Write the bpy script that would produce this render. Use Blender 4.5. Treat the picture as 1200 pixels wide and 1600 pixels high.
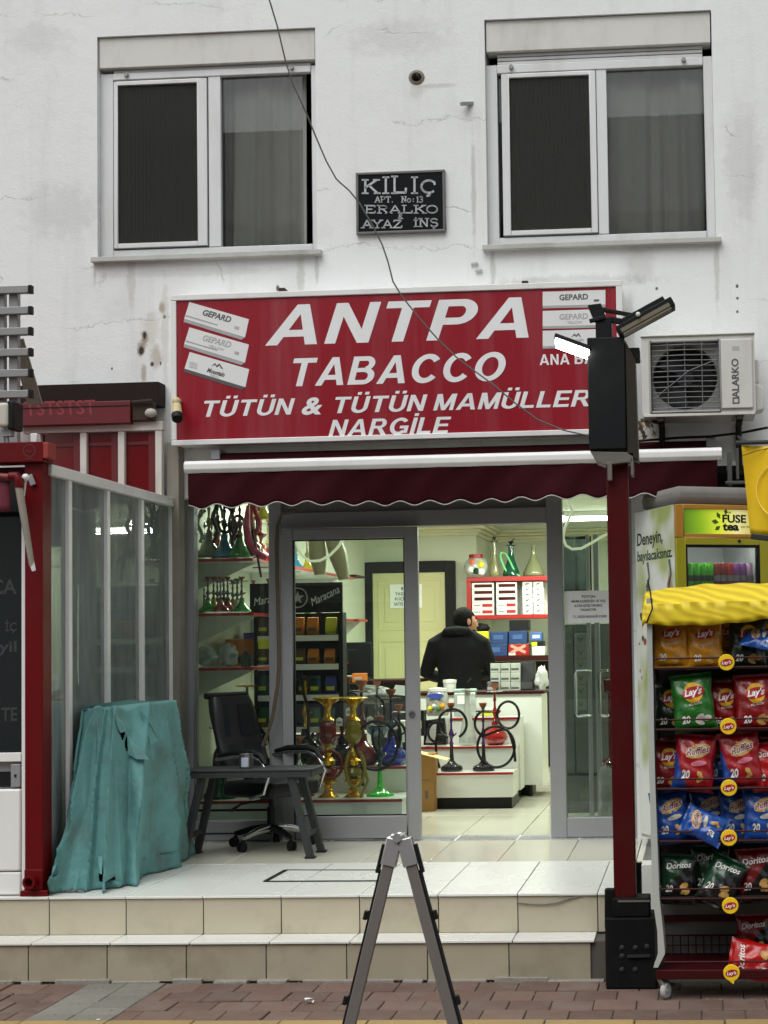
import bpy, bmesh, math, random
from mathutils import Vector, Matrix

scene = bpy.context.scene
for _o in list(bpy.data.objects):
    bpy.data.objects.remove(_o)
C = scene.collection
random.seed(7)

# ------------------------------------------------------------------ camera
F_PX, YAW, PITCH, ROLL = 2400.0, 0.064, 0.047, 0.018
VPX, VPY = 1085.0, 1005.0
EYE = Vector((0, 0, 1.67))
_d = Vector((-math.sin(YAW) * math.cos(PITCH), math.cos(YAW) * math.cos(PITCH), math.sin(PITCH)))
_r0 = Vector((math.cos(YAW), math.sin(YAW), 0))
_u0 = _r0.cross(_d)
_r = _r0 * math.cos(ROLL) - _u0 * math.sin(ROLL)
_u = _u0 * math.cos(ROLL) + _r0 * math.sin(ROLL)
PPX = VPX - F_PX * _r.y / _d.y
PPY = VPY + F_PX * _u.y / _d.y
cam = bpy.data.cameras.new('camera')
cam.sensor_width = 36.0
cam.lens = F_PX / 1600 * 36
cam.shift_x = (600 - PPX) / 1600
cam.shift_y = (PPY - 800) / 1600
cam.clip_start = 0.1
cam.clip_end = 400
camo = bpy.data.objects.new('camera', cam)
C.objects.link(camo)
M = Matrix((_r, _u, -_d)).transposed().to_4x4()
M.translation = EYE
camo.matrix_world = M
scene.camera = camo

# ------------------------------------------------------------------ light
SUN_EL, SUN_AZ = math.radians(58), math.radians(200)
world = bpy.data.worlds.new('World')
scene.world = world
world.use_nodes = True
nt = world.node_tree
nt.nodes.clear()
_out = nt.nodes.new('ShaderNodeOutputWorld')
_bg = nt.nodes.new('ShaderNodeBackground')
_sky = nt.nodes.new('ShaderNodeTexSky')
_sky.sky_type = 'NISHITA'
_sky.sun_disc = False
_sky.sun_elevation = SUN_EL
_sky.sun_rotation = SUN_AZ
_sky.dust_density = 3.0
_sky.air_density = 1.2
_hs = nt.nodes.new('ShaderNodeHueSaturation')
_hs.inputs['Saturation'].default_value = 0.16
nt.links.new(_sky.outputs[0], _hs.inputs['Color'])
nt.links.new(_hs.outputs[0], _bg.inputs['Color'])
_bg.inputs['Strength'].default_value = 0.12
nt.links.new(_bg.outputs[0], _out.inputs[0])
sl = bpy.data.lights.new('sun', 'SUN')
sl.energy = 1.2
sl.angle = math.radians(50)
sl.color = (0.975, 1.0, 0.985)
so = bpy.data.objects.new('sun', sl)
C.objects.link(so)
# light comes from the camera's side of the street, a little from the left
_sd = Vector((math.sin(SUN_AZ) * math.cos(SUN_EL), math.cos(SUN_AZ) * math.cos(SUN_EL), math.sin(SUN_EL)))
so.rotation_euler = _sd.to_track_quat('Z', 'Y').to_euler()
so.location = (-3, -6, 14)
scene.view_settings.view_transform = 'Standard'
scene.view_settings.look = 'None'
scene.view_settings.gamma = 1.0
scene.view_settings.exposure = 0.24
scene.view_settings.use_curve_mapping = False
scene.cycles.max_bounces = 8
scene.cycles.transparent_max_bounces = 16
scene.cycles.sample_clamp_indirect = 4.0

# ------------------------------------------------------------------ picture <-> place
def ray(px, py):
    return _d * F_PX + _r * (px - PPX) - _u * (py - PPY)
def at(px, py, Y):
    v = ray(px, py)
    return EYE + v * (Y / v.y)
def flat(px, py, z):
    v = ray(px, py)
    return EYE + v * ((z - EYE.z) / v.z)
def S(Y):
    return F_PX * 1.003 / Y

# ------------------------------------------------------------------ mesh builder
class MB:
    def __init__(s):
        s.v = []; s.f = []
    def add(s, vs, fs):
        b = len(s.v)
        s.v += [Vector(p) for p in vs]
        s.f += [[i + b for i in f] for f in fs]
        return s
    def box(s, x0, x1, y0, y1, z0, z1):
        return s.add([(x0, y0, z0), (x1, y0, z0), (x1, y1, z0), (x0, y1, z0), (x0, y0, z1), (x1, y0, z1), (x1, y1, z1), (x0, y1, z1)],
                     [(0, 3, 2, 1), (4, 5, 6, 7), (0, 1, 5, 4), (1, 2, 6, 5), (2, 3, 7, 6), (3, 0, 4, 7)])
    def bar(s, p0, p1, w, h, up=(0, 0, 1)):
        p0 = Vector(p0); p1 = Vector(p1)
        t = (p1 - p0).normalized(); up = Vector(up)
        a = t.cross(up)
        if a.length < 1e-4: a = t.cross(Vector((0, 1, 0)))
        a.normalize(); b = a.cross(t).normalized()
        a = a * w / 2; b = b * h / 2
        vs = [p0 - a - b, p0 + a - b, p0 + a + b, p0 - a + b, p1 - a - b, p1 + a - b, p1 + a + b, p1 - a + b]
        return s.add(vs, [(0, 1, 2, 3), (4, 7, 6, 5), (0, 4, 5, 1), (1, 5, 6, 2), (2, 6, 7, 3), (3, 7, 4, 0)])
    def prism(s, pts, off):
        n = len(pts); off = Vector(off)
        vs = [Vector(p) for p in pts] + [Vector(p) + off for p in pts]
        fs = [list(range(n))[::-1], list(range(n, 2 * n))]
        fs += [(i, (i + 1) % n, n + (i + 1) % n, n + i) for i in range(n)]
        return s.add(vs, fs)
    def tube(s, pts, r, n=8, caps=True):
        pts = [Vector(p) for p in pts]; m = len(pts)
        rr = r if isinstance(r, (list, tuple)) else [r] * m
        vs = []; prev = None
        for i, p in enumerate(pts):
            t = (pts[min(i + 1, m - 1)] - pts[max(i - 1, 0)])
            if t.length < 1e-9: t = Vector((0, 0, 1))
            t.normalize()
            if prev is None:
                a = t.cross(Vector((0, 0, 1)))
                if a.length < 1e-3: a = t.cross(Vector((0, 1, 0)))
            else:
                a = prev - t * prev.dot(t)
                if a.length < 1e-6: a = t.cross(Vector((0, 1, 0.1)))
            a.normalize(); prev = a
            b = t.cross(a)
            for k in range(n):
                q = 2 * math.pi * k / n
                vs.append(p + (a * math.cos(q) + b * math.sin(q)) * rr[i])
        fs = []
        for i in range(m - 1):
            for k in range(n):
                fs.append((i * n + k, i * n + (k + 1) % n, (i + 1) * n + (k + 1) % n, (i + 1) * n + k))
        if caps:
            fs.append(list(range(n))[::-1]); fs.append([(m - 1) * n + k for k in range(n)])
        return s.add(vs, fs)
    def cyl(s, p0, p1, r0, r1=None, n=16):
        return s.tube([p0, p1], [r0, r0 if r1 is None else r1], n)
    def lathe(s, prof, c=(0, 0, 0), n=20, sx=1, sy=1):
        c = Vector(c); vs = []
        for r, z in prof:
            for k in range(n):
                q = 2 * math.pi * k / n
                vs.append(c + Vector((r * math.cos(q) * sx, r * math.sin(q) * sy, z)))
        m = len(prof)
        fs = [(i * n + k, i * n + (k + 1) % n, (i + 1) * n + (k + 1) % n, (i + 1) * n + k) for i in range(m - 1) for k in range(n)]
        if prof[0][0] > 1e-5: fs.append(list(range(n))[::-1])
        if prof[-1][0] > 1e-5: fs.append([(m - 1) * n + k for k in range(n)])
        return s.add(vs, fs)
    def ball(s, c, r, n=12, sc=(1, 1, 1)):
        m = max(4, n // 2)
        c = Vector(c); vs = []; fs = []
        for i in range(m + 1):
            ph = math.pi * i / m
            for k in range(n):
                q = 2 * math.pi * k / n
                vs.append(c + Vector((r * math.sin(ph) * math.cos(q) * sc[0], r * math.sin(ph) * math.sin(q) * sc[1], -r * math.cos(ph) * sc[2])))
        for i in range(m):
            for k in range(n):
                fs.append((i * n + k, i * n + (k + 1) % n, (i + 1) * n + (k + 1) % n, (i + 1) * n + k))
        return s.add(vs, fs)
    def quad(s, a, b, c, d):
        return s.add([a, b, c, d], [(0, 1, 2, 3)])
    def rings(s, rings, close=True, caps=True):
        n = len(rings[0]); vs = [p for r in rings for p in r]; m = len(rings); fs = []
        for i in range(m - 1):
            for k in range(n if close else n - 1):
                fs.append((i * n + k, i * n + (k + 1) % n, (i + 1) * n + (k + 1) % n, (i + 1) * n + k))
        if caps:
            fs.append(list(range(n))[::-1]); fs.append([(m - 1) * n + k for k in range(n)])
        return s.add(vs, fs)
    def xf(s, mat):
        s.v = [mat @ p for p in s.v]
        return s

ORG = {}
def rnd(p): return Vector(p)
def mesh_from(name, mb, m, org=(0, 0, 0), bevel=0, seg=2, smooth=None):
    me = bpy.data.meshes.new(name)
    o = Vector(org)
    me.from_pydata([tuple(p - o) for p in mb.v], [], mb.f)
    bm = bmesh.new(); bm.from_mesh(me)
    bmesh.ops.remove_doubles(bm, verts=bm.verts, dist=1e-5)
    bmesh.ops.recalc_face_normals(bm, faces=bm.faces)
    bev = None
    if bevel:
        es = [e for e in bm.edges if len(e.link_faces) == 2 and e.calc_face_angle(0) > 0.5]
        try:
            bev = bmesh.ops.bevel(bm, geom=es, offset=bevel, segments=seg, profile=0.6, affect='EDGES', clamp_overlap=True)
        except Exception:
            pass
    sm = smooth if smooth is not None else bool(bevel)
    ang = 0.7
    if sm and bev is not None and smooth is None:
        for f in bev['faces']: f.smooth = True
    elif sm:
        for f in bm.faces: f.smooth = True
        for e in bm.edges:
            if len(e.link_faces) == 2 and e.calc_face_angle(0) > ang: e.smooth = False
    bm.to_mesh(me); bm.free()
    if m: me.materials.append(m)
    return me
def thing(name, label, cat, loc=(0, 0, 0), group=None):
    o = bpy.data.objects.new(name, None)
    o.empty_display_size = 0.05
    C.objects.link(o)
    o.location = loc
    o['label'] = label; o['category'] = cat
    if group: o['group'] = group
    ORG[o.name] = Vector(loc)
    return o
def part(name, mb, m, parent, bevel=0, smooth=None, label=None, kind=None, seg=2):
    org = ORG[parent.name]
    me = mesh_from(name, mb, m, org, bevel, seg, smooth)
    o = bpy.data.objects.new(name, me)
    C.objects.link(o)
    o.parent = parent
    ORG[o.name] = org
    if label: o['label'] = label
    if kind: o['kind'] = kind
    return o
def solo(name, mb, m, label, cat, loc=None, group=None, bevel=0, smooth=None, kind=None):
    if loc is None:
        loc = Vector((sum(p.x for p in mb.v) / len(mb.v), sum(p.y for p in mb.v) / len(mb.v), min(p.z for p in mb.v)))
    me = mesh_from(name, mb, m, loc, bevel, 2, smooth)
    o = bpy.data.objects.new(name, me)
    C.objects.link(o)
    o.location = loc
    ORG[o.name] = Vector(loc)
    if label: o['label'] = label
    if cat: o['category'] = cat
    if group: o['group'] = group
    if kind: o['kind'] = kind
    return o
def struct(name, mb, m, bevel=0, kind='structure', smooth=None):
    o = solo(name, mb, m, None, None, (0, 0, 0), bevel=bevel, kind=kind, smooth=smooth)
    return o
def inst(name, me, parent, loc, rot=None, scale=None):
    o = bpy.data.objects.new(name, me)
    C.objects.link(o)
    o.parent = parent
    o.location = Vector(loc) - ORG[parent.name]
    if rot: o.rotation_euler = rot
    if scale: o.scale = scale
    return o
def copy_tree(o, parent=None):
    c = o.copy(); C.objects.link(c)
    if parent: c.parent = parent
    ORG[c.name] = ORG[o.name]
    for ch in list(o.children): copy_tree(ch, c)
    return c

# ------------------------------------------------------------------ materials
def lin(v):
    v /= 255.0
    return v / 12.92 if v <= 0.04045 else ((v + 0.055) / 1.055) ** 2.4
def rgb(r, g, b): return (lin(r), lin(g), lin(b), 1)
def mul(c, k): return (c[0] * k, c[1] * k, c[2] * k, 1)
MATS = {}
def mat(name, col, rough=0.6, metal=0.0, var=0.12, vs=6.0, bump=0.0, bs=60.0, dirt=0.0, dcol=(0.06, 0.05, 0.04, 1), ds=2.5,
        emit=None, es=0.0, rand=0.0, coat=0.0, trans=0.0, spec=None, streak=0.0, uniq=False):
    m = bpy.data.materials.new(name); m.use_nodes = True
    n = m.node_tree.nodes; l = m.node_tree.links
    p = n['Principled BSDF']
    p.inputs['Roughness'].default_value = rough
    p.inputs['Metallic'].default_value = metal
    if spec is None and max(col[:3]) < 0.07 and not metal: spec = 0.18
    if spec is not None: p.inputs['Specular IOR Level'].default_value = spec
    if coat: p.inputs['Coat Weight'].default_value = coat; p.inputs['Coat Roughness'].default_value = 0.08
    if trans: p.inputs['Transmission Weight'].default_value = trans
    tc = n.new('ShaderNodeTexCoord')
    OBJ = tc.outputs['Object']
    if uniq:
        ou = n.new('ShaderNodeObjectInfo'); um = n.new('ShaderNodeMath'); um.operation = 'MULTIPLY'; um.inputs[1].default_value = 30
        l.new(ou.outputs['Random'], um.inputs[0]); uv_ = n.new('ShaderNodeVectorMath'); uv_.operation = 'ADD'; l.new(OBJ, uv_.inputs[0]); l.new(um.outputs[0], uv_.inputs[1]); OBJ = uv_.outputs[0]
    no = n.new('ShaderNodeTexNoise'); no.inputs['Scale'].default_value = vs; no.inputs['Detail'].default_value = 5
    l.new(OBJ, no.inputs['Vector'])
    mx = n.new('ShaderNodeMix'); mx.data_type = 'RGBA'
    mx.inputs[6].default_value = mul(col, 1 - var); mx.inputs[7].default_value = mul(col, 1 + var)
    l.new(no.outputs['Fac'], mx.inputs[0])
    last = mx.outputs[2]
    if rand:
        oi = n.new('ShaderNodeObjectInfo')
        mr = n.new('ShaderNodeMapRange'); mr.inputs[3].default_value = 1 - rand; mr.inputs[4].default_value = 1 + rand
        l.new(oi.outputs['Random'], mr.inputs[0])
        hv = n.new('ShaderNodeHueSaturation'); l.new(mr.outputs[0], hv.inputs['Value']); l.new(last, hv.inputs['Color'])
        last = hv.outputs[0]
    if dirt:
        n2 = n.new('ShaderNodeTexNoise'); n2.inputs['Scale'].default_value = ds; n2.inputs['Detail'].default_value = 8; n2.inputs['Roughness'].default_value = 0.65
        gp = n.new('ShaderNodeNewGeometry')
        mp = n.new('ShaderNodeMapping'); mp.inputs['Scale'].default_value = (1, 1, 1 - streak)
        l.new(gp.outputs['Position'], mp.inputs['Vector']); l.new(mp.outputs[0], n2.inputs['Vector'])
        rp = n.new('ShaderNodeMapRange'); rp.inputs[1].default_value = 0.48; rp.inputs[2].default_value = 0.75; rp.inputs[3].default_value = 0; rp.inputs[4].default_value = dirt
        l.new(n2.outputs['Fac'], rp.inputs[0])
        m2 = n.new('ShaderNodeMix'); m2.data_type = 'RGBA'; m2.inputs[7].default_value = dcol
        l.new(rp.outputs[0], m2.inputs[0]); l.new(last, m2.inputs[6]); last = m2.outputs[2]
        r2 = n.new('ShaderNodeMath'); r2.operation = 'MULTIPLY_ADD'; r2.inputs[1].default_value = 0.3; r2.inputs[2].default_value = rough; r2.use_clamp = True
        l.new(rp.outputs[0], r2.inputs[0]); l.new(r2.outputs[0], p.inputs['Roughness'])
    l.new(last, p.inputs['Base Color'])
    if bump:
        nb = n.new('ShaderNodeTexNoise'); nb.inputs['Scale'].default_value = bs; nb.inputs['Detail'].default_value = 6
        l.new(OBJ, nb.inputs['Vector'])
        bp = n.new('ShaderNodeBump'); bp.inputs['Strength'].default_value = bump; bp.inputs['Distance'].default_value = 0.01
        l.new(nb.outputs['Fac'], bp.inputs['Height']); l.new(bp.outputs[0], p.inputs['Normal'])
    if emit:
        p.inputs['Emission Color'].default_value = emit; p.inputs['Emission Strength'].default_value = es
    MATS[name] = m
    return m
def glass(name, tint=(0.9, 0.95, 0.92), ior=1.5, gl=1.0, rough=0.0, haze=0.0, hcol=(0.3, 0.32, 0.31, 1)):
    m = bpy.data.materials.new(name); m.use_nodes = True
    n = m.node_tree.nodes; l = m.node_tree.links
    n.remove(n['Principled BSDF']); out = n['Material Output']
    tr = n.new('ShaderNodeBsdfTransparent'); tr.inputs[0].default_value = (*tint, 1)
    g = n.new('ShaderNodeBsdfGlossy'); g.inputs['Roughness'].default_value = rough
    fr = n.new('ShaderNodeFresnel'); fr.inputs[0].default_value = ior
    k = n.new('ShaderNodeMath'); k.operation = 'MULTIPLY'; k.inputs[1].default_value = gl; k.use_clamp = True
    l.new(fr.outputs[0], k.inputs[0])
    base = tr.outputs[0]
    if haze:
        df = n.new('ShaderNodeBsdfDiffuse'); df.inputs[0].default_value = hcol
        ns = n.new('ShaderNodeTexNoise'); ns.inputs['Scale'].default_value = 3; ns.inputs['Detail'].default_value = 4
        mr = n.new('ShaderNodeMapRange'); mr.inputs[1].default_value = 0.3; mr.inputs[2].default_value = 0.75; mr.inputs[3].default_value = haze * 0.6; mr.inputs[4].default_value = haze * 1.3
        l.new(ns.outputs['Fac'], mr.inputs[0])
        mh = n.new('ShaderNodeMixShader'); l.new(mr.outputs[0], mh.inputs[0]); l.new(tr.outputs[0], mh.inputs[1]); l.new(df.outputs[0], mh.inputs[2])
        base = mh.outputs[0]
    mx = n.new('ShaderNodeMixShader')
    l.new(k.outputs[0], mx.inputs[0]); l.new(base, mx.inputs[1]); l.new(g.outputs[0], mx.inputs[2])
    l.new(mx.outputs[0], out.inputs[0])
    MATS[name] = m
    return m

# ------------------------------------------------------------------ lettering
_txt_cache = {}
def text_mb(s, shear=0.0, bold=0.0, depth=0.0, spacing=1.0):
    """letters lying in x-z, facing -y, baseline z=0, cap height 1, left edge x=0"""
    key = (s, shear, bold, depth, spacing)
    if key in _txt_cache: return _txt_cache[key]
    cu = bpy.data.curves.new('lettering', 'FONT')
    cu.body = s; cu.size = 1.0; cu.shear = shear; cu.offset = bold; cu.space_character = spacing
    cu.resolution_u = 3; cu.fill_mode = 'FRONT'
    ob = bpy.data.objects.new('lettering', cu)
    C.objects.link(ob)
    me = ob.to_mesh()
    vs = [v.co.copy() for v in me.vertices]; fs = [list(p.vertices) for p in me.polygons]
    ob.to_mesh_clear()
    bpy.data.objects.remove(ob); bpy.data.curves.remove(cu)
    _txt_cache[key] = (vs, fs)
    return vs, fs
_CAP = None
def cap():
    global _CAP
    if _CAP is None:
        vs, _ = text_mb('H')
        _CAP = max(v.y for v in vs)
    return _CAP
def text_at(s, org, right, up, w, h, shear=0.0, bold=0.0, depth=0.002, center=False, spacing=1.0, warp=None, fat=0.0):
    """MB with the letters fitted to width w and cap height h from org along right/up; raised by depth"""
    vs, fs = text_mb(s, shear, bold, 0, spacing)
    if not vs: return MB()
    x0 = min(v.x for v in vs); x1 = max(v.x for v in vs)
    k = h / cap(); kx = (w / (x1 - x0)) if w else k
    right = Vector(right).normalized(); up = Vector(up).normalized(); nrm = right.cross(up)
    org = Vector(org)
    off = -(x1 - x0) * kx / 2 if center else 0
    pts = []
    for v in vs:
        a = (v.x - x0) * kx + off; b = v.y * k
        p = org + right * a + up * b
        if warp: p = warp(a, b)
        pts.append(p)
    mb = MB()
    n = len(pts)
    front = [p + nrm * depth for p in pts]
    if warp:
        mb.add(pts, fs)
        return mb
    mb.add(front, fs)
    # sides from boundary edges
    cnt = {}
    for f in fs:
        for i in range(len(f)):
            a, b = f[i], f[(i + 1) % len(f)]
            cnt[(a, b)] = cnt.get((a, b), 0) + 1
    side = [(a, b) for (a, b) in cnt if (b, a) not in cnt]
    bb = len(mb.v)
    mb.v += pts
    for a, b in side: mb.f.append([a, a + bb, b + bb, b])
    if fat:
        base_v, base_f = list(mb.v), list(mb.f)
        for k, (ox, oz) in enumerate(((-1, 0), (1, 0), (-.5, .5), (.5, -.5), (-.5, -.5), (.5, .5))):
            d_ = right * (fat * h * ox) + up * (fat * h * oz * .7) + nrm * (0.0002 * (k + 1))
            mb.add([p + d_ for p in base_v], base_f)
    return mb
XR, ZU = Vector((1, 0, 0)), Vector((0, 0, 1))
def text_px(s, x0, x1, yb, capx, Y, shear=0.0, bold=0.0, depth=0.003, spacing=1.0, fat=0.0):
    """lettering facing the street at depth Y, fitted to a pixel box of the photograph"""
    c = at((x0 + x1) / 2, yb, Y)
    w = at(x1, yb, Y).x - at(x0, yb, Y).x
    h = (at((x0 + x1) / 2, yb - capx, Y) - c).z
    return text_at(s, c, XR, ZU, w - 2 * fat * h, h, shear, bold, depth, center=True, spacing=spacing, fat=fat)
# ================================================================== SETTING
YF = 10.10      # street face of the white building
YD = 10.19      # face of the aluminium shopfront
ZP = 0.40       # porch and shop floor
YE = 7.94       # porch edge
YL = 7.74       # lower step edge
def side(px, py, X):
    v = ray(px, py)
    return EYE + v * (X / v.x)

# ---- plaster wall: bumps, hairline cracks, grime and rust
def plaster():
    m = mat('white_plaster', (0.82, 0.835, 0.825, 1), 0.85, var=0.05, vs=1.2)
    n = m.node_tree.nodes; l = m.node_tree.links; p = n['Principled BSDF']
    base = p.inputs['Base Color'].links[0].from_socket
    gp = n.new('ShaderNodeNewGeometry')
    pos = gp.outputs['Position']
    def noise(scale, detail=6, vec=None, rough=0.6):
        q = n.new('ShaderNodeTexNoise'); q.inputs['Scale'].default_value = scale; q.inputs['Detail'].default_value = detail; q.inputs['Roughness'].default_value = rough
        l.new(vec or pos, q.inputs['Vector']); return q.outputs['Fac']
    def math_(op, a, b=None, c=None, clamp=False):
        q = n.new('ShaderNodeMath'); q.operation = op; q.use_clamp = clamp
        for i, x in enumerate((a, b, c)):
            if x is None: continue
            if isinstance(x, (int, float)): q.inputs[i].default_value = x
            else: l.new(x, q.inputs[i])
        return q.outputs[0]
    def rng(x, a, b, c=0.0, d=1.0):
        q = n.new('ShaderNodeMapRange'); q.interpolation_type = 'SMOOTHSTEP'
        for i, vv in enumerate((a, b, c, d)): q.inputs[i + 1].default_value = vv
        l.new(x, q.inputs[0]); return q.outputs[0]
    def mixc(f, a, colr):
        q = n.new('ShaderNodeMix'); q.data_type = 'RGBA'; l.new(f, q.inputs[0]); l.new(a, q.inputs[6]); q.inputs[7].default_value = colr
        return q.outputs[2]
    sep = n.new('ShaderNodeSeparateXYZ'); l.new(pos, sep.inputs[0])
    # grime: cloudy, and drawn out downwards
    mp = n.new('ShaderNodeMapping'); mp.inputs['Scale'].default_value = (5, 5, 0.5); l.new(pos, mp.inputs['Vector'])
    col = mixc(math_('MULTIPLY', rng(noise(1.0, 8, mp.outputs[0]), 0.5, 0.8), 0.22), base, (0.36, 0.36, 0.33, 1))
    col = mixc(math_('MULTIPLY', rng(noise(2.2, 9), 0.54, 0.8), 0.22), col, (0.42, 0.42, 0.38, 1))
    # hairline cracks running mostly along the courses
    wob = noise(2.4, 7, None, 0.7)
    hv = math_('ADD', sep.outputs[2], math_('MULTIPLY', wob, 0.34))
    fr = math_('FRACT', math_('DIVIDE', hv, 0.43))
    dist = math_('ABSOLUTE', math_('SUBTRACT', fr, 0.5))
    crack = math_('MULTIPLY', rng(dist, 0.004, 0.011, 1, 0), rng(noise(1.1, 3), 0.50, 0.58))
    vo = n.new('ShaderNodeTexVoronoi'); vo.feature = 'DISTANCE_TO_EDGE'; vo.inputs['Scale'].default_value = 0.75
    dv = n.new('ShaderNodeVectorMath'); dv.operation = 'SCALE'; dv.inputs['Scale'].default_value = 0.5
    nn = n.new('ShaderNodeTexNoise'); nn.inputs['Scale'].default_value = 2.5; nn.inputs['Detail'].default_value = 6; l.new(pos, nn.inputs['Vector'])
    l.new(nn.outputs['Color'], dv.inputs[0])
    av = n.new('ShaderNodeVectorMath'); av.operation = 'ADD'; l.new(pos, av.inputs[0]); l.new(dv.outputs[0], av.inputs[1]); l.new(av.outputs[0], vo.inputs['Vector'])
    crack2 = math_('MULTIPLY', rng(vo.outputs['Distance'], 0.002, 0.005, 1, 0), rng(noise(1.7, 2), 0.55, 0.62))
    allc = math_('MAXIMUM', crack, crack2)
    col = mixc(math_('MULTIPLY', allc, 0.34), col, (0.2, 0.2, 0.18, 1))
    # rust and damp marks where fixings were
    def spot(px, py, rx, rz, colr, k, lo=0.35):
        nonlocal col
        c = at(px, py, YF)
        dx = math_('DIVIDE', math_('SUBTRACT', sep.outputs[0], c.x), rx / S(YF))
        dz = math_('DIVIDE', math_('SUBTRACT', sep.outputs[2], c.z), rz / S(YF))
        d2 = math_('SQRT', math_('ADD', math_('MULTIPLY', dx, dx), math_('MULTIPLY', dz, dz)))
        d2 = math_('ADD', d2, math_('MULTIPLY', math_('SUBTRACT', noise(16, 6), 0.5), 1.3))
        col = mixc(math_('MULTIPLY', rng(d2, lo, 1.0, 1, 0), k), col, colr)
    rust = (0.16, 0.075, 0.03, 1)
    for a in [(253, 480, 7, 14, (0.3, 0.2, 0.1, 1), 0.7), (226, 528, 8, 18, rust, 0.75), (220, 545, 9, 16, rust, 0.6), (244, 556, 12, 28, (0.33, 0.22, 0.13, 1), 0.55),
              (225, 585, 6, 20, (0.3, 0.2, 0.11, 1), 0.6), (252, 620, 7, 18, (0.3, 0.19, 0.08, 1), 0.7), (235, 515, 22, 40, (0.5, 0.42, 0.32, 1), 0.35),
              (226, 524, 4, 9, (0.03, 0.015, 0.01, 1), 0.95), (221, 548, 5, 9, (0.02, 0.015, 0.01, 1), 0.95), (238, 569, 5, 6, (0.02, 0.015, 0.01, 1), 0.95),
              (175, 576, 2, 3, (0.03, 0.03, 0.03, 1), 0.9), (251, 568, 2, 4, (0.02, 0.02, 0.02, 1), 0.9), (257, 495, 3, 4, (0.02, 0.02, 0.02, 1), 0.9),
              (651, 140, 16, 26, (0.5, 0.48, 0.42, 1), 0.4), (740, 300, 5, 120, (0.33, 0.32, 0.29, 1), 0.45), (684, 134, 40, 5, (0.42, 0.41, 0.37, 1), 0.4),
              (1026, 451, 3, 4, (0.03, 0.03, 0.03, 1), 0.9), (1152, 447, 3, 4, (0.03, 0.03, 0.03, 1), 0.9), (1152, 466, 3, 3, (0.03, 0.03, 0.03, 1), 0.9), (1152, 487, 3, 4, (0.03, 0.03, 0.03, 1), 0.9),
              (434, 450, 4, 8, (0.08, 0.04, 0.02, 1), 0.9), (900, 440, 160, 14, (0.42, 0.42, 0.4, 1), 0.45), (300, 425, 200, 10, (0.5, 0.5, 0.47, 1), 0.35),
              (205, 440, 10, 60, (0.44, 0.43, 0.4, 1), 0.4), (470, 430, 9, 50, (0.42, 0.41, 0.38, 1), 0.45), (495, 420, 5, 40, (0.4, 0.39, 0.36, 1), 0.5), (770, 415, 6, 45, (0.4, 0.39, 0.36, 1), 0.5), (1000, 410, 30, 40, (0.47, 0.46, 0.43, 1), 0.35), (1120, 420, 6, 70, (0.4, 0.39, 0.36, 1), 0.45), (100, 330, 90, 60, (0.56, 0.56, 0.54, 1), 0.4), (620, 60, 110, 40, (0.55, 0.55, 0.53, 1), 0.35), (1160, 250, 40, 120, (0.52, 0.52, 0.5, 1), 0.35), (60, 60, 70, 40, (0.58, 0.58, 0.56, 1), 0.35), (985, 520, 10, 80, (0.42, 0.4, 0.36, 1), 0.4), (258, 520, 8, 120, (0.45, 0.42, 0.36, 1), 0.35),
              (148, 425, 3, 30, (0.4, 0.39, 0.36, 1), 0.5)]:
        spot(*a)
    l.new(col, p.inputs['Base Color'])
    h = math_('ADD', math_('MULTIPLY', noise(70, 4), 0.5), math_('MULTIPLY', noise(9, 4), 0.9))
    h = math_('SUBTRACT', h, math_('MULTIPLY', allc, 0.7))
    bp = n.new('ShaderNodeBump'); bp.inputs['Strength'].default_value = 0.35; bp.inputs['Distance'].default_value = 0.012
    l.new(h, bp.inputs['Height']); l.new(bp.outputs[0], p.inputs['Normal'])
    return m

m_wall = plaster()
m_alu = mat('grey_aluminium', rgb(150, 151, 153), 0.42, 0.25, 0.04, 3, bump=0.02, bs=200, dirt=0.25, dcol=(0.2, 0.19, 0.17, 1))
m_pvc = mat('white_pvc', (0.72, 0.73, 0.73, 1), 0.35, 0, 0.04, 4, dirt=0.4, dcol=(0.42, 0.41, 0.38, 1), ds=5, streak=0.8)
m_shut = mat('shutter_box', (0.66, 0.655, 0.62, 1), 0.6, 0, 0.06, 4, dirt=0.45, dcol=(0.33, 0.3, 0.25, 1), ds=4, streak=0.6)
m_sill = mat('stone_sill', (0.5, 0.5, 0.47, 1), 0.7, 0, 0.1, 8, bump=0.1, dirt=0.6, dcol=(0.2, 0.19, 0.17, 1))
m_black = mat('black_plastic', (0.012, 0.012, 0.013, 1), 0.45, 0, 0.2, 8)
m_dark = mat('dark_void', (0.02, 0.02, 0.02, 1), 0.9)
m_rubber = mat('black_gasket', (0.01, 0.01, 0.01, 1), 0.7)
m_redpaint = mat('dark_red_paint', rgb(98, 2, 8), 0.42, 0, 0.1, 3, bump=0.03, bs=40, dirt=0.3, dcol=(0.06, 0.015, 0.012, 1), ds=4, spec=.22)
m_redpole = mat('maroon_paint', rgb(72, 4, 7), 0.45, 0, 0.12, 3, bump=0.03, bs=40, dirt=0.4, dcol=(0.03, 0.012, 0.01, 1), ds=4, spec=.22)
m_winglass = glass('window_glass', (0.9, 0.91, 0.895), 1.5, 1.35)
m_shopglass = glass('shop_glass', (0.90, 0.95, 0.92), 1.5, 0.9, haze=0.02)
m_sideglass = glass('kiosk_glass', (0.55, 0.6, 0.58), 1.5, 1.2, haze=0.62, hcol=(0.34, 0.39, 0.375, 1))
m_screen = None
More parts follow.
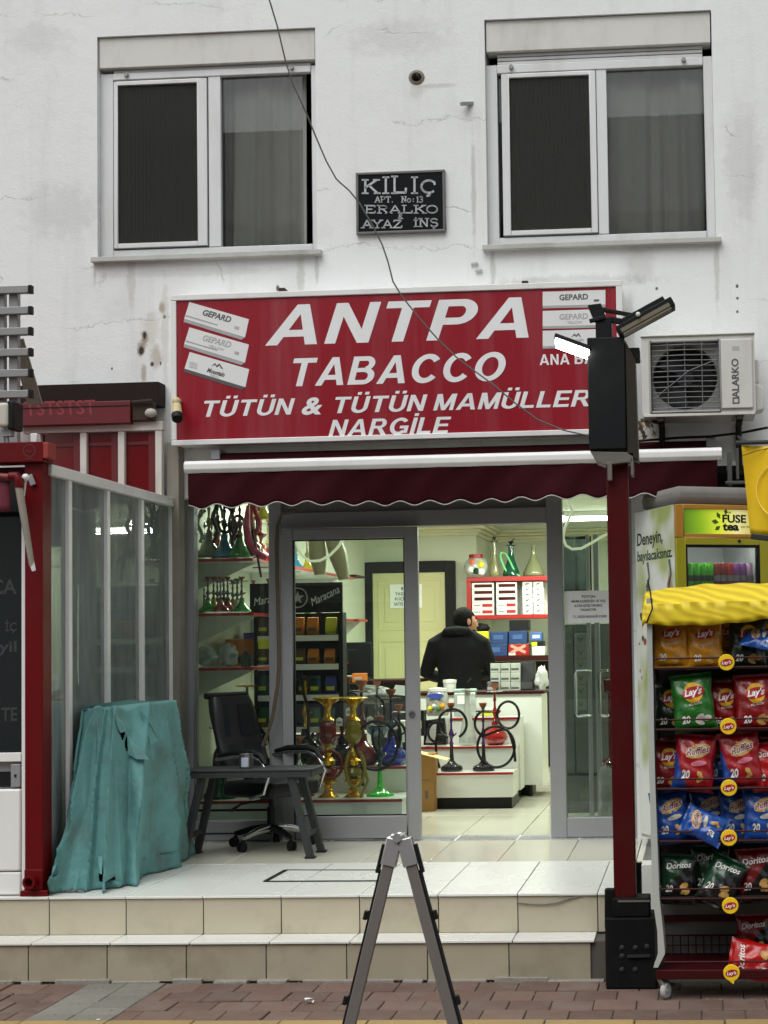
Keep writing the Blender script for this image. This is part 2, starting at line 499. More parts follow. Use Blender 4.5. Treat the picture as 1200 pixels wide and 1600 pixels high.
def screen_mat():
    m = bpy.data.materials.new('fly_screen'); m.use_nodes = True
    n = m.node_tree.nodes; l = m.node_tree.links; n.remove(n['Principled BSDF']); out = n['Material Output']
    d = n.new('ShaderNodeBsdfDiffuse'); d.inputs[0].default_value = (0.05, 0.05, 0.046, 1)
    t = n.new('ShaderNodeBsdfTransparent')
    w = n.new('ShaderNodeTexWave'); w.inputs['Scale'].default_value = 12; w.inputs['Distortion'].default_value = 0.3; w.bands_direction = 'X'
    tc = n.new('ShaderNodeTexCoord'); l.new(tc.outputs['Object'], w.inputs['Vector'])
    mr = n.new('ShaderNodeMapRange'); mr.inputs[3].default_value = 0.52; mr.inputs[4].default_value = 0.68
    l.new(w.outputs['Fac'], mr.inputs[0])
    mx = n.new('ShaderNodeMixShader'); l.new(mr.outputs[0], mx.inputs[0]); l.new(t.outputs[0], mx.inputs[1]); l.new(d.outputs[0], mx.inputs[2]); l.new(mx.outputs[0], out.inputs[0])
    return m
m_screen = screen_mat()

# ---- street: asphalt far side, yellow guide slabs, red pavers, grey paver band
m_ground = mat('street_dust', (0.16, 0.14, 0.12, 1), 0.95, 0, 0.2, 3, bump=0.3)
m_asphalt = mat('asphalt', (0.055, 0.055, 0.057, 1), 0.9, 0, 0.2, 5, bump=0.4, bs=120)
m_paver = mat('red_paver', rgb(106, 84, 74), 0.85, 0, 0.22, 9, bump=0.35, bs=45, dirt=0.6, dcol=(0.2, 0.175, 0.15, 1), ds=4, rand=0.2)
m_gpaver = mat('grey_paver', rgb(122, 119, 110), 0.85, 0, 0.12, 9, bump=0.3, bs=45, dirt=0.4, dcol=(0.17, 0.15, 0.13, 1), ds=6, rand=0.12)
m_ypaver = mat('yellow_slab', rgb(160, 134, 84), 0.8, 0, 0.12, 7, bump=0.3, bs=45, dirt=0.6, dcol=(0.25, 0.2, 0.12, 1), ds=5, rand=0.1)
struct('ground', MB().box(-60, 60, -60, 60, -0.4, -0.06), m_ground)
struct('road', MB().box(-60, 60, -9, 2.0, -0.14, -0.05), m_asphalt)
struct('opposite_pavement', MB().box(-60, 60, -14, -9, -0.14, 0.0), m_gpaver)
pav = struct('pavement', MB().box(-30, 30, 2.0, 12, -0.2, -0.012), mat('joint_sand', (0.1, 0.088, 0.075, 1), 0.95, 0, 0.3, 12, bump=0.4))
def slab_mesh(name, w, d, h, m, b=0.006):
    return mesh_from(name, MB().box(-w / 2, w / 2, -d / 2, d / 2, -h, 0), m, (0, 0, 0), b, 2)
pm = slab_mesh('paver', 0.196, 0.193, 0.03, m_paver); pmh = slab_mesh('paver', 0.096, 0.193, 0.03, m_paver); gm = slab_mesh('paver', 0.196, 0.126, 0.03, m_gpaver); ym = slab_mesh('guide_slab', 0.394, 0.394, 0.034, m_ypaver)
rng_ = random.Random(3)
band = -3.27 * 0 + flat(160, 1560, 0).x
row = 0
y = 7.71
while y > 6.95:
    half = row % 2
    for sgn, stop in ((1, 1.6), (-1, -4.7)):
        e = band + sgn * 0.2
        if half:
            inst('paver', pmh, pav, (e + sgn * 0.05, y - 0.099, rng_.uniform(-0.005, 0.001)), (0, 0, 0)); e += sgn * 0.1
        while (stop - e) * sgn > 0:
            inst('paver', pm, pav, (e + sgn * 0.1, y - 0.099, rng_.uniform(-0.006, 0.002)), (rng_.uniform(-.01, .01), rng_.uniform(-.01, .01), rng_.uniform(-.008, .008))); e += sgn * 0.2
    row += 1; y -= 0.197
for k in range(6):
    for j in (-0.1, 0.1):
        inst('paver', gm, pav, (band + j, 7.64 - k * 0.13, rng_.uniform(-0.003, 0.002)), (0, 0, rng_.uniform(-.01, .01)))
for k in range(16):
    inst('guide_slab', ym, pav, (-4.5 + k * 0.4, 6.735, rng_.uniform(-0.003, 0.002)), (0, 0, rng_.uniform(-.006, .006)))
for r in range(5):
    for k in range(24):
        xx = -4.5 + k * 0.2 + (0.1 if r % 2 else 0)
        inst('paver', pm, pav, (xx, 6.44 - r * 0.197, rng_.uniform(-0.004, 0.002)), (0, 0, rng_.uniform(-.01, .01)))
inst('paver', mesh_from('paver', MB().box(-30, 30, 2.1, 5.45, -0.03, -0.004), m_paver), pav, (0, 0, 0))['kind'] = 'stuff'
inst('kerb', mesh_from('kerb', MB().box(-30, 30, 1.96, 2.1, -0.14, 0.0), m_gpaver, bevel=0.01), pav, (0, 0, 0))

# ---- porch and steps: cores with tiles laid on them
m_tile = mat('cream_riser_tile', rgb(184, 176, 154), 0.4, 0, 0.07, 5, bump=0.04, bs=30, dirt=0.65, dcol=(0.31, 0.26, 0.18, 1), ds=3.2, rand=0.07)
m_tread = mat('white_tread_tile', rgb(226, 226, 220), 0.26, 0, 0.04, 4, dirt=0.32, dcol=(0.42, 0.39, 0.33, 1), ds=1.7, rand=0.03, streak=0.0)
m_floor = mat('shop_floor_tile', rgb(218, 215, 198), 0.12, 0, 0.05, 2.5, dirt=0.25, dcol=(0.45, 0.42, 0.34, 1), ds=2.0, rand=0.04)
m_grout = mat('dark_grout', (0.09, 0.08, 0.065, 1), 0.9)
XR_ = flat(955, 1397, ZP).x
steps = struct('porch_steps', MB().box(-6.5, XR_, YE + 0.012, YF + 0.2, -0.05, ZP - 0.012).box(-6.5, XR_ - 0.005, YL + 0.012, YE + 0.02, -0.05, 0.2 - 0.012), m_grout)
tw = 0.4125
def tile_mesh(name, w, h, t, m, axis):
    b = MB()
    if axis == 'y': b.box(0, w - 0.005, 0, t, 0, h)
    else: b.box(0, w - 0.005, 0, h, 0, t)
    return mesh_from(name, b, m, (0, 0, 0), 0.0025, 2)
xu = [flat(685, 1397, ZP).x + tw * k for k in range(-14, 3)]
xl = [flat(416, 1471, 0.2).x + tw * k for k in range(-12, 4)]
ru = tile_mesh('riser_tile', tw, 0.183, 0.012, m_tile, 'y')
m_tile2 = mat('soiled_riser_tile', rgb(160, 151, 131), 0.45, 0, 0.1, 5, bump=0.05, bs=30, dirt=0.8, dcol=(0.2, 0.165, 0.115, 1), ds=3.0, rand=0.08)
rl = tile_mesh('riser_tile', tw, 0.183, 0.012, m_tile2, 'y')
def strip(name, xs, me, y, z, right, mk):
    for x in xs:
        if x < -6.3: continue
        if x > right - 0.02: continue
        if x + tw > right:
            me2 = mk(right - x)
            inst(name, me2, steps, (x, y, z))
        else:
            inst(name, me, steps, (x, y, z), (rng_.uniform(-.0015, .0015), 0, rng_.uniform(-.0012, .0012)))
strip('riser_tile', xu, ru, YE, 0.2, XR_, lambda w: tile_mesh('riser_tile', w, 0.183, 0.012, m_tile, 'y'))
strip('riser_tile', xl, rl, YL, 0.0, XR_ - 0.01, lambda w: tile_mesh('riser_tile', w, 0.183, 0.012, m_tile2, 'y'))
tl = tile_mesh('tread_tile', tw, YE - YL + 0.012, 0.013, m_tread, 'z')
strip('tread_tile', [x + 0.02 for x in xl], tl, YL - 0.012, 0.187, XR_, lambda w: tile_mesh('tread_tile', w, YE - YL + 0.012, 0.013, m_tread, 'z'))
f1 = tile_mesh('floor_tile', tw, 1.04, 0.013, m_tread, 'z')
Y1 = flat(700, 1347, ZP).y
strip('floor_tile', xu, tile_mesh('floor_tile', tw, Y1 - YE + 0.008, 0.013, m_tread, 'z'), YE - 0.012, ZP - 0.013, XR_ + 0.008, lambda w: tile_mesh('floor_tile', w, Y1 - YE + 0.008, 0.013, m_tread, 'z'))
f2 = tile_mesh('floor_tile', tw, 1.245, 0.013, m_floor, 'z')
xo = flat(781, 1342, ZP).x
for k in range(-14, 9):
    for j in range(7):
        xx = xo + k * tw; yy = Y1 + j * 1.25
        if yy < YD and (xx + tw > XR_ + 0.5 or xx < -6.3): continue
        if yy > YD - 0.5 and (xx < -4.2 or xx > 0.5): continue
        inst('floor_tile', f2, steps, (xx, yy, ZP - 0.013), (0, 0, 0))
struct('shop_slab', MB().box(-4.5, 1.2, YF + 0.2, 18.2, -0.05, ZP - 0.013), m_grout)
# ragged mortar line along the foot of the steps
mb = MB(); q = random.Random(5)
x = -4.7
while x < -0.5:
    w = q.uniform(0.1, 0.34)
    mb.box(x, x + w, YL - q.uniform(0.012, 0.05), YL + 0.02, -0.03, q.uniform(0.003, 0.016)); x += w + q.uniform(0, 0.08)
part('mortar', mb, mat('mortar', (0.27, 0.25, 0.22, 1), 0.95, bump=0.5, var=0.2, vs=20), steps, bevel=0.004)
# thin cable tacked across the risers, black tape rectangle on the porch floor
pts = [at(px, py, YE - 0.008) for px, py in [(808, 1411), (830, 1413), (850, 1413.5), (870, 1411), (890, 1404), (915, 1397.5)]]
solo('cable', MB().tube(pts, 0.004, 6), mat('grey_cable', (0.13, 0.12, 0.1, 1), 0.6), 'thin grey cable sagging across the top step riser', 'cable')
a, b_, c_, d_ = [flat(px, py, ZP + 0.003) for px, py in [(447, 1359), (414, 1377), (592, 1376), (612, 1359)]]
tb = MB()
for p0, p1 in ((b_, a), (b_, c_), (a, d_), (c_, d_)):
    tb.bar(p0, p1, 0.028 if p0 is b_ else 0.012, 0.002)
solo('floor_tape', tb, mat('black_tape', (0.012, 0.012, 0.012, 1), 0.6), 'rectangle of black tape stuck on the white porch tiles', 'tape')

# ================================================================== BUILDING
def holed(x0, x1, z0, z1, holes, y0, y1):
    xs = sorted({x0, x1, *[h[0] for h in holes], *[h[1] for h in holes]}); zs = sorted({z0, z1, *[h[2] for h in holes], *[h[3] for h in holes]})
    mb = MB()
    solid = lambda i, j: 0 <= i < len(xs) - 1 and 0 <= j < len(zs) - 1 and not any(h[0] <= (xs[i] + xs[i + 1]) / 2 <= h[1] and h[2] <= (zs[j] + zs[j + 1]) / 2 <= h[3] for h in holes)
    for i in range(len(xs) - 1):
        for j in range(len(zs) - 1):
            if not solid(i, j): continue
            X0, X1, Z0, Z1 = xs[i], xs[i + 1], zs[j], zs[j + 1]
            mb.quad((X0, y0, Z0), (X1, y0, Z0), (X1, y0, Z1), (X0, y0, Z1))
            mb.quad((X0, y1, Z0), (X0, y1, Z1), (X1, y1, Z1), (X1, y1, Z0))
            if not solid(i - 1, j): mb.quad((X0, y0, Z0), (X0, y0, Z1), (X0, y1, Z1), (X0, y1, Z0))
            if not solid(i + 1, j): mb.quad((X1, y0, Z0), (X1, y1, Z0), (X1, y1, Z1), (X1, y0, Z1))
            if not solid(i, j - 1): mb.quad((X0, y0, Z0), (X0, y1, Z0), (X1, y1, Z0), (X1, y0, Z0))
            if not solid(i, j + 1): mb.quad((X0, y0, Z1), (X1, y0, Z1), (X1, y1, Z1), (X0, y1, Z1))
    return mb
bld = thing('building', 'white plastered apartment building with two windows above the open tobacco shop', 'building', (-2, YF, 0))
SXL = at(284, 1050, YD).x; SXR = at(992, 1050, YD).x
ZT = at(650, 772, YD).z
WL = (at(152, 225, YF).x, at(494, 225, YF).x, at(325, 398, YF).z, at(325, 50, YF).z)
WR = (at(759, 200, YF).x, at(1115, 200, YF).x, at(935, 379, YF).z, at(935, 23, YF).z)
vh = at(651, 121, YF)
wall = part('wall', holed(-9, 5, 0, 9, [WL, WR, (SXL, SXR, ZP, ZT), (SXR + 0.12, 5, ZP, ZT + 0.16), (vh.x - 0.035, vh.x + 0.035, vh.z - 0.03, vh.z + 0.03)], YF, YF + 0.28), m_wall, bld)
part('roof', MB().box(-9, 5, YF, 20, 9, 9.2), m_sill, bld)
part('side_wall', MB().box(-9.2, -9, YF, 20, 0, 9).box(5, 5.2, YF, 20, 0, 9).box(-9, 5, 19.8, 20, 0, 9).box(-9, 5, YF + 0.28, 19.8, 3.2, 3.3), m_wall, bld)
# dim recess of the neighbouring shop on the right
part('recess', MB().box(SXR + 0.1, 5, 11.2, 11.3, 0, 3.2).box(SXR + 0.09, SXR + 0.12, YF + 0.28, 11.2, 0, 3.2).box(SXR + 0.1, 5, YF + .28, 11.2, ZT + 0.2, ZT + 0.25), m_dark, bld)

# hole of a flue pipe and stub fixings
mb = MB(); q = random.Random(2)
n_ = 14
for k in range(n_):
    a0 = 2 * math.pi * k / n_; a1 = 2 * math.pi * (k + 1) / n_
    r0 = 0.052; r1 = 0.033
    o = lambda a, r, dy: (vh.x + math.cos(a) * r * 1.05, YF - dy, vh.z + math.sin(a) * r * 0.95)
    j = 1 + 0.12 * math.sin(k * 3.1)
    mb.quad(o(a0, r0, 0.004), o(a1, r0, 0.004), o(a1, r1, 0.012), o(a0, r1, 0.012))
    mb.quad(o(a0, r1, 0.012), o(a1, r1, 0.012), o(a1, r1, -0.25), o(a0, r1, -0.25))
part('flue_hole', mb, mat('chipped_edge', (0.22, 0.19, 0.15, 1), 0.9, bump=0.4), bld)
part('flue_back', MB().box(vh.x - 0.05, vh.x + 0.05, YF + 0.2, YF + 0.21, vh.z - 0.05, vh.z + 0.05), m_dark, bld)
p = at(731, 164, YF)
part('pipe_stub', MB().bar((p.x + 0.03, YF + 0.01, p.z + 0.012), (p.x - 0.035, YF - 0.06, p.z - 0.012), 0.028, 0.02), mat('old_zinc', (0.35, 0.35, 0.34, 1), 0.5, 0.5), bld)
for px, py in ((741, 413), (748, 424)):
    p = at(px, py, YF)
    part('wall_plug', MB().bar((p.x - 0.02, YF - 0.012, p.z), (p.x + 0.025, YF - 0.012, p.z + 0.006), 0.012, 0.012), m_sill, bld)

def window(W, L, R, boxy, bary, slats, fl, sashx, mullx, fr_, glassb, topl, topr, dark):
    """W hole; pixel columns/rows of the parts at the wall face"""
    x0, x1, z0, z1 = W
    cy = (L[1]); 
    X = lambda px: at(px, cy, YF).x
    zc = (L[0] + R[0]) / 2
    Z = lambda py: at(zc, py, YF).z
    yf = YF + 0.055
    fr = MB()
    fr.box(x0, X(fl), yf, yf + 0.07, z0, Z(bary[0])).box(X(fr_), x1, yf, yf + 0.07, z0, Z(bary[0]))
    fr.box(X(fl), X(fr_), yf, yf + 0.07, z0, Z(glassb)).box(X(fl), X(fr_), yf + 0.02, yf + 0.07, Z(topr), Z(bary[0]))
    w = part('window', fr, m_pvc, bld, bevel=0.004)
    part('shutter_box', MB().box(x0 + 0.008, x1 - 0.008, YF + 0.02, YF + 0.14, Z(boxy[1]), z1 - 0.004), m_shut, w, bevel=0.004)
    for k in range(slats):
        a = Z(boxy[1]) - 0.004 - k * (Z(boxy[1]) - Z(bary[0])) / max(slats, 1)
        b = (Z(boxy[1]) - Z(bary[0])) / max(slats, 1) - 0.006
        part('shutter_slat', MB().box(X(fl) + 0.004, X(fr_) - 0.004, yf + 0.005, yf + 0.03, a - b, a), m_pvc, w, bevel=0.003)
    part('shutter_rail', MB().box(X(fl) + 0.002, X(fr_) - 0.002, yf - 0.008, yf + 0.035, Z(bary[1]), Z(bary[0]) - 0.002), m_pvc, w, bevel=0.005)
    for px in (X(fl) + 0.1, X(fr_) - 0.13):
        part('stop_bolt', MB().cyl((px, yf - 0.03, (Z(bary[0]) + Z(bary[1])) / 2 + 0.006), (px, yf - 0.008, (Z(bary[0]) + Z(bary[1])) / 2 + 0.006), 0.014, 0.016, 10), mat('bolt_grey', (0.3, 0.3, 0.29, 1), 0.5) if 'bolt_grey' not in MATS else MATS['bolt_grey'], w)
    # sash with fly screen
    a, b, c, d = sashx
    s = MB()
    zt = Z(topl); zb = Z(glassb) + 0.012
    s.box(X(a), X(b), yf - 0.012, yf + 0.02, zb, zt).box(X(c), X(d), yf - 0.012, yf + 0.02, zb, zt)
    s.box(X(b), X(c), yf - 0.012, yf + 0.02, zb, zb + 0.032).box(X(b), X(c), yf - 0.012, yf + 0.02, zt - 0.026, zt)
    part('screen_sash', s, m_pvc, w, bevel=0.003)
    part('fly_screen', MB().box(X(b) - 0.005, X(c) + 0.005, yf + 0.002, yf + 0.004, zb + 0.035, zt - 0.03), m_screen, w)
    g = MB().box(X(mullx[0]), X(mullx[1]), yf - 0.002, yf + 0.045, zb - 0.01, Z(topr))
    part('mullion', g, m_pvc, w, bevel=0.004)
    part('pane', MB().box(X(mullx[1]) - 0.01, X(mullx[2]), yf + 0.03, yf + 0.036, zb - 0.012, Z(topr) + 0.004), m_winglass, w)
    part('pane', MB().box(X(fl), X(mullx[0]) + 0.01, yf + 0.05, yf + 0.056, zb - 0.012, Z(topr) + 0.004), m_winglass, w)
    sx0 = x0 - 0.03; sx1 = x1 + 0.035
    part('sill', MB().box(sx0, sx1, YF - 0.05, yf + 0.07, z0 - 0.035, z0 + 0.0), m_sill, w, bevel=0.004)
    for k in range(4):
        px = X(fl) + (X(fr_) - X(fl)) * (0.12 + 0.26 * k)
        part('drain_cap', MB().box(px - 0.014, px + 0.014, yf - 0.004, yf, z0 + 0.02, z0 + 0.027), MATS['bolt_grey'], w)
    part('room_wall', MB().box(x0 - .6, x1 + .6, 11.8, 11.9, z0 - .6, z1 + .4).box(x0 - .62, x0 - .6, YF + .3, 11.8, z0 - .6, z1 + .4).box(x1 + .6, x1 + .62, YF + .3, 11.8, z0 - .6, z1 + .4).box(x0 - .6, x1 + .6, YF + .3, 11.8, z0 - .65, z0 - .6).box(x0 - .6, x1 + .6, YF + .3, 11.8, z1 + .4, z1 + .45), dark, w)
    return w
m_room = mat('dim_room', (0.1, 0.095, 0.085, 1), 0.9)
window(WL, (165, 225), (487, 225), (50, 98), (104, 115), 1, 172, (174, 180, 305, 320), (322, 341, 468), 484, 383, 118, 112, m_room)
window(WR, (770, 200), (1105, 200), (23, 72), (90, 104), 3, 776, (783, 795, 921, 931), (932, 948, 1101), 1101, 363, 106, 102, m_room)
def curtain(label, xa, xb, zt, zb, y, col, seed, tilt=0.0):
    q = random.Random(seed); n = 60; ph = [q.uniform(0, 6) for _ in range(4)]
    rows = []
    for j in range(9):
        t = j / 8; rw = []
        for i in range(n):
            u = i / (n - 1)
            x = xa + (xb - xa) * u + tilt * t * (1 - u)
            w_ = u + .05 * math.sin(u * 9 + ph[3]) + .03 * t * math.sin(u * 5 + ph[1])
            dy = 0.022 * math.sin(w_ * 26 + ph[0]) * (0.4 + 0.6 * t) + 0.008 * math.sin(w_ * 57 + ph[1] + t) + 0.026 * math.sin(w_ * 9 + ph[2] + 1.5 * t)
            rw.append((x, y + dy, zt + (zb - zt) * t))
        rows.append(rw)
    b = MB().rings(rows, close=False, caps=False)
    o = solo('curtain', b, mat('curtain_cloth', col, 0.9, var=0.1, vs=8), label, 'curtain', smooth=True)
    md = o.modifiers.new('thickness', 'SOLIDIFY'); md.thickness = 0.004
    return o
def wx(px, W): return at(px, 225, YF).x
curtain('dark grey curtain behind the fly screen of the left window', wx(205, 0), wx(330, 0), WL[3], WL[2], 10.45, (0.2, 0.2, 0.18, 1), 1, 0.0)
curtain('pale net curtain behind the right pane of the left window', wx(335, 0), wx(468, 0), WL[3], WL[2], 10.31, (0.8, 0.79, 0.76, 1), 2)
curtain('brownish curtain behind the fly screen of the right window', wx(775, 0), wx(935, 0), WR[3], WR[2], 10.42, (0.8, 0.76, 0.68, 1), 3)
curtain('grey net curtain behind the right pane of the right window', wx(936, 0), wx(1100, 0), WR[3], WR[2], 10.31, (0.78, 0.77, 0.75, 1), 4)

# ---- aluminium shopfront
def X_(px, py=1050): return at(px, py, YD).x
def Z_(py, px=650): return at(px, py, YD).z
d0, d1 = YD, YD + 0.09
sf = MB()
zh0, zh1 = Z_(822), Z_(797)
xA, xB, xC, xD = X_(284), X_(304), X_(421), X_(441)
xE, xF, xG = X_(857), X_(882), X_(988)
sf.box(xA, xB, d0, d1, ZP, ZT).box(xC, xD, d0, d1, ZP, ZT).box(xE, xF, d0, d1, ZP, ZT).box(xG - 0.05, SXR, d0, d1, ZP, ZT)
sf.box(xD, xE, d0, d1, zh0, zh1)
sf.box(xB, xC, d0, d1, ZP, Z_(1280)).box(xF, xG - 0.05, d0, d1, ZP + 0.004, Z_(1280))
shop = part('shopfront', sf, m_alu, bld, bevel=0.006)
part('transom_panel', MB().box(xD + .001, xE - .001, d0 + 0.02, d0 + 0.06, zh1 + .002, ZT), mat('dull_panel', (0.14, 0.14, 0.14, 1), 0.5), shop)
part('pane', MB().box(xB, xC, d0 + 0.04, d0 + 0.048, Z_(1280), ZT), m_shopglass, shop)
part('pane', MB().box(xF, xG - 0.05, d0 + 0.04, d0 + 0.048, Z_(1280), ZT), m_shopglass, shop)
part('bead', MB().box(xB + .002, xC - .002, d0 - 0.006, d0 + 0.01, Z_(1262) - .01, Z_(1262) + .004).box(xB + .004, xC - .004, d0 - 0.004, d0 + 0.004, Z_(1312) + .05, Z_(1312) + .058), m_rubber, shop)
# sliding leaf, slid in front of the fixed bay
s0, s1 = YD - 0.055, YD - 0.008
X5 = lambda px: at(px, 1060, s0).x
Z5 = lambda py: at(550, py, s0).z
g = MB()
zt, zb = Z5(825), ZP + 0.012
gt, gb = Z5(842), Z5(1275)
a, b, c, d = X5(441), X5(459), X5(634), X5(655)
g.box(a, b, s0, s1, zb, zt).box(c, d, s0, s1, zb, zt).box(b, c, s0, s1, gt, zt).box(b, c, s0, s1, zb, gb)
door = part('sliding_door', g, m_alu, bld, bevel=0.005)
part('pane', MB().box(b - .01, c + .01, s0 + 0.02, s0 + 0.028, gb - .01, gt + .01), m_shopglass, door)
gk = MB()
for (u0, u1, w0, w1) in ((b, b + 0.008, gb, gt), (c - 0.008, c, gb, gt), (b, c, gt - 0.008, gt), (b, c, gb, gb + 0.008)):
    gk.box(u0, u1, s0 + 0.006, s0 + 0.016, w0, w1)
part('gasket', gk, m_rubber, door)
p = at(644, 1116, s0)
part('lock', MB().lathe([(0.0, 0), (0.02, 0), (0.024, 0.006), (0.02, 0.014), (0.011, 0.014), (0.010, 0.008), (0.0, 0.008)], n=16).xf(Matrix.Translation((p.x, s0, p.z)) @ Matrix.Rotation(math.pi / 2, 4, 'X')), mat('lock_steel', (0.3, 0.3, 0.3, 1), 0.3, 0.9), door)
# brown hose hanging from the header
pts = [at(px, py, YD - 0.07) for px, py in [(462, 797), (440, 803), (434, 818), (432, 850), (433, 900), (435, 980), (436, 1040), (434, 1070), (426, 1120), (417, 1150), (410, 1166)]]
solo('hose', MB().tube(pts, 0.013, 8), mat('brown_hose', (0.1, 0.075, 0.045, 1), 0.5), 'brown hose hanging from the door header past the left pane', 'hose', smooth=True)
# ================================================================== THINGS ON THE FACADE
m_white = mat('white_enamel', (0.78, 0.78, 0.76, 1), 0.4, 0, 0.03, 4, dirt=0.3, dcol=(0.45, 0.43, 0.38, 1), ds=4, streak=0.7)
m_signred = mat('sign_red_sheet', rgb(142, 11, 30), 0.32, 0, 0.05, 2, dirt=0.35, dcol=(0.33, 0.09, 0.11, 1), ds=6, streak=0.93)
m_letter = mat('white_vinyl', (0.8, 0.81, 0.81, 1), 0.5, 0, 0.03, 5, dirt=0.2, dcol=(0.5, 0.48, 0.46, 1), ds=6, streak=0.9)
m_ink = mat('grey_ink', (0.09, 0.09, 0.09, 1), 0.6)
m_inkl = mat('pale_ink', (0.42, 0.42, 0.41, 1), 0.6)
YS = 9.90
sign = thing('signboard', 'large red shop signboard reading ANTPA TABACCO in white italic letters', 'sign', (at(618, 690, YS).x, YS, at(618, 690, YS).z))
sx0, sx1 = at(267, 575, YS).x, at(974, 560, YS).x
sz0, sz1 = at(618, 687, YS).z, at(618, 449, YS).z
fw = 0.04
part('cabinet', MB().box(sx0 + 0.01, sx1 - 0.01, YS + 0.02, YF - 0.01, sz0 + 0.008, sz1 - 0.008), m_white, sign, bevel=0.004)
fb = MB().box(sx0, sx1, YS, YS + 0.05, sz0, sz0 + fw * .9).box(sx0, sx1, YS, YS + 0.05, sz1 - fw, sz1).box(sx0, sx0 + fw * .9, YS + .001, YS + 0.049, sz0 + fw * .9, sz1 - fw).box(sx1 - fw, sx1, YS + .001, YS + 0.049, sz0 + fw * .9, sz1 - fw)
part('frame', fb, m_white, sign, bevel=0.005)
part('panel', MB().box(sx0 + .02, sx1 - .02, YS + 0.012, YS + 0.02, sz0 + .02, sz1 - .02), m_signred, sign)
YT = YS + 0.012
def _ring(cx, cy, rx, ry, ix, iy, a0, a1, n=22):
    o = []
    for i in range(n):
        a, b = [math.radians(a0 + (a1 - a0) * (i + k) / n) for k in (0, 1)]
        o.append([(cx + rx * math.cos(a), cy + ry * math.sin(a)), (cx + rx * math.cos(b), cy + ry * math.sin(b)), (cx + ix * math.cos(b), cy + iy * math.sin(b)), (cx + ix * math.cos(a), cy + iy * math.sin(a))])
    return o
def _rc(x0, y0, x1, y1): return [(x0, y0), (x1, y0), (x1, y1), (x0, y1)]
_T = .21
SANS = {
    'A': (.94, [[(0, 0), (.22, 0), (.55, 1), (.36, 1)], [(.72, 0), (.94, 0), (.58, 1), (.39, 1)], _rc(.22, .2, .72, .37)]),
    'N': (.80, [_rc(0, 0, .2, 1), _rc(.6, 0, .8, 1), [(0, 1), (.21, 1), (.8, 0), (.59, 0)]]),
    'T': (.78, [_rc(0, .83, .78, 1), _rc(.285, 0, .495, .83)]),
    'P': (.76, [_rc(0, 0, _T, 1), _rc(_T, .83, .45, 1), _rc(_T, .38, .45, .55)] + _ring(.45, .69, .31, .31, .1, .14, -90, 90)),
    'B': (.82, [_rc(0, 0, _T, 1), _rc(_T, .84, .46, 1), _rc(_T, .44, .5, .59), _rc(_T, 0, .5, .16)] + _ring(.46, .74, .29, .26, .09, .1, -90, 90) + _ring(.5, .29, .32, .29, .11, .13, -90, 90)),
    'C': (.9, _ring(.47, .5, .47, .52, .25, .34, 38, 322, 30)), 'O': (.98, _ring(.49, .5, .49, .52, .26, .34, 0, 360, 36)),
    'G': (.95, _ring(.47, .5, .47, .52, .25, .34, 38, 318, 30) + [_rc(.5, .36, .93, .53), _rc(.74, .08, .93, .36)]),
    'U': (.8, [_rc(0, .34, .21, 1), _rc(.59, .34, .8, 1)] + _ring(.4, .34, .4, .36, .19, .19, 180, 360)),
    'M': (.96, [_rc(0, 0, .19, 1), _rc(.77, 0, .96, 1), [(0, 1), (.25, 1), (.57, 0), (.39, 0)], [(.71, 1), (.96, 1), (.57, 0), (.39, 0)]]),
    'L': (.68, [_rc(0, 0, _T, 1), _rc(_T, 0, .68, .17)]), 'E': (.74, [_rc(0, 0, _T, 1), _rc(_T, .83, .72, 1), _rc(_T, .42, .67, .58), _rc(_T, 0, .74, .17)]),
    'R': (.86, [_rc(0, 0, _T, 1), _rc(_T, .83, .46, 1), _rc(_T, .4, .48, .56)] + _ring(.46, .7, .31, .3, .1, .14, -90, 90) + [[(.36, .42), (.57, .45), (.88, 0), (.63, 0)]]),
    'I': (.21, [_rc(0, 0, .21, 1)]), 'Y': (.88, [[(0, 1), (.24, 1), (.545, .4), (.335, .4)], [(.88, 1), (.64, 1), (.335, .4), (.545, .4)], _rc(.335, 0, .545, .4)]), ' ': (.24, []),
}
SANS['Ü'] = (.8, SANS['U'][1] + [_rc(.12, 1.1, .32, 1.27), _rc(.48, 1.1, .68, 1.27)])
SANS['İ'] = (.21, SANS['I'][1] + [_rc(0, 1.1, .21, 1.27)])
_v, _f = text_mb('&', 0, .03); _k = 1 / cap(); _x0 = min(v.x for v in _v)
SANS['&'] = ((max(v.x for v in _v) - _x0) * _k, [[((_v[i].x - _x0) * _k, _v[i].y * _k) for i in f] for f in _f])
def sans_px(s, x0, x1, yb, capx, Y, shear):
    """heavy upright or slanted sans letters, baseline following the horizontal at mid word"""
    c = at((x0 + x1) / 2, yb, Y); W = at(x1, yb, Y).x - at(x0, yb, Y).x; H = capx / S(Y)
    g = .13; tot = sum(SANS[ch][0] + g for ch in s) - g + shear; k = W / tot
    mb = MB(); x = 0; n = 0
    for ch in s:
        w, polys = SANS[ch]
        for p in polys:
            n += 1
            mb.add([(c.x - W / 2 + (x + q_[0] + shear * q_[1]) * k, Y - .001 - .00002 * (n % 60), c.z + q_[1] * H) for q_ in p], [list(range(len(p)))])
        x += w + g
    return mb
for s, x0, x1, yb, ch, bold in [('ANTPA', 413, 846, 533.5, 65, 0), ('TABACCO', 448, 795, 599, 45, 0), ('TÜTÜN & TÜTÜN MAMÜLLERİ', 310, 936, 643, 26, 0),
                                ('NARGİLE', 513, 706, 679, 26, 0)]:
    part('lettering', sans_px(s, x0, x1, yb, ch, YT, 0.24), m_letter, sign)
part('lettering', sans_px('ANA BAYİ', 843, 950, 569, 17, YT, 0.0), m_letter, sign)
m_carton = mat('printed_carton_white', (0.75, 0.76, 0.75, 1), 0.6, var=0.03)
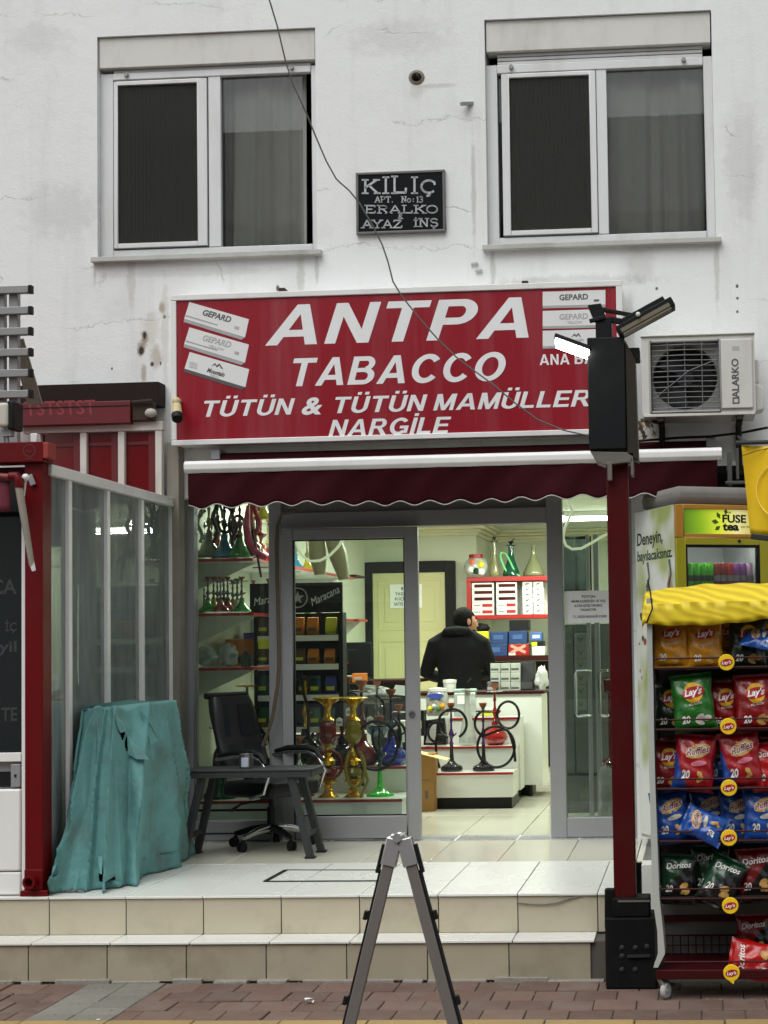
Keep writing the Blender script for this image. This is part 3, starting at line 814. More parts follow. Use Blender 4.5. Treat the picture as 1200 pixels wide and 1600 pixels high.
m_cartong = mat('printed_carton_grey', (0.38, 0.38, 0.38, 1), 0.6, var=0.15, vs=12)
def quad_px(corners, Y, dy, mb=None):
    mb = mb or MB()
    pts = [at(px, py, Y) for px, py in corners]
    return mb.prism(pts, (0, -dy, 0))
# three printed cartons, tilted, on the left of the sign; three straight ones on the right
def word_on(s, p0, p1, hpx, Y, m, parent, bold=0.02, shear=0):
    a, b = at(*p0, Y), at(*p1, Y)
    r = (b - a); up = Vector((0, -1, 0)).cross(r) * -1
    part('lettering', text_at(s, a, r, (Vector((0, 1, 0)).cross(r) * -1).normalized() if (Vector((0, 1, 0)).cross(r) * -1).z > 0 else Vector((0, 1, 0)).cross(r).normalized(), r.length, hpx / S(Y), shear, bold, 0.001), m, parent)
for k, (dx, dy) in enumerate([(0, 0), (0, 39.5), (0.5, 78)]):
    pk = part('carton_print', quad_px([(296 + dx, 472 + dy), (389 + dx, 499 + dy), (383 + dx, 527 + dy), (288 + dx, 498 + dy)], YT, 0.002), m_carton, sign)
    part('carton_edge', quad_px([(288 + dx, 498 + dy), (383 + dx, 527 + dy), (377 + dx, 531 + dy), (287 + dx, 503 + dy)], YT, 0.0022), m_cartong if k < 2 else m_ink, pk)
    if k < 2:
        word_on('GEPARD', (316, 492 + dy), (360, 504 + dy), 9, YT - 0.002, m_ink if k == 0 else m_inkl, pk, 0.03, 0.15)
        word_on('YELLOW', (325, 502 + dy), (350, 509 + dy), 3.5, YT - 0.002, m_inkl, pk) if k else None
        part('stripe', quad_px([(290, 492 + dy), (340, 507 + dy), (340, 509 + dy), (290, 494.5 + dy)], YT - .002, 0.0006), m_cartong, pk)
        part('dot', quad_px([(367, 509 + dy), (374, 511 + dy), (373, 516 + dy), (366, 514 + dy)], YT - .002, 0.0006), m_inkl, pk)
    else:
        pk_p = [(330, 573), (336, 567), (338.5, 571), (343, 568), (349, 577), (346, 576), (342.5, 571), (339, 574.5), (336, 570)]
        part('mountain_mark', quad_px(pk_p, YT - .002, 0.0008), m_ink, pk)
        word_on('Mountain', (323, 581), (350, 589), 7, YT - 0.002, m_ink, pk, 0.03, 0.2)
        word_on('TOBACCO', (328, 587), (341, 591), 2.5, YT - 0.002, m_inkl, pk)
        for j in range(3): word_on('KAÇAK TUT', (296, 567 + 3.5 * j), (308, 570 + 3.5 * j), 2.2, YT - 0.002, m_inkl, pk)
for k, (t, b) in enumerate([(454, 478), (484, 510), (515, 541)]):
    pk = part('carton_print', quad_px([(848, t + 2), (946, t - 1), (946, b - 2.5), (848, b)], YT, 0.002), m_carton, sign)
    part('carton_edge', quad_px([(848, b), (946, b - 2.5), (946, b + 2), (848, b + 4)], YT, 0.0022), m_cartong, pk)
    if k < 2:
        word_on('GEPARD', (874, t + 15 if k == 0 else t + 15.5), (919, t + 13.5 if k == 0 else t + 14), 8.5, YT - 0.002, m_ink if k == 0 else m_inkl, pk, 0.03)
        if k: word_on('YELLOW', (886, t + 22), (910, t + 21.5), 4, YT - 0.002, m_inkl, pk)
        part('dot', quad_px([(928, t + 14), (936, t + 13.6), (936, t + 17), (928, t + 17.4)], YT - .002, 0.0006), m_ink, pk)
    else:
        part('mountain_mark', quad_px([(892, 527), (898, 521), (900, 524), (904, 520), (908, 527), (905.5, 526), (903.5, 523), (900.5, 527), (898, 524)], YT - .002, 0.0008), m_ink, pk)
        word_on('Mountain', (889, 534), (912, 533), 5, YT - 0.002, m_inkl, pk, 0.02, 0.2)
for px, py in ((440, 453), (820, 442)):
    p = at(px, py, YS + .02)
    part('fixing', MB().box(p.x - 0.02, p.x + 0.02, YS + 0.02, YF - 0.01, p.z - 0.01, p.z + 0.014), mat('rusty_steel', (0.05, 0.035, 0.025, 1), 0.7) if 'rusty_steel' not in MATS else MATS['rusty_steel'], sign)

# ---- nameplate, letters cut with slab serifs
YP = YF - 0.03
pl = thing('nameplate', 'small black metal nameplate with silver letters between the two windows', 'plaque', at(626, 362, YF))
x0, x1 = at(556, 316, YP).x, at(695.5, 316, YP).x; z0, z1 = at(626, 364, YP).z, at(626, 267, YP).z
part('plate', MB().box(x0 + .006, x1 - .006, YP + 0.008, YF - 0.002, z0 + .006, z1 - .006), mat('black_plate', (0.008, 0.009, 0.01, 1), 0.25), pl)
t = 0.017
part('frame', MB().box(x0, x1, YP, YF - .004, z0, z0 + t).box(x0, x1, YP, YF - .004, z1 - t, z1).box(x0, x0 + t, YP + .001, YF - .004, z0 + t, z1 - t).box(x1 - t, x1, YP + .001, YF - .004, z0 + t, z1 - t), mat('dull_steel_frame', (0.16, 0.155, 0.15, 1), 0.4, 0.6), pl, bevel=0.003)
def arc(cx, cy, rx, ry, a0, a1, n=10):
    return [(cx + rx * math.cos(math.radians(a0 + (a1 - a0) * i / n)), cy + ry * math.sin(math.radians(a0 + (a1 - a0) * i / n))) for i in range(n + 1)]
GL = {  # strokes, serifs (x, y, width); unit cap height, width .8
    'K': ([[(.15, 0), (.15, 1)], [(.15, .42), (.72, 1)], [(.34, .58), (.75, 0)]], [(.15, 0), (.15, 1), (.7, 1), (.74, 0)]),
    'I': ([[(.3, 0), (.3, 1)]], [(.3, 0), (.3, 1)]), 'İ': ([[(.3, 0), (.3, .8)], [(.3, .98), (.3, 1.1)]], [(.3, 0), (.3, .8)]),
    'L': ([[(.18, 0), (.18, 1)], [(.18, .04), (.72, .04), (.74, .3)]], [(.18, 0), (.18, 1)]),
    'Ç': ([arc(.45, .5, .36, .46, 50, 310, 14) , [(.72, .85), (.74, .65)], [(.45, .02), (.5, -.16), (.36, -.2)]], []),
    'A': ([[(.05, 0), (.4, 1), (.76, 0)], [(.18, .34), (.62, .34)]], [(.05, 0), (.76, 0)]),
    'P': ([[(.16, 0), (.16, 1)], [(.16, .97), (.45, .97)] + arc(.45, .72, .26, .25, 90, -90) + [(.16, .47)]], [(.16, 0), (.16, 1)]),
    'T': ([[(.4, 0), (.4, 1)], [(.05, .78), (.06, .97), (.74, .97), (.75, .78)]], [(.4, 0)]),
    '.': ([[(.2, 0), (.2, .1)]], []), ':': ([[(.2, .1), (.2, .22)], [(.2, .5), (.2, .62)]], []), ' ': ([], []),
    'N': ([[(.14, 0), (.14, 1), (.68, 0), (.68, 1)]], [(.14, 0), (.68, 1), (.12, 1)]), 'o': ([arc(.36, .32, .26, .32, 0, 360, 14)], []),
    '1': ([[(.2, .8), (.34, 1), (.34, 0)]], [(.34, 0)]), '3': ([arc(.32, .74, .24, .25, 150, -90, 8) + arc(.32, .25, .27, .25, 90, -150, 8)], []),
    'E': ([[(.15, 0), (.15, 1)], [(.15, .97), (.7, .97), (.71, .8)], [(.15, .5), (.5, .5)], [(.15, .03), (.7, .03), (.73, .24)]], [(.15, 0), (.15, 1)]),
    'R': ([[(.16, 0), (.16, 1)], [(.16, .97), (.42, .97)] + arc(.42, .74, .25, .23, 90, -90) + [(.16, .51)], [(.4, .5), (.74, 0)]], [(.16, 0), (.16, 1), (.74, 0)]),
    'O': ([arc(.42, .5, .36, .48, 0, 360, 18)], []), 'Y': ([[(.06, 1), (.4, .48), (.74, 1)], [(.4, .5), (.4, 0)]], [(.06, 1), (.74, 1), (.4, 0)]),
    'Z': ([[(.08, .78), (.1, .97), (.7, .97), (.08, .03), (.72, .03), (.74, .26)]], []),
    '&': ([[(.75, 0), (.25, .7)] + arc(.4, .8, .17, .18, 200, -20, 8) + [(.15, .3)] + arc(.36, .22, .24, .22, 160, 370, 8)], []),
    'Ş': ([arc(.4, .74, .26, .24, 20, 270, 9) + arc(.4, .26, .28, .25, 90, -160, 9), [(.4, 0), (.46, -.16), (.32, -.2)]], []),
}
def slab_word(mb, s, px0, px1, yb, cap_px, Y, sw=0.13, arch=0.0):
    n = sum(0.55 if ch in ' .:Iİ1' else 0.86 for ch in s)
    k = (px1 - px0) / n; x = 0.0; tot = n
    for ch in s:
        w = 0.55 if ch in ' .:Iİ1' else 0.86
        st, se = GL[ch]
        mid = (x + w / 2) / tot
        hs = 1.0 + arch * (1 - (2 * mid - 1) ** 2)
        f = lambda q: at(px0 + (x + q[0] * (w / 0.86 if ch not in ' .:Iİ1' else 1)) * k, yb - q[1] * cap_px * hs, Y)
        wd = sw * cap_px / S(Y)
        for pth in st:
            for i in range(len(pth) - 1):
                a, b = f(pth[i]), f(pth[i + 1])
                if (b - a).length < 1e-5: continue
                e = (b - a).normalized() * wd * 0.2
                mb.bar(a - e, b + e, wd, 0.004, (0, 1, 0))
        for sx_, sy_ in se:
            a, b = f((sx_ - 0.17, sy_)), f((sx_ + 0.17, sy_))
            mb.bar(a, b, wd * 0.7, 0.004, (0, 1, 0))
        x += w
YL_ = YP + 0.006
for s, a, b, yb, ch, sw, ar in [('KILIÇ', 566, 683, 302, 17, 0.2, 0.55), ('APT.  No:13', 586, 663, 316, 9, 0.17, 0), ('ERALKO', 570, 685, 333, 12, 0.17, 0), ('&', 621, 631, 342, 7, 0.18, 0), ('AYAZ', 566, 630, 356, 12, 0.17, 0), ('İNŞ', 644, 687, 354, 12.5, 0.17, 0)]:
    mb = MB(); slab_word(mb, s, a, b, yb, ch, YL_, sw, ar)
    part('lettering', mb, mat('silver_letters', (0.5, 0.52, 0.52, 1), 0.35, 0.5, 0.25, 40) if 'silver_letters' not in MATS else MATS['silver_letters'], pl)

# ---- air conditioner
YA = 9.72
ac = thing('air_conditioner', 'white outdoor air conditioner unit on wall brackets, grille of its fan facing the street', 'air conditioner', at(1090, 650, YA))
ax = lambda px: at(px, 590, YA).x
az = lambda py: at(1090, py, YA).z
m_ac = mat('ac_white', (0.62, 0.61, 0.57, 1), 0.45, 0, 0.03, 5, dirt=0.4, dcol=(0.36, 0.33, 0.27, 1), ds=4, streak=0.6)
gx0, gx1, gz0, gz1 = ax(1017), ax(1124), az(641), az(534)
cas = holed(ax(1003), ax(1180), az(645), az(525), [(gx0, gx1, gz0, gz1)], YA, YA + 0.02)
cas.box(ax(1003), ax(1180), YA + 0.022, YA + 0.3, az(525) - 0.012, az(525)).box(ax(1003), ax(1180), YA + 0.022, YA + 0.3, az(645), az(645) + 0.012)
cas.box(ax(1003), ax(1003) + 0.012, YA + 0.022, YA + 0.3, az(645) + .012, az(525) - .012).box(ax(1180) - 0.012, ax(1180), YA + 0.022, YA + 0.3, az(645) + .012, az(525) - .012)
cas.box(ax(1003) + .01, ax(1180) - .01, YA + 0.28, YA + 0.298, az(645) + .01, az(525) - .01)
part('casing', cas, m_ac, ac)
part('lid', MB().box(ax(1002), ax(1181), YA - 0.012, YA + 0.305, az(525) + 0.001, az(525) + 0.014), m_ac, ac, bevel=0.006)
part('foot_tray', MB().box(ax(1004), ax(1179), YA - 0.006, YA + 0.3, az(650), az(645) - 0.001), m_ac, ac, bevel=0.004)
cxm, czm, rr = (gx0 + gx1) / 2, (gz0 + gz1) / 2, (gx1 - gx0) / 2 - 0.012
coil = MB()
coil.box(gx0 - .01, gx1 + .01, YA + 0.2, YA + 0.22, gz0 - .01, gz1 + .01)
part('coil', coil, mat('coil_dark', (0.05, 0.05, 0.05, 1), 0.5, 0.5, 0.4, 20), ac)
# square shroud with a round mouth
sh = MB(); n_ = 32
for k in range(n_):
    a0, a1 = 2 * math.pi * k / n_, 2 * math.pi * (k + 1) / n_
    def sq(a):
        c_, s_ = math.cos(a), math.sin(a); m_ = max(abs(c_), abs(s_))
        return (cxm + c_ / m_ * (gx1 - gx0) / 2, YA + 0.03, czm + s_ / m_ * (gz1 - gz0) / 2)
    ci = lambda a, y: (cxm + math.cos(a) * rr, y, czm + math.sin(a) * rr)
    sh.quad(sq(a0), sq(a1), ci(a1, YA + 0.045), ci(a0, YA + 0.045))
    sh.quad(ci(a0, YA + 0.045), ci(a1, YA + 0.045), ci(a1, YA + 0.14), ci(a0, YA + 0.14))
part('shroud', sh, mat('shroud_grey', (0.2, 0.2, 0.19, 1), 0.6, var=0.1), ac, smooth=True)
fan = MB().lathe([(0, -0.03), (0.05, -0.025), (0.055, 0.03), (0, 0.03)], n=14)
for k in range(3):
    vs = []; m_ = 6
    for i in range(m_ + 1):
        r = 0.05 + (rr - 0.06) * i / m_
        for sgn in (-1, 1):
            a = 2 * math.pi * k / 3 + sgn * (0.5 - 0.1 * i / m_) + 0.25 * i / m_
            vs.append((r * math.cos(a), r * math.sin(a), sgn * 0.025))
    fan.add(vs, [(2 * i, 2 * i + 1, 2 * i + 3, 2 * i + 2) for i in range(m_)])
part('fan', fan.xf(Matrix.Translation((cxm, YA + 0.1, czm)) @ Matrix.Rotation(math.pi / 2, 4, 'X')), mat('fan_black', (0.03, 0.032, 0.04, 1), 0.4), ac, smooth=True)
gr = MB()
for k in range(13):
    z = gz0 + (gz1 - gz0) * (k + 0.5) / 13
    gr.tube([(gx0, YA + 0.008, z), (cxm, YA - 0.012, z), (gx1, YA + 0.008, z)], 0.0035, 5)
for k in range(1, 4):
    x = gx0 + (gx1 - gx0) * k / 4
    gr.tube([(x, YA - 0.004, gz0), (x, YA - 0.008, czm), (x, YA - 0.004, gz1)], 0.003, 5)
gr.tube([(gx0 + .02, YA - .004, gz0 + .08), (cxm + 0.02, YA - .016, czm + .03), (gx1 - .02, YA - .004, czm + .1)], 0.003, 5)
part('grille', gr, mat('grille_wire', (0.16, 0.16, 0.155, 1), 0.4), ac)
rim = MB(); w_ = 0.012
for (a, b, c, d) in ((gx0, gx1, gz0 - w_, gz0), (gx0, gx1, gz1, gz1 + w_), (gx0 - w_, gx0, gz0 - w_, gz1 + w_), (gx1, gx1 + w_, gz0 - w_, gz1 + w_)):
    rim.box(a, b, YA - 0.008, YA + 0.012, c, d)
part('grille_frame', rim, mat('grille_frame_grey', (0.34, 0.34, 0.33, 1), 0.45), ac, bevel=0.005)
front = part('front_panel', MB().box(ax(1127), ax(1176), YA - 0.016, YA - 0.001, az(640), az(532)), m_ac, ac, bevel=0.007, seg=3)
o_ = Vector((ax(1154), YA - 0.016, az(624))); 
part('lettering', text_at('ALARKO', o_, (0, 0, 1), (-1, 0, 0), 62 / S(YA), 10.5 / S(YA), 0, 0.02, 0.002), m_ink, front)
lg = MB(); p = Vector((ax(1149), 0, az(628)))
for (a, b, c, d) in ((-.022, .022, -.02, -.012), (-.022, .022, .012, .02), (-.022, -.013, -.012, .012), (.013, .022, -.012, .012)):
    lg.box(p.x + a, p.x + b, YA - 0.018, YA - 0.0155, p.z + c, p.z + d)
part('emblem', lg, m_ink, front)
part('sticker', MB().box(ax(1145), ax(1156), YA - 0.0175, YA - 0.0155, az(549.5), az(543.5)), m_inkl, front)
part('valve_cover', MB().prism([(ax(1180) + .001, YA + .06, az(643)), (ax(1180) + .055, YA + .06, az(640)), (ax(1180) + .055, YA + .06, az(606)), (ax(1180) + .001, YA + .06, az(598))], (0, 0.16, 0)), m_ac, ac, bevel=0.008)
part('handle_cup', MB().box(ax(1180) + .001, ax(1180) + 0.028, YA + .1, YA + .2, az(596), az(560)), m_ac, ac, bevel=0.008)
for px in (1031, 1155):
    x = ax(px)
    bk = MB().box(x - 0.02, x + 0.02, YA + 0.0, YF, az(650) - 0.03, az(650) - 0.001).box(x - 0.02, x + 0.02, YF - 0.02, YF - .001, az(650) - 0.34, az(650) - 0.03)
    bk.bar((x, YA + 0.03, az(650) - 0.03), (x, YF - 0.02, az(650) - 0.3), 0.02, 0.025)
    part('bracket', bk, mat('bracket_black', (0.025, 0.023, 0.02, 1), 0.6) if 'bracket_black' not in MATS else MATS['bracket_black'], ac, bevel=0.003)
    part('rubber_foot', MB().box(x - 0.03, x + 0.03, YA + 0.01, YA + 0.06, az(650) - 0.0, az(650) + 0.02), m_rubber, ac)
# dry leaves and cable caught under the unit, and the service cable
mb = MB(); q = random.Random(4)
for k in range(26):
    c = at(q.uniform(994, 1026), q.uniform(655, 688), 9.8 + q.uniform(-.05, .08)); a = Vector((q.uniform(-1, 1), q.uniform(-1, 1), q.uniform(-1, 1))).normalized() * q.uniform(0.02, 0.045)
    b = a.cross(Vector((q.uniform(-1, 1), q.uniform(-1, 1), q.uniform(-1, 1)))).normalized() * 0.018
    mb.quad(c - a, c + b * .6, c + a, c - b)
solo('leaf_litter', mb, mat('dry_leaf', (0.2, 0.15, 0.08, 1), 0.9, var=0.4, vs=30), 'tuft of dry leaves caught under the air conditioner', 'leaves', kind='stuff')
pts = [at(px, py, 9.93) for px, py in [(985, 690), (1010, 688), (1060, 684), (1110, 682), (1160, 676), (1200, 668)]]
solo('cable', MB().tube(pts, 0.009, 6), m_black, 'black cable running under the air conditioner brackets', 'cable', smooth=True)

# ---- wire hanging down across the facade
pp = [(405, -60, 8.9), (421, 0, 9.0), (433, 40, 9.05), (446, 95, 9.1), (458, 132, 9.15), (480, 180, 9.2), (494, 215, 9.25), (510, 252, 9.3), (525, 279, 9.32), (531, 285, 9.33), (546, 298, 9.35), (562, 318, 9.38), (581, 350, 9.42),
      (597, 382, 9.46), (606, 408, 9.5), (614, 440, 9.53), (628, 463, 9.56), (655, 497, 9.6), (684, 530, 9.65), (715, 560, 9.68), (742, 580, 9.7), (772, 602, 9.72), (805, 630, 9.75), (840, 656, 9.78), (880, 672, 9.8), (925, 682, 9.84), (985, 689, 9.88)]
solo('wire', MB().tube([at(a, b, c) for a, b, c in pp], 0.0055, 6), mat('wire_grey', (0.13, 0.13, 0.125, 1), 0.6), 'thin grey wire hanging loosely across the white facade and red sign', 'wire', smooth=True)

# ---- awning, rolled most of the way in
YB = 9.50
m_cloth = mat('maroon_canvas', rgb(50, 3, 11), 0.85, 0, 0.1, 5, bump=0.12, bs=250, dirt=0.3, dcol=(0.03, 0.004, 0.008, 1), ds=4)
aw = thing('awning', 'maroon retractable awning with white front bar and scalloped valance', 'awning', at(700, 720, YF))
bx0, bx1 = at(288, 724, YB).x, at(1128, 710, YB).x
bz0, bz1 = at(700, 731, YB).z, at(700, 710, YB).z
rod = [(YB, bz0 + 0.006), (YB - 0.018, bz0 + 0.03), (YB - 0.018, bz1 - 0.02), (YB, bz1), (YB + 0.035, bz1), (YB + 0.035, bz0 + .006)]
part('front_bar', MB().prism([(bx0, y, z) for y, z in rod], (bx1 - bx0, 0, 0)), m_white, aw, bevel=0.005)
rows = []; n_ = 240
for j in range(10):
    t = j / 9; r = []
    for i in range(n_ + 1):
        u = i / n_; x = bx0 + 0.02 + (bx1 - bx0 - 0.05) * u
        sc = abs(math.sin(math.pi * x / 0.193)) 
        drop = 0.205 + 0.028 * (0.5 + 0.5 * math.cos(2 * math.pi * x / 0.193)) + 0.006 * math.sin(x * 3.1)
        y = YB + 0.005 + 0.03 * t * math.sin(x * 3.3 + 1) + 0.016 * t * math.sin(x * 8.7) + 0.006 * math.sin(x * 21 + t * 4) + 0.02 * t
        r.append((x, y, bz0 + 0.012 - drop * t))
    rows.append(r)
va = part('valance', MB().rings(rows, close=False, caps=False), m_cloth, aw, smooth=True)
md = va.modifiers.new('thickness', 'SOLIDIFY'); md.thickness = 0.002
part('valance_trim', MB().tube([Vector(p) + Vector((0, -0.002, 0)) for p in rows[-1]], 0.0035, 5), mat('trim_pale', (0.45, 0.42, 0.4, 1), 0.8), va, smooth=True)
ct = MB(); rows2 = []
for j in range(6):
    t = j / 5
    rows2.append([(bx0 + 0.03 + (bx1 - bx0 - 0.07) * i / 60, YB + 0.03 + (YF - 0.1 - YB - 0.03) * t, bz1 - 0.012 + 0.09 * t - 0.012 * math.sin(math.pi * t) + 0.004 * math.sin(i * 0.9)) for i in range(61)])
cv = part('canvas', MB().rings(rows2, close=False, caps=False), m_cloth, aw, smooth=True)
md = cv.modifiers.new('thickness', 'SOLIDIFY'); md.thickness = 0.002
part('roller', MB().cyl((bx0 + .03, YF - 0.1, bz1 + 0.065), (bx1 - .04, YF - 0.1, bz1 + 0.065), 0.045, n=14), m_cloth, aw, smooth=True)
for x in (bx0 + 0.06, bx1 - 0.06):
    part('arm', MB().bar((x, YB + 0.04, bz0 + 0.02), (x + (0.25 if x < -1 else -0.25), 9.8, bz0 + 0.03), 0.03, 0.04).bar((x + (0.25 if x < -1 else -0.25), 9.8, bz0 + 0.03), (x, YF - 0.02, bz0 + 0.04), 0.03, 0.04), m_white, aw, bevel=0.003)
    part('wall_bracket', MB().box(x - 0.03, x + 0.03, YF - 0.16, YF - 0.002, bz1 - 0.02, bz1 + 0.13), m_alu, aw, bevel=0.003)
p = at(1140, 730, 9.8)
solo('bracket', MB().bar((p.x, 9.8, p.z + .1), (p.x, 9.8, p.z - .12), 0.03, 0.02).bar((p.x + .05, 9.8, p.z + .12), (p.x + .05, 9.8, p.z - .08), 0.02, 0.02).bar((p.x - .03, 9.8, p.z - .1), (p.x + .1, 9.8, p.z - .1), 0.03, 0.02).bar((p.x, 9.8, p.z), (p.x, YF, p.z + .02), 0.03, 0.03),
     mat('grey_steel', (0.11, 0.11, 0.1, 1), 0.5, 0.5), 'grey steel bracket at the right end of the awning', 'bracket', bevel=0.003)

# ---- security camera on the sign's lower left corner
sc_ = thing('security_camera', 'small yellowed bullet security camera at lower left of the red sign', 'camera', at(277, 650, YS - .06))
p = at(276, 634, YS - 0.05); q_ = at(277, 655, YS - 0.13)
part('housing', MB().tube([p + Vector((0, 0.0, 0.02)), p, p.lerp(q_, .7)], [0.018, 0.03, 0.034], 14), mat('yellowed_plastic', (0.55, 0.47, 0.25, 1), 0.5), sc_, smooth=True)
part('lens_hood', MB().tube([p.lerp(q_, .68), q_], [0.037, 0.034], 14), m_black, sc_, smooth=True)
part('mount', MB().ball(p + Vector((-.004, 0.01, 0.03)), 0.03).cyl(p + Vector((0, 0.0, .03)), p + Vector((0, 0.06, .04)), 0.014), MATS['yellowed_plastic'], sc_, smooth=True)

# ================================================================== LEFT: KIOSK AND WHAT RISES BEHIND IT
YK = 7.96
kx = lambda px, Y=YK: at(px, 1050, Y).x
kz = lambda py, Y=YK, px=55: at(px, py, Y).z
XK = flat(75, 1397, ZP).x
kio = thing('kiosk', 'red steel framed kiosk with a glazed side wall facing the shop porch', 'kiosk', (XK, YK + 0.03, ZP))
PX0 = kx(38) 
post = part('post', MB().box(PX0, XK, YK + 0.005, YK + 0.12, ZP + .03, kz(700)), m_redpaint, kio, bevel=0.004)
part('foot', MB().box(PX0 - .02, XK + .03, YK - 0.01, YK + 0.13, ZP + .0, ZP + 0.03).box(PX0, XK, YK - 0.004, YK + 0.004, ZP + .03, ZP + 0.14), m_redpaint, post, bevel=0.004)
p = at(50, 1377, YK - .01)
part('pipe_end', MB().lathe([(0.03, 0), (0.034, 0.01), (0.034, 0.05), (0.022, 0.05), (0.02, 0.01)], n=16).xf(Matrix.Translation((p.x, YK - 0.004, p.z)) @ Matrix.Rotation(math.pi / 2, 4, 'X')), m_redpaint, post, smooth=True)
part('beam', MB().box(-6.5, kx(72), YK - 0.03, YK + 0.1, kz(723), kz(691)), m_redpaint, kio, bevel=0.005)
part('corner_block', MB().box(kx(72) + .001, kx(81), YK - 0.04, YK + 0.06, kz(718), kz(693)), mat('faded_red', rgb(150, 50, 42), 0.6), kio, bevel=0.005)
# beam emblem (worn round mark and bars under it)
mk = MB(); p = at(46, 704, YK - .03)
for k in range(20):
    a0, a1 = 2 * math.pi * k / 20, 2 * math.pi * (k + 1) / 20
    mk.quad(*[(p.x + r * math.cos(a), p.y - 0.001, p.z + r * math.sin(a)) for r, a in ((0.036, a0), (0.036, a1), (0.029, a1), (0.029, a0))])
mk.bar((p.x - .02, p.y - .001, p.z + .005), (p.x, p.y - .001, p.z - .012), .006, .002, (0, 1, 0)).bar((p.x + .02, p.y - .001, p.z + .005), (p.x, p.y - .001, p.z - .012), .006, .002, (0, 1, 0))
mk.bar((p.x - .025, p.y - .001, p.z - .045), (p.x + .025, p.y - .001, p.z - .045), .006, .002, (0, 1, 0))
part('emblem', mk, mat('worn_red_mark', rgb(92, 22, 24), 0.7), kio)
# side wall: sloping look comes from the view, rails run straight back to the facade
YB_ = side(272, 778, XK).y - 0.02
zr1 = side(75, 725, XK).z; zr0 = side(75, 742, XK).z
part('side_rail', MB().box(XK - 0.05, XK + 0.02, YK + 0.08, YB_, zr0, zr1), m_white, kio, bevel=0.004)
part('side_sill', MB().box(XK - 0.05, XK + 0.005, YK + 0.12, YB_, ZP, ZP + 0.06), m_alu, kio, bevel=0.004)
ys = [YK + 0.12] + [side(px, 900, XK).y for px in (108.5, 168.5, 222, 273)]
ys[-1] = YB_ - 0.03
for k, y in enumerate(ys[1:]):
    part('mullion', MB().box(XK - 0.035, XK + 0.008, y - 0.022, y + 0.022, ZP + 0.06, zr0), m_white, kio, bevel=0.003)
for k in range(4):
    part('pane', MB().box(XK - 0.02, XK - 0.014, ys[k], ys[k + 1], ZP + 0.06, zr0), m_sideglass, kio)
m_kin = mat('kiosk_interior', (0.34, 0.37, 0.36, 1), 0.8, var=0.1)
part('blind', MB().box(XK - 0.5, XK - 0.48, YK + 0.2, YB_, ZP, zr0), m_kin, kio)
part('roof', MB().box(-6.5, XK - 0.05, YK + 0.1, YB_, zr0 + .01, zr1 - 0.01), m_redpaint, kio)
part('back_wall', MB().box(-6.5, XK - 0.03, YB_ - .02, YB_, ZP, zr0), m_kin, kio)
# street front: dark glass above, white panel below
part('front_stile', MB().box(kx(31), PX0 - 0.001, YK + 0.02, YK + 0.07, ZP + .01, kz(800)), m_white, kio, bevel=0.003)
part('front_glass', MB().box(-6.3, kx(31), YK + 0.04, YK + 0.048, kz(1176), kz(800)), mat('dark_glazing', (0.012, 0.015, 0.016, 1), 0.06, spec=0.6), kio)
part('front_fascia', MB().box(-6.3, kx(31), YK + 0.02, YK + 0.06, kz(798), kz(740)), m_dark, kio)
part('front_rail', MB().box(-6.3, kx(31) - .001, YK + 0.015, YK + 0.06, kz(1190), kz(1176)), m_white, kio, bevel=0.003)
part('gap_panel', MB().box(-6.3, kx(31) - .001, YK + 0.05, YK + 0.09, kz(1232), kz(1190)), m_alu, kio)
lt = MB().box(kx(14), kx(29), YK + 0.02, YK + 0.05, kz(1230), kz(1194)); part('latch', lt, m_alu, kio, bevel=0.004)
part('latch_hole', MB().box(kx(-6), kx(13), YK + 0.04, YK + 0.0495, kz(1230), kz(1206)).box(kx(20), kx(23), YK + 0.015, YK + .019, kz(1214), kz(1210)), m_black, kio)
part('front_panel', MB().box(-6.3, kx(30), YK + 0.012, YK + 0.06, ZP + 0.13, kz(1233)), m_white, kio, bevel=0.012, seg=3)
part('kick_panel', MB().box(-6.3, kx(30), YK + 0.016, YK + 0.06, ZP + 0.005, ZP + 0.125), m_white, kio, bevel=0.01, seg=3)
m_faint = mat('faint_lettering', (0.05, 0.055, 0.055, 1), 0.4)
for s, x0, x1, yb, ch in [('ÇA', -14, 26, 928, 22), ('İÇ', 8, 26, 986, 13), ('yil', -2, 26, 1018, 16), ('TE', 2, 27, 1126, 20)]:
    part('lettering', text_px(s, x0, x1, yb, ch, YK + 0.04, 0, 0.02, 0.001), m_faint, kio)
# folding arm and shade cloth at the kiosk front
arm = thing('folding_awning', 'beige folding awning arm with red elbow hanging in front of the kiosk post', 'awning arm', at(35, 760, YK - .1))
m_beige = mat('beige_tube', (0.3, 0.27, 0.22, 1), 0.55, 0, 0.1, 12, dirt=0.4, dcol=(0.12, 0.1, 0.08, 1), ds=8)
YQ = YK - 0.14
part('tube', MB().tube([at(28, 752, YQ), at(36, 800, YQ), at(50, 884, YQ + .02)], [0.02, 0.019, 0.014], 12), m_beige, arm, smooth=True)
part('cross_tube', MB().tube([at(-60, 740, YQ), at(22, 746, YQ)], 0.018, 12), mat('faded_red_tube', rgb(120, 40, 36), 0.5), arm, smooth=True)
part('elbow', MB().tube([at(15, 744, YQ), at(26, 744, YQ), at(30, 752, YQ), at(30, 762, YQ)], [0.022, 0.026, 0.026, 0.023], 12), m_redpaint, arm, smooth=True)
part('knob', MB().ball(at(40, 746, YQ + .02), 0.02).tube([at(40, 750, YQ + .02), at(37, 775, YQ + .03)], 0.006, 8), m_white, arm, smooth=True)
part('plate', MB().bar(at(46, 742, YK - .01), at(52, 758, YK - .01), 0.03, 0.012, (0, 1, 0)), m_alu, arm, bevel=0.003)
part('tip', MB().tube([at(49, 878, YQ + .02), at(53, 892, YQ + .02)], [0.015, 0.01], 10), m_white, arm)
r_ = []
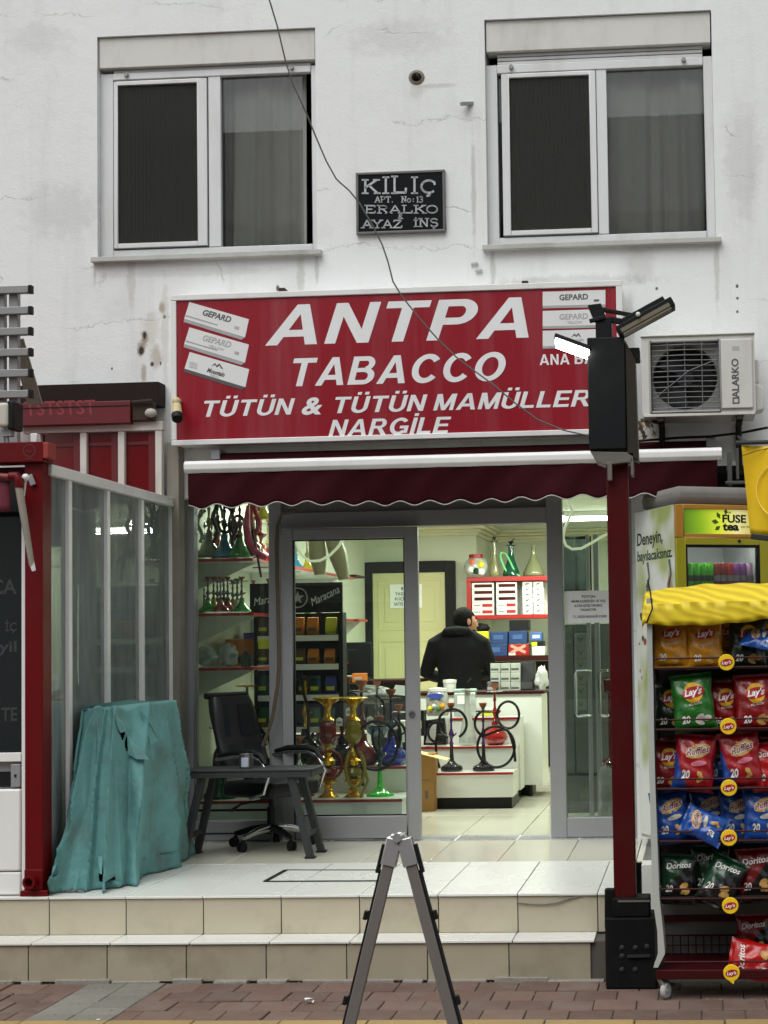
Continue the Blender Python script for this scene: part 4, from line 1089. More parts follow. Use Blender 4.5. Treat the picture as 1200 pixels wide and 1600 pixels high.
for j in range(5):
    t = j / 4
    r_.append([at(-60 + 76 * i / 12, 752 + 48 * t, YQ + 0.02 + 0.008 * math.sin(i * 1.1 + t)) for i in range(13)])
cl = solo('shade_cloth', MB().rings(r_, close=False, caps=False), mat('faded_maroon', rgb(112, 44, 58), 0.9, bump=0.1), 'faded maroon shade cloth hanging at the kiosk front', 'cloth', smooth=True)
cl.modifiers.new('thickness', 'SOLIDIFY').thickness = 0.003
# flood lamp on the beam
fl = thing('flood_lamp', 'cream faced black flood lamp standing on the kiosk beam', 'lamp', at(18, 690, YK))
part('face', MB().box(kx(2), kx(20), YK - .06, YK + 0.02, kz(668), kz(630)), mat('cream_plastic', (0.55, 0.53, 0.45, 1), 0.4), fl, bevel=0.02, seg=4)
part('body', MB().box(kx(17), kx(28), YK - .05, YK + 0.07, kz(672), kz(627)), m_black, fl, bevel=0.01)
part('stand', MB().box(kx(4), kx(20), YK - .02, YK + 0.02, kz(681), kz(670)).box(kx(10), kx(13), YK - .01, YK + 0.01, kz(691), kz(680)), m_alu, fl)
part('clip', MB().box(kx(45), kx(55), YK + .02, YK + 0.06, kz(690), kz(676)), m_white, fl, bevel=0.004)

# neighbouring shop front over the kiosk roof: brown board, red fascia with ghost letters, white framed red lights
YN = 9.96
nx = lambda px, py=640: at(px, py, YN).x
nz = lambda py, px=150: at(px, py, YN).z
solo('facade_board', MB().box(nx(20), nx(248), YN, YF - 0.005, nz(636), nz(599)), mat('dark_brown_board', (0.018, 0.01, 0.009, 1), 0.7, bump=0.1), 'dark brown board fixed to the wall above the red fascia', 'board', bevel=0.004)
fa = thing('shop_fascia', 'weathered red fascia with faded letters, behind the kiosk roof', 'fascia', (nx(130), YN, nz(664)))
part('panel', MB().box(nx(-60), nx(212), YN - 0.1, YN - 0.02, nz(666), nz(631)), mat('fascia_red', rgb(98, 8, 20), 0.5, dirt=0.4, dcol=(0.08, 0.02, 0.02, 1)), fa, bevel=0.005)
part('groove', MB().box(nx(-60), nx(211), YN - 0.103, YN - 0.098, nz(639.5), nz(638)), m_dark, fa)
part('lettering', text_at('TSTSTST', (nx(48), YN - 0.1, nz(650)), XR, (0, 0, 1), nx(158) - nx(48), 22 / S(YN), -0.1, 0.01, 0.001), mat('ghost_letters', rgb(138, 46, 54), 0.6), fa)
part('end_works', MB().box(nx(213), nx(246), YN - 0.08, YN - 0.02, nz(662), nz(634)).bar((nx(214), YN - .1, nz(634)), (nx(246), YN - .1, nz(632)), .02, .02), MATS['rusty_steel'], fa, bevel=0.006)
part('socket', MB().ball((nx(243), YN - .09, nz(651)), 0.035, 10, (1.2, .8, .9)), MATS['rusty_steel'] and mat('dirty_white', (0.4, 0.38, 0.34, 1), 0.6), fa, smooth=True)
tr_ = thing('transom_light', 'white framed red glazed transom behind the kiosk roof', 'window', (nx(150), YN, nz(780)))
fr_ = MB().box(nx(40), nx(257), YN - 0.04, YN + 0.02, nz(676), nz(662))
for px in (62, 133, 192, 250):
    fr_.box(nx(px) - .022, nx(px) + .022, YN - 0.035, YN + 0.015, nz(830), nz(676) - .001)
part('frame', fr_, mat('aged_white_paint', (0.66, 0.64, 0.58, 1), 0.6, dirt=0.5, dcol=(0.25, 0.2, 0.15, 1)), tr_, bevel=0.004)
for a, b in ((62, 133), (133, 192), (192, 250)):
    pn = part('pane', MB().box(nx(a) + .02, nx(b) - .02, YN, YN + 0.008, nz(830), nz(677)), mat('red_glazing', rgb(104, 5, 13), 0.12, var=0.25, vs=3) if 'red_glazing' not in MATS else MATS['red_glazing'], tr_)
    part('stile', MB().box(nx(b) - 0.075, nx(b) - .03, YN - 0.01, YN - .001, nz(820), nz(678)).box(nx(a) + .03, nx(b) - .076, YN - 0.008, YN - .001, nz(697), nz(692)), mat('stile_red', rgb(100, 24, 28), 0.5) if 'stile_red' not in MATS else MATS['stile_red'], pn)
part('wall_pier', MB().box(nx(258), nx(277), YF - 0.12, YF - .002, ZP, nz(694)), mat('pier_beige', (0.24, 0.22, 0.18, 1), 0.8, dirt=0.5, dcol=(0.08, 0.07, 0.05, 1)), bld, bevel=0.004)

# slatted metal screen and the plank leaning on it
YG = 8.35
sl_ = thing('slatted_screen', 'grey slatted metal screen standing on the kiosk roof', 'screen', at(20, 640, YG))
gx = lambda px: at(px, 530, YG).x
m_slat = mat('brushed_slat', (0.3, 0.3, 0.3, 1), 0.4, 0.5, 0.08, 6, dirt=0.3, dcol=(0.14, 0.13, 0.12, 1))
first = None
for k in range(6):
    zt = at(25, 447.5 + 32.6 * k, YG).z
    if first is None:
        first = mesh_from('slat', MB().box(gx(-70), gx(46), -0.02, 0.02, -0.042, 0), m_slat, bevel=0.003)
        capm = mesh_from('end_cap', MB().box(gx(46), gx(51), -0.018, 0.018, -0.044, 0.002), m_black, bevel=0.003)
    o = bpy.data.objects.new('slat', first); C.objects.link(o); o.parent = sl_; o.location = Vector((0, YG, zt)) - Vector(sl_.location) + Vector((0, 0, 0)); ORG[o.name] = ORG[sl_.name]
    o2 = bpy.data.objects.new('end_cap', capm); C.objects.link(o2); o2.parent = o
for a, b in ((11, 25), (-6, 4)):
    part('upright', MB().box(gx(a), gx(b), YG + 0.021, YG + 0.06, at(20, 690, YG).z - .02, at(20, 449, YG).z), m_slat, sl_, bevel=0.003)
solo('plank', MB().bar(at(30, 530, 8.5), at(60, 632, 8.62), 0.05, 0.012, (0, 1, 0)).bar(at(26, 535, 8.5), at(52, 632, 8.62), 0.06, 0.02, (0, 1, 0)), m_beige, 'beige plank leaning behind the slatted screen', 'plank')

# ================================================================== LAMP POST with steel box
YO = 7.58
post = thing('lamp_post', 'maroon steel post carrying a tall black box and floodlights', 'lamp post', at(975, 1530, YO))
ox = lambda px, py=620: at(px, py, YO).x
oz = lambda py, px=960: at(px, py, YO).z
part('pole', MB().box(ox(952, 1000), ox(986, 1000), YO, YO + 0.1, 0.02, oz(715)), m_redpole, post, bevel=0.005)
pf = [(ox(916), YO - .06, oz(530)), (ox(974), YO - .06, oz(530)), (ox(978), YO - .06, oz(702)), (ox(922), YO - .06, oz(705)), (ox(917), YO - .06, oz(556))]
part('box', MB().prism([(ox(920), YO - .06, oz(704)), (ox(978), YO - .06, oz(704)), (ox(978), YO - .06, oz(530)), (ox(920), YO - .06, oz(530))], (0, 0.2, 0)), mat('box_black', (0.009, 0.010, 0.011, 1), 0.5, 0, 0.2, 5, dirt=0.3, dcol=(0.03, 0.028, 0.025, 1)), post, bevel=0.006)
part('side_hood', MB().prism([(ox(979), YO - .05, oz(535)), (ox(994), YO - .05, oz(566)), (ox(996), YO - .05, oz(722)), (ox(979), YO - .05, oz(712))], (0, 0.17, 0)), mat('hood_bronze', (0.035, 0.03, 0.024, 1), 0.45), post, bevel=0.004)
part('bottom_plate', MB().prism([(ox(922), YO - .05, oz(706)), (ox(990), YO - .05, oz(710)), (ox(986), YO - .05, oz(724)), (ox(945), YO - .05, oz(728)), (ox(930), YO - .05, oz(722))], (0, 0.16, 0)), mat('dull_zinc', (0.17, 0.16, 0.14, 1), 0.5, 0.4), post, bevel=0.003)
part('clamp', MB().box(ox(948), ox(955), YO - .055, YO - .01, oz(752), oz(724)).box(ox(984), ox(988), YO - .05, YO + .05, oz(745), oz(718)), MATS['dull_zinc'], post, bevel=0.002)
part('neck', MB().box(ox(933), ox(958), YO - .03, YO + 0.07, oz(529), oz(497)).prism([(ox(921), YO - .03, oz(477)), (ox(942), YO - .03, oz(475)), (ox(950), YO - .03, oz(498)), (ox(930), YO - .03, oz(500))], (0, 0.09, 0)).bar(at(921, 502, YO - .03), at(945, 496, YO - .03), .02, .02), MATS['box_black'], post, bevel=0.004)
part('lamp_arm', MB().bar(at(940, 484, YO), at(997, 494, YO), 0.02, 0.02).bar(at(950, 499, YO), at(985, 505, YO), 0.02, 0.03), MATS['box_black'], post, bevel=0.003)
a, b = at(966, 521, YO - .02), at(1052, 474, YO - .02)
dr = (b - a).normalized(); nn_ = Vector((dr.z, 0, -dr.x))
lh = part('floodlight', MB().bar(a, b, 0.13, 0.05, nn_).bar(a.lerp(b, .12) - nn_ * .035, b.lerp(a, .1) - nn_ * .035, 0.09, 0.03, nn_), MATS['box_black'], post, bevel=0.006)
part('lens', MB().bar(a.lerp(b, .06) + nn_ * .027 + Vector((0, -.03, 0)), b.lerp(a, .08) + nn_ * .027 + Vector((0, -.03, 0)), 0.075, 0.008, nn_), mat('lens_unlit', (0.2, 0.18, 0.13, 1), 0.2), lh)
part('side_plate', MB().bar(a.lerp(b, .05) + Vector((0, -.067, 0)) + nn_ * .008, b.lerp(a, .08) + Vector((0, -.067, 0)) + nn_ * .008, 0.004, 0.02, nn_), MATS['lens_unlit'], lh)
part('bolt', MB().ball(at(997, 491, YO - .1), 0.012, 10), m_white, lh, smooth=True)
c_, d_ = at(866, 533, YO - .05), at(921, 553, YO - .05)
d2 = (d_ - c_).normalized(); n2_ = Vector((-d2.z, -0.0, d2.x)); n2_ = (n2_ + Vector((0, 0.16, 0))).normalized()
ll = part('floodlight', MB().bar(c_ + n2_ * .012, d_ + n2_ * .012, 0.13, 0.02, n2_), MATS['box_black'], post, bevel=0.004)
part('lens', MB().bar(c_.lerp(d_, .06) - n2_ * .006, d_ - n2_ * .006, 0.115, 0.012, n2_), mat('lens_lit', (0.9, 0.9, 0.85, 1), 0.3, emit=(1, 0.97, 0.88, 1), es=22.0), ll)
part('small_box', MB().box(ox(984), ox(1001), YO - .02, YO + 0.08, oz(565), oz(545)), MATS['box_black'], post, bevel=0.006)
m_base = mat('base_black', (0.006, 0.0065, 0.007, 1), 0.6, 0, 0.3, 5, dirt=0.3, dcol=(0.03, 0.028, 0.025, 1), ds=6, spec=.1)
bs = MB().box(ox(947, 1500), ox(1026, 1500), YO - .05, YO + .2, 0.0, oz(1432)).box(ox(957, 1420), ox(1016, 1420), YO - .03, YO + .12, oz(1432), oz(1402)).bar(at(953, 1388, YO + .02), at(953, 1450, YO + .02), .05, .05)
bp_ = part('base_box', bs, m_base, post, bevel=0.008)
part('strip', MB().box(ox(966, 1406), ox(1016, 1406), YO - .034, YO - .031, oz(1408), oz(1405)), MATS['dull_zinc'], bp_)
for px, py in ((972, 1481), (993, 1481), (1011, 1479), (972, 1494), (972, 1515), (993, 1515)):
    p = at(px, py, YO - .05); part('bolt', MB().ball(p, 0.014, 8, (1, .5, 1)), mat('bolt_dull', (0.028, 0.028, 0.028, 1), 0.6) if 'bolt_dull' not in MATS else MATS['bolt_dull'], bp_, smooth=True)
part('bar', MB().bar(at(980, 1494, YO - .055), at(1016, 1493, YO - .055), .02, .012), MATS['bolt_dull'], bp_)

# ================================================================== YELLOW BANNER over the fridge
YW = 8.5
m_yel = mat('yellow_fabric', rgb(238, 196, 14), 0.75, 0, 0.06, 4, bump=0.05, bs=150)
r_ = []
for j in range(16):
    t = j / 15
    r_.append([at(1159 + 13 * t + (150 - 13 * t) * i / 20, 696 + 138 * t + 0.14 * i * i * t * .2 + (6 * i / 20), YW + 0.02 * math.sin(i * .7 + t * 2) + .03 * t) for i in range(21)])
bn = thing('banner', 'bright yellow printed cloth banner hanging at the right above the fridge', 'banner', at(1180, 835, YW))
b_ = part('cloth', MB().rings(r_, close=False, caps=False), m_yel, bn, smooth=True)
b_.modifiers.new('thickness', 'SOLIDIFY').thickness = 0.004
pt = [at(1222 + 40 * math.cos(a), 766 - 44 * math.sin(a), YW - .012 + 0.02 * math.sin((1222 + 40 * math.cos(a) - 1160) / 7.5 * .7)) for a in [math.radians(90 + 180 * k / 24) for k in range(25)]]
part('ring_print', MB().tube(pt, 0.004, 5), mat('yellow_print', rgb(250, 222, 90), 0.7), bn)
part('hem', MB().tube([at(1160, 712, YW - .01), at(1180, 705, YW - .01), at(1215, 697, YW - .01)], 0.003, 5), mat('hem_brown', (0.2, 0.12, 0.02, 1), 0.8), bn)
part('batten', MB().bar(at(1173, 838, YW), at(1300, 852, YW), 0.03, 0.03), mat('batten_dark', (0.04, 0.045, 0.045, 1), 0.5), bn, bevel=0.004)
for px in (1166, 1296):
    e = at(px, 691, YW); part('wall_stay', MB().tube([e, (e.x, YF, e.z + .25)], 0.011, 8), MATS['batten_dark'], bn, smooth=True)
part('top_rod', MB().tube([at(1150, 692, YW), at(1310, 688, YW)], 0.012, 8), MATS['batten_dark'], bn, smooth=True)
# ================================================================== DRINKS FRIDGE (turned a little to the right)
AL = math.radians(25)
fc = at(1058, 905, 9.2)
FH = at(1058, 787, 9.2).z - ZP
fr = thing('drinks_fridge', 'tall drinks fridge with green lit header, printed left side and rows of cans', 'fridge', (0, 0, 0))
FW, FD = 0.62, 0.62
m_oliv = mat('olive_yellow_frame', rgb(150, 144, 20), 0.4, 0, 0.06, 5)
m_amber = mat('amber_frame', rgb(170, 120, 40), 0.45)
def header_mat():
    m = mat('lit_header', (0.1, 0.25, 0.02, 1), 0.3)
    n = m.node_tree.nodes; l = m.node_tree.links; p = n['Principled BSDF']
    tc = n.new('ShaderNodeTexCoord'); sp = n.new('ShaderNodeSeparateXYZ'); l.new(tc.outputs['Object'], sp.inputs[0])
    cr = n.new('ShaderNodeValToRGB'); e = cr.color_ramp.elements
    e[0].position = 0.05; e[0].color = (0.06, 0.16, 0.01, 1); e[1].position = 0.56; e[1].color = (0.62, 0.70, 0.03, 1)
    x = e.new(0.30); x.color = (0.22, 0.40, 0.01, 1); x = e.new(0.75); x.color = (0.75, 0.7, 0.3, 1); x = e.new(1.0); x.color = (0.45, 0.4, 0.06, 1)
    nz_ = n.new('ShaderNodeTexNoise'); nz_.inputs['Scale'].default_value = 6; l.new(tc.outputs['Object'], nz_.inputs['Vector'])
    ad = n.new('ShaderNodeMath'); ad.operation = 'MULTIPLY_ADD'; ad.inputs[1].default_value = 0.12; l.new(nz_.outputs['Fac'], ad.inputs[0])
    mr = n.new('ShaderNodeMapRange'); mr.inputs[1].default_value = 0.04; mr.inputs[2].default_value = 0.58; l.new(sp.outputs[0], mr.inputs[0]); l.new(mr.outputs[0], ad.inputs[2])
    l.new(ad.outputs[0], cr.inputs[0]); l.new(cr.outputs[0], p.inputs['Base Color']); l.new(cr.outputs[0], p.inputs['Emission Color']); p.inputs['Emission Strength'].default_value = 0.45
    return m
body = MB().box(0, 0.02, 0.05, FD, 0.06, FH).box(FW - 0.02, FW, 0.05, FD, 0.06, FH).box(0.02, FW - 0.02, FD - 0.03, FD, 0.06, FH).box(0.02, FW - .02, 0.05, FD - .03, FH - 0.22, FH).box(0.02, FW - .02, 0.05, FD - .03, 0.06, 0.3)
part('body', body, mat('fridge_body', (0.4, 0.4, 0.39, 1), 0.5), fr)
part('header_frame', MB().box(0, 0.05, 0.0, 0.049, FH - 0.2, FH - 0.002).box(FW - .05, FW, 0.0, 0.049, FH - 0.2, FH - 0.002).box(0.05, FW - .05, 0.0, 0.049, FH - 0.03, FH - .002).box(0.05, FW - .05, 0.0, 0.049, FH - 0.2, FH - 0.178), m_amber, fr, bevel=0.004)
hd = part('header_panel', MB().box(0.05, FW - .05, 0.012, 0.03, FH - 0.178, FH - 0.03), header_mat(), fr)
part('lettering', text_at('FUSE', (0.315, 0.012, FH - 0.107), XR, ZU, 0.16, 0.045, 0, 0.03, 0.002), m_black, hd)
part('lettering', text_at('tea', (0.315, 0.012, FH - 0.155), XR, ZU, 0.11, 0.046, 0, 0.04, 0.002), m_black, hd)
part('lettering', text_at('ICED TEA', (0.44, 0.012, FH - 0.14), XR, ZU, 0.06, 0.012, 0, 0.0, 0.001), m_black, hd)
part('lettering', text_at('hot', (0.335, 0.012, FH - 0.052), XR, ZU, 0.04, 0.014, 0, 0.02, 0.001), mat('leaf_green', (0.03, 0.12, 0.01, 1), 0.5), hd)
for c, s_, a in (((0.30, FH - 0.085), 0.045, 120), ((0.29, FH - 0.108), 0.05, 170), ((0.3, FH - 0.13), 0.045, 215), ((0.335, FH - 0.062), 0.04, 80)):
    t = math.radians(a); u = Vector((math.cos(t), 0, math.sin(t))); w = Vector((-u.z, 0, u.x)); p = Vector((c[0], 0.010, c[1]))
    part('leaf_mark', MB().prism([p, p + u * s_ * .5 + w * s_ * .3, p + u * s_, p + u * s_ * .5 - w * s_ * .3], (0, 0.002, 0)), MATS['leaf_green'], hd)
dr = part('door', MB().box(0.0, 0.06, 0.0, 0.04, 0.3, FH - 0.205).box(FW - .06, FW, 0.0, 0.04, 0.3, FH - 0.205).box(0.06, FW - .06, 0, 0.04, FH - 0.245, FH - 0.205).box(0.06, FW - .06, 0, 0.04, 0.3, 0.36), m_oliv, fr, bevel=0.003)
part('pane', MB().box(0.055, FW - .055, 0.016, 0.022, 0.35, FH - 0.24), glass('fridge_glass', (0.85, 0.88, 0.87), 1.5, 1.0), dr)
part('gasket', MB().box(0.06, 0.075, 0.005, 0.039, 0.36, FH - .246).box(FW - .075, FW - .06, 0.005, 0.039, 0.36, FH - .246).box(0.075, FW - .075, 0.005, 0.039, FH - .26, FH - .246), m_rubber, dr)
part('lock', MB().cyl((0.42, -0.006, FH - 0.222), (0.42, 0.001, FH - 0.222), 0.01, n=10), m_black, dr)
part('kick_plate', MB().box(0.01, FW - .01, 0.02, 0.05, 0.06, 0.295), m_black, fr)
for z in (0.5, 0.78, 1.06, 1.36, 1.62):
    part('shelf', MB().box(0.025, FW - .025, 0.07, FD - .035, z - 0.012, z), m_alu, fr)
part('inner_light', MB().box(0.1, FW - .1, 0.08, 0.1, FH - 0.245, FH - 0.225), mat('fridge_tube', (1, 1, 1, 1), 0.5, emit=(0.95, 1, 0.97, 1), es=30), fr)
# printed left side: pale green and white with words and flowers
def side_print():
    m = mat('printed_side', (0.6, 0.63, 0.55, 1), 0.45)
    n = m.node_tree.nodes; l = m.node_tree.links; p = n['Principled BSDF']
    tc = n.new('ShaderNodeTexCoord'); no = n.new('ShaderNodeTexNoise'); no.inputs['Scale'].default_value = 2.4; no.inputs['Detail'].default_value = 2; l.new(tc.outputs['Object'], no.inputs['Vector'])
    cr = n.new('ShaderNodeValToRGB'); e = cr.color_ramp.elements
    e[0].position = 0.40; e[0].color = (0.30, 0.35, 0.10, 1); e[1].position = 0.54; e[1].color = (0.62, 0.64, 0.62, 1)
    l.new(no.outputs['Fac'], cr.inputs[0]); l.new(cr.outputs[0], p.inputs['Base Color'])
    return m
sd = part('side_panel', MB().box(-0.006, -0.001, 0.02, FD, 0.08, FH - 0.004), side_print(), fr)
LW = Vector((0, -1, 0))
for s, y0, z, w, h in [('Deneyin,', FD - 0.03, FH - 0.215, 0.4, 0.075), ('bayılacaksınız.', FD - 0.03, FH - 0.315, 0.54, 0.062)]:
    part('lettering', text_at(s, (-0.006, y0, z), LW, ZU, w, h, 0.1, 0.02, 0.001), m_black if s[0] == 'D' else mat('dark_green_ink', (0.01, 0.03, 0.015, 1), 0.5), sd)
fm = MB(); q = random.Random(11)
cols = [(0.3, 0.03, 0.015, 1), (0.35, 0.2, 0.13, 1), (0.06, 0.05, 0.04, 1)]
fls = [MB(), MB(), MB()]
for k in range(44):
    p = Vector((-0.0075, q.uniform(0.03, FD - .03), FH - q.uniform(0.62, 1.1))); r = q.uniform(0.012, 0.035); a0 = q.uniform(0, 6)
    vs = [p] + [p + Vector((0, math.cos(a0 + i * .8) * r * q.uniform(.5, 1), math.sin(a0 + i * .8) * r * q.uniform(.5, 1))) for i in range(8)]
    fls[k % 3].add(vs, [(0, i, i % 8 + 1) for i in range(1, 9)])
for k, b in enumerate(fls): part('flower_print', b, mat('flower_ink' + 'abc'[k], cols[k], 0.5), sd)
hand = MB().prism([(-.007, .02, FH - .78), (-.007, .03, FH - .52), (-.007, .1, FH - .4), (-.007, .13, FH - .47), (-.007, .2, FH - .74), (-.007, .12, FH - .8)], (-0.001, 0, 0))
part('hand_print', hand, mat('skin_ink', (0.4, 0.25, 0.17, 1), 0.5), sd)
for y in (0.42, 0.09):
    part('earphone_print', MB().tube([(-.008, y + .0, FH - .33), (-.008, y - .02, FH - .42), (-.008, y + .01, FH - .48), (-.008, y - .06, FH - .75)], [0.009, .006, .012, 0.004], 6), m_ink, sd)
cancols = [('dark orange', rgb(120, 50, 10)), ('green', rgb(70, 170, 20)), ('green', rgb(80, 190, 30)), ('green', rgb(70, 170, 20)), ('green', rgb(60, 150, 20)), ('brown red', rgb(120, 30, 14)), ('brown red', rgb(110, 34, 16)), ('red', rgb(150, 16, 16)), ('purple', rgb(120, 60, 130)), ('purple', rgb(130, 70, 140)), ('pale pink', rgb(190, 150, 190))]
# rows of cans on the shelf by the door (moved together with the fridge turn)
R = Matrix.Translation(Vector((fc.x, fc.y, ZP))) @ Matrix.Rotation(AL, 4, 'Z')
canm = {}
ORD = ('first', 'second', 'third', 'fourth', 'fifth', 'sixth', 'seventh', 'eighth', 'ninth', 'tenth', 'eleventh')
canz = [1.62 + 0.0, 1.36, 1.06]
m_silver = mat('can_silver', (0.6, 0.6, 0.6, 1), 0.3, 0.9)
def can(colname, col, p):
    b = MB().lathe([(0.018, 0), (0.0235, 0.006), (0.0235, 0.135), (0.019, 0.148)], n=14)
    key = colname
    if key not in canm:
        canm[key] = (mesh_from('can_body', b, mat('can_' + colname.replace(' ', '_'), mul(col, 1.5), 0.3, 0.0), smooth=True), mesh_from('can_lid', MB().lathe([(0.019, 0.148), (0.0205, 0.151), (0.019, 0.152), (0.0, 0.149)], n=14), m_silver, smooth=True), mesh_from('band', MB().lathe([(0.0238, 0.04), (0.0238, 0.075)], n=14), MATS['leaf_green'] if 'green' in colname else m_inkl, smooth=True))
    return canm[key]
FZ = at(1120, 912, 9.3).z - ZP
for z, lab in ((FZ - 0.02, 'top'),):
    part('shelf', MB().box(0.025, FW - .025, 0.06, FD - .035, z - 0.02, z - .004), m_alu, fr)
    for r in range(2):
        for k in range(11):
            nm, col = cancols[k]
            w = R @ Vector((0.085 + k * 0.045, 0.1 + r * 0.055, z))
            c = thing('drink_can', 'slim %s drink can, %s from the left in the %s row of the fridge' % (nm, ORD[k], ('front', 'rear')[r]), 'can', w, 'cans standing in the fridge')
            ms = can(nm, col, w)
            for nme, me in zip(('can_body', 'can_lid', 'label_band'), ms):
                inst(nme, me, c, w)
ORG['drinks_fridge'] = Vector((0, 0, 0))
fr.location = Vector((fc.x, fc.y, ZP)); fr.rotation_euler = (0, 0, AL)
# grey padded slab on top of the fridge
p = R @ Vector((FW * .5, FD * .5, FH))
cs = MB().box(-.29, .3, -.26, .28, 0.004, 0.115)
o = solo('cushion', cs, mat('grey_fabric', (0.2, 0.19, 0.18, 1), 0.95, 0, 0.12, 8, bump=0.25, bs=120, dirt=0.4, dcol=(0.09, 0.08, 0.075, 1)), 'dusty grey cushion lying on top of the drinks fridge', 'cushion', (0, 0, 0), bevel=0.045)
o.location = p + Vector((0, 0, 0.002)); o.rotation_euler = (0, 0, AL)
# stand for the fridge and neighbour's step
struct('neighbour_step', MB().box(XR_ + 0.12, 5, 8.9, 11.3, -0.02, ZP), m_tread)

# ================================================================== CRISP RACK
YR = 7.30
cr = thing('snack_rack', 'wheeled snack rack with yellow hood painted with fold shading and shelves of crisp bags', 'display rack', flat(1100, 1556, 0))
rx = lambda px, py=1250: at(px, py, YR).x
rz = lambda py, px=1100: at(px, py, YR).z
m_rack = mat('rack_maroon', rgb(58, 9, 12), 0.5, 0, 0.12, 6)
m_rackd = mat('rack_dark', (0.022, 0.016, 0.015, 1), 0.7)
RX0, RX1 = rx(1019), rx(1019) + 0.84
RD = 0.42
lips = [1043, 1139, 1232, 1314, 1404, 1518]
top = rz(945)
part('back_panel', MB().box(RX0 + .02, RX1 - .02, YR + RD - 0.01, YR + RD, rz(1405), top), m_rackd, cr)
part('back_sheet', MB().box(RX0 + .03, RX1 - .03, YR + RD - 0.03, YR + RD - .02, rz(1515), rz(1412)), mat('pale_back', (0.13, 0.125, 0.115, 1), 0.7), cr)
for x in (RX0, RX1 - 0.022):
    part('upright', MB().box(x, x + 0.022, YR + RD - .03, YR + RD, rz(1525), top).box(x, x + 0.022, YR + 0.0, YR + 0.02, rz(1525), top), m_rackd, cr)
rr_ = []
for px0, px1, py in [(1010, 1019, 935), (1011, 1019, 1000), (1012, 1021, 1080), (1013, 1022, 1150), (1015, 1024, 1230), (1017, 1027, 1310), (1019, 1030, 1400), (1027, 1036, 1455), (1028, 1039, 1490), (1021, 1028, 1512)]:
    a, b = at(px0, py, YR - .015), at(px1, py, YR - .015)
    rr_.append([a, b, b + Vector((0.004, RD * .4, 0)), a + Vector((0.004, RD * .4, 0))])
part('side_cover', MB().rings(rr_), mat('pale_side_sheet', (0.42, 0.44, 0.41, 1), 0.5, 0, 0.1, 3, dirt=0.3, dcol=(0.1, 0.25, 0.15, 1), ds=2), cr, smooth=True)
for k, py in enumerate(lips):
    z = rz(py)
    sh_ = part('shelf', MB().box(RX0 + .01, RX1 - .01, YR + 0.02, YR + RD - .04, z - 0.008, z), m_rackd, cr)
    lw = MB()
    for dz in (0.0, 0.045):
        lw.tube([(RX0 + .008, YR + .3, z + dz), (RX0 + .008, YR, z + dz), (RX1 - .008, YR, z + dz), (RX1 - .008, YR + .3, z + dz)], 0.0045, 6)
    lw.tube([(RX0 + .008, YR, z), (RX0 + .008, YR, z + .045)], 0.0045, 6)
    part('lip_wire', lw, m_rack, sh_, smooth=True)
part('base_tray', MB().box(RX0, RX1, YR - 0.005, YR + RD, rz(1530), rz(1515)), m_rack, cr, bevel=0.004)
part('mid_bar', MB().box(RX0 + .03, RX1 - .03, YR + RD - .05, YR + RD - .032, rz(1462), rz(1452)), m_rack, cr)
gb = MB()
for k in range(10):
    x = RX0 + 0.04 + k * 0.038
    gb.tube([(x, YR + RD - .06, rz(1516)), (x, YR + RD - .06, rz(1484))], 0.003, 5)
gb.tube([(RX0 + .03, YR + RD - .06, rz(1484)), (RX0 + .4, YR + RD - .06, rz(1484))], 0.004, 5).tube([(RX0 + .03, YR + RD - .06, rz(1500)), (RX0 + .4, YR + RD - .06, rz(1500))], 0.003, 5)
part('basket_wire', gb, m_rack, cr, smooth=True)
whm = None
for (wx_, wy_) in ((RX0 + .045, YR + .03), (RX1 - .045, YR + .03), (RX0 + .045, YR + RD - .04), (RX1 - .045, YR + RD - .04)):
    wb = MB().lathe([(0.006, -0.014), (0.03, -0.014), (0.037, -0.008), (0.038, 0.0), (0.037, 0.008), (0.03, 0.014), (0.006, 0.014)], n=22).xf(Matrix.Translation((wx_, wy_, 0.038)) @ Matrix.Rotation(math.radians(62), 4, 'Z') @ Matrix.Rotation(math.pi / 2, 4, 'X'))
    w_ = part('caster', wb, mat('caster_grey', (0.42, 0.42, 0.4, 1), 0.5) if 'caster_grey' not in MATS else MATS['caster_grey'], cr, smooth=True)
    part('fork', MB().bar((wx_ - .012, wy_ + .02, 0.04), (wx_ - .03, wy_, 0.09), .02, .008).bar((wx_ + .012, wy_ - .02, 0.04), (wx_ - .02, wy_ - .01, 0.09), .02, .008).cyl((wx_ - .025, wy_, 0.085), (wx_ - .025, wy_, rz(1528)), 0.01), m_alu, w_)
# hood: yellow sheet slung over the top, ribs running aslant
def fold_shading():  # shade of the cloth folds painted into the colour as darker slanting bands
    m = mat('hood_yellow', rgb(240, 204, 10), 0.55, 0, 0.05, 3)
    n = m.node_tree.nodes; l = m.node_tree.links; p = n['Principled BSDF']
    tc = n.new('ShaderNodeTexCoord'); w = n.new('ShaderNodeTexWave'); w.bands_direction = 'DIAGONAL'; w.inputs['Scale'].default_value = 6.5; w.inputs['Distortion'].default_value = 5.0; w.inputs['Detail'].default_value = 1
    mp = n.new('ShaderNodeMapping'); mp.inputs['Scale'].default_value = (0.8, 0.2, 2.0); l.new(tc.outputs['Object'], mp.inputs[0]); l.new(mp.outputs[0], w.inputs['Vector'])
    cr_ = n.new('ShaderNodeValToRGB'); cr_.color_ramp.elements[0].color = (0.62, 0.44, 0.006, 1); cr_.color_ramp.elements[1].color = (0.82, 0.64, 0.02, 1)
    l.new(w.outputs['Fac'], cr_.inputs[0]); l.new(cr_.outputs[0], p.inputs['Base Color'])
    return m
rows = []
nX = 70
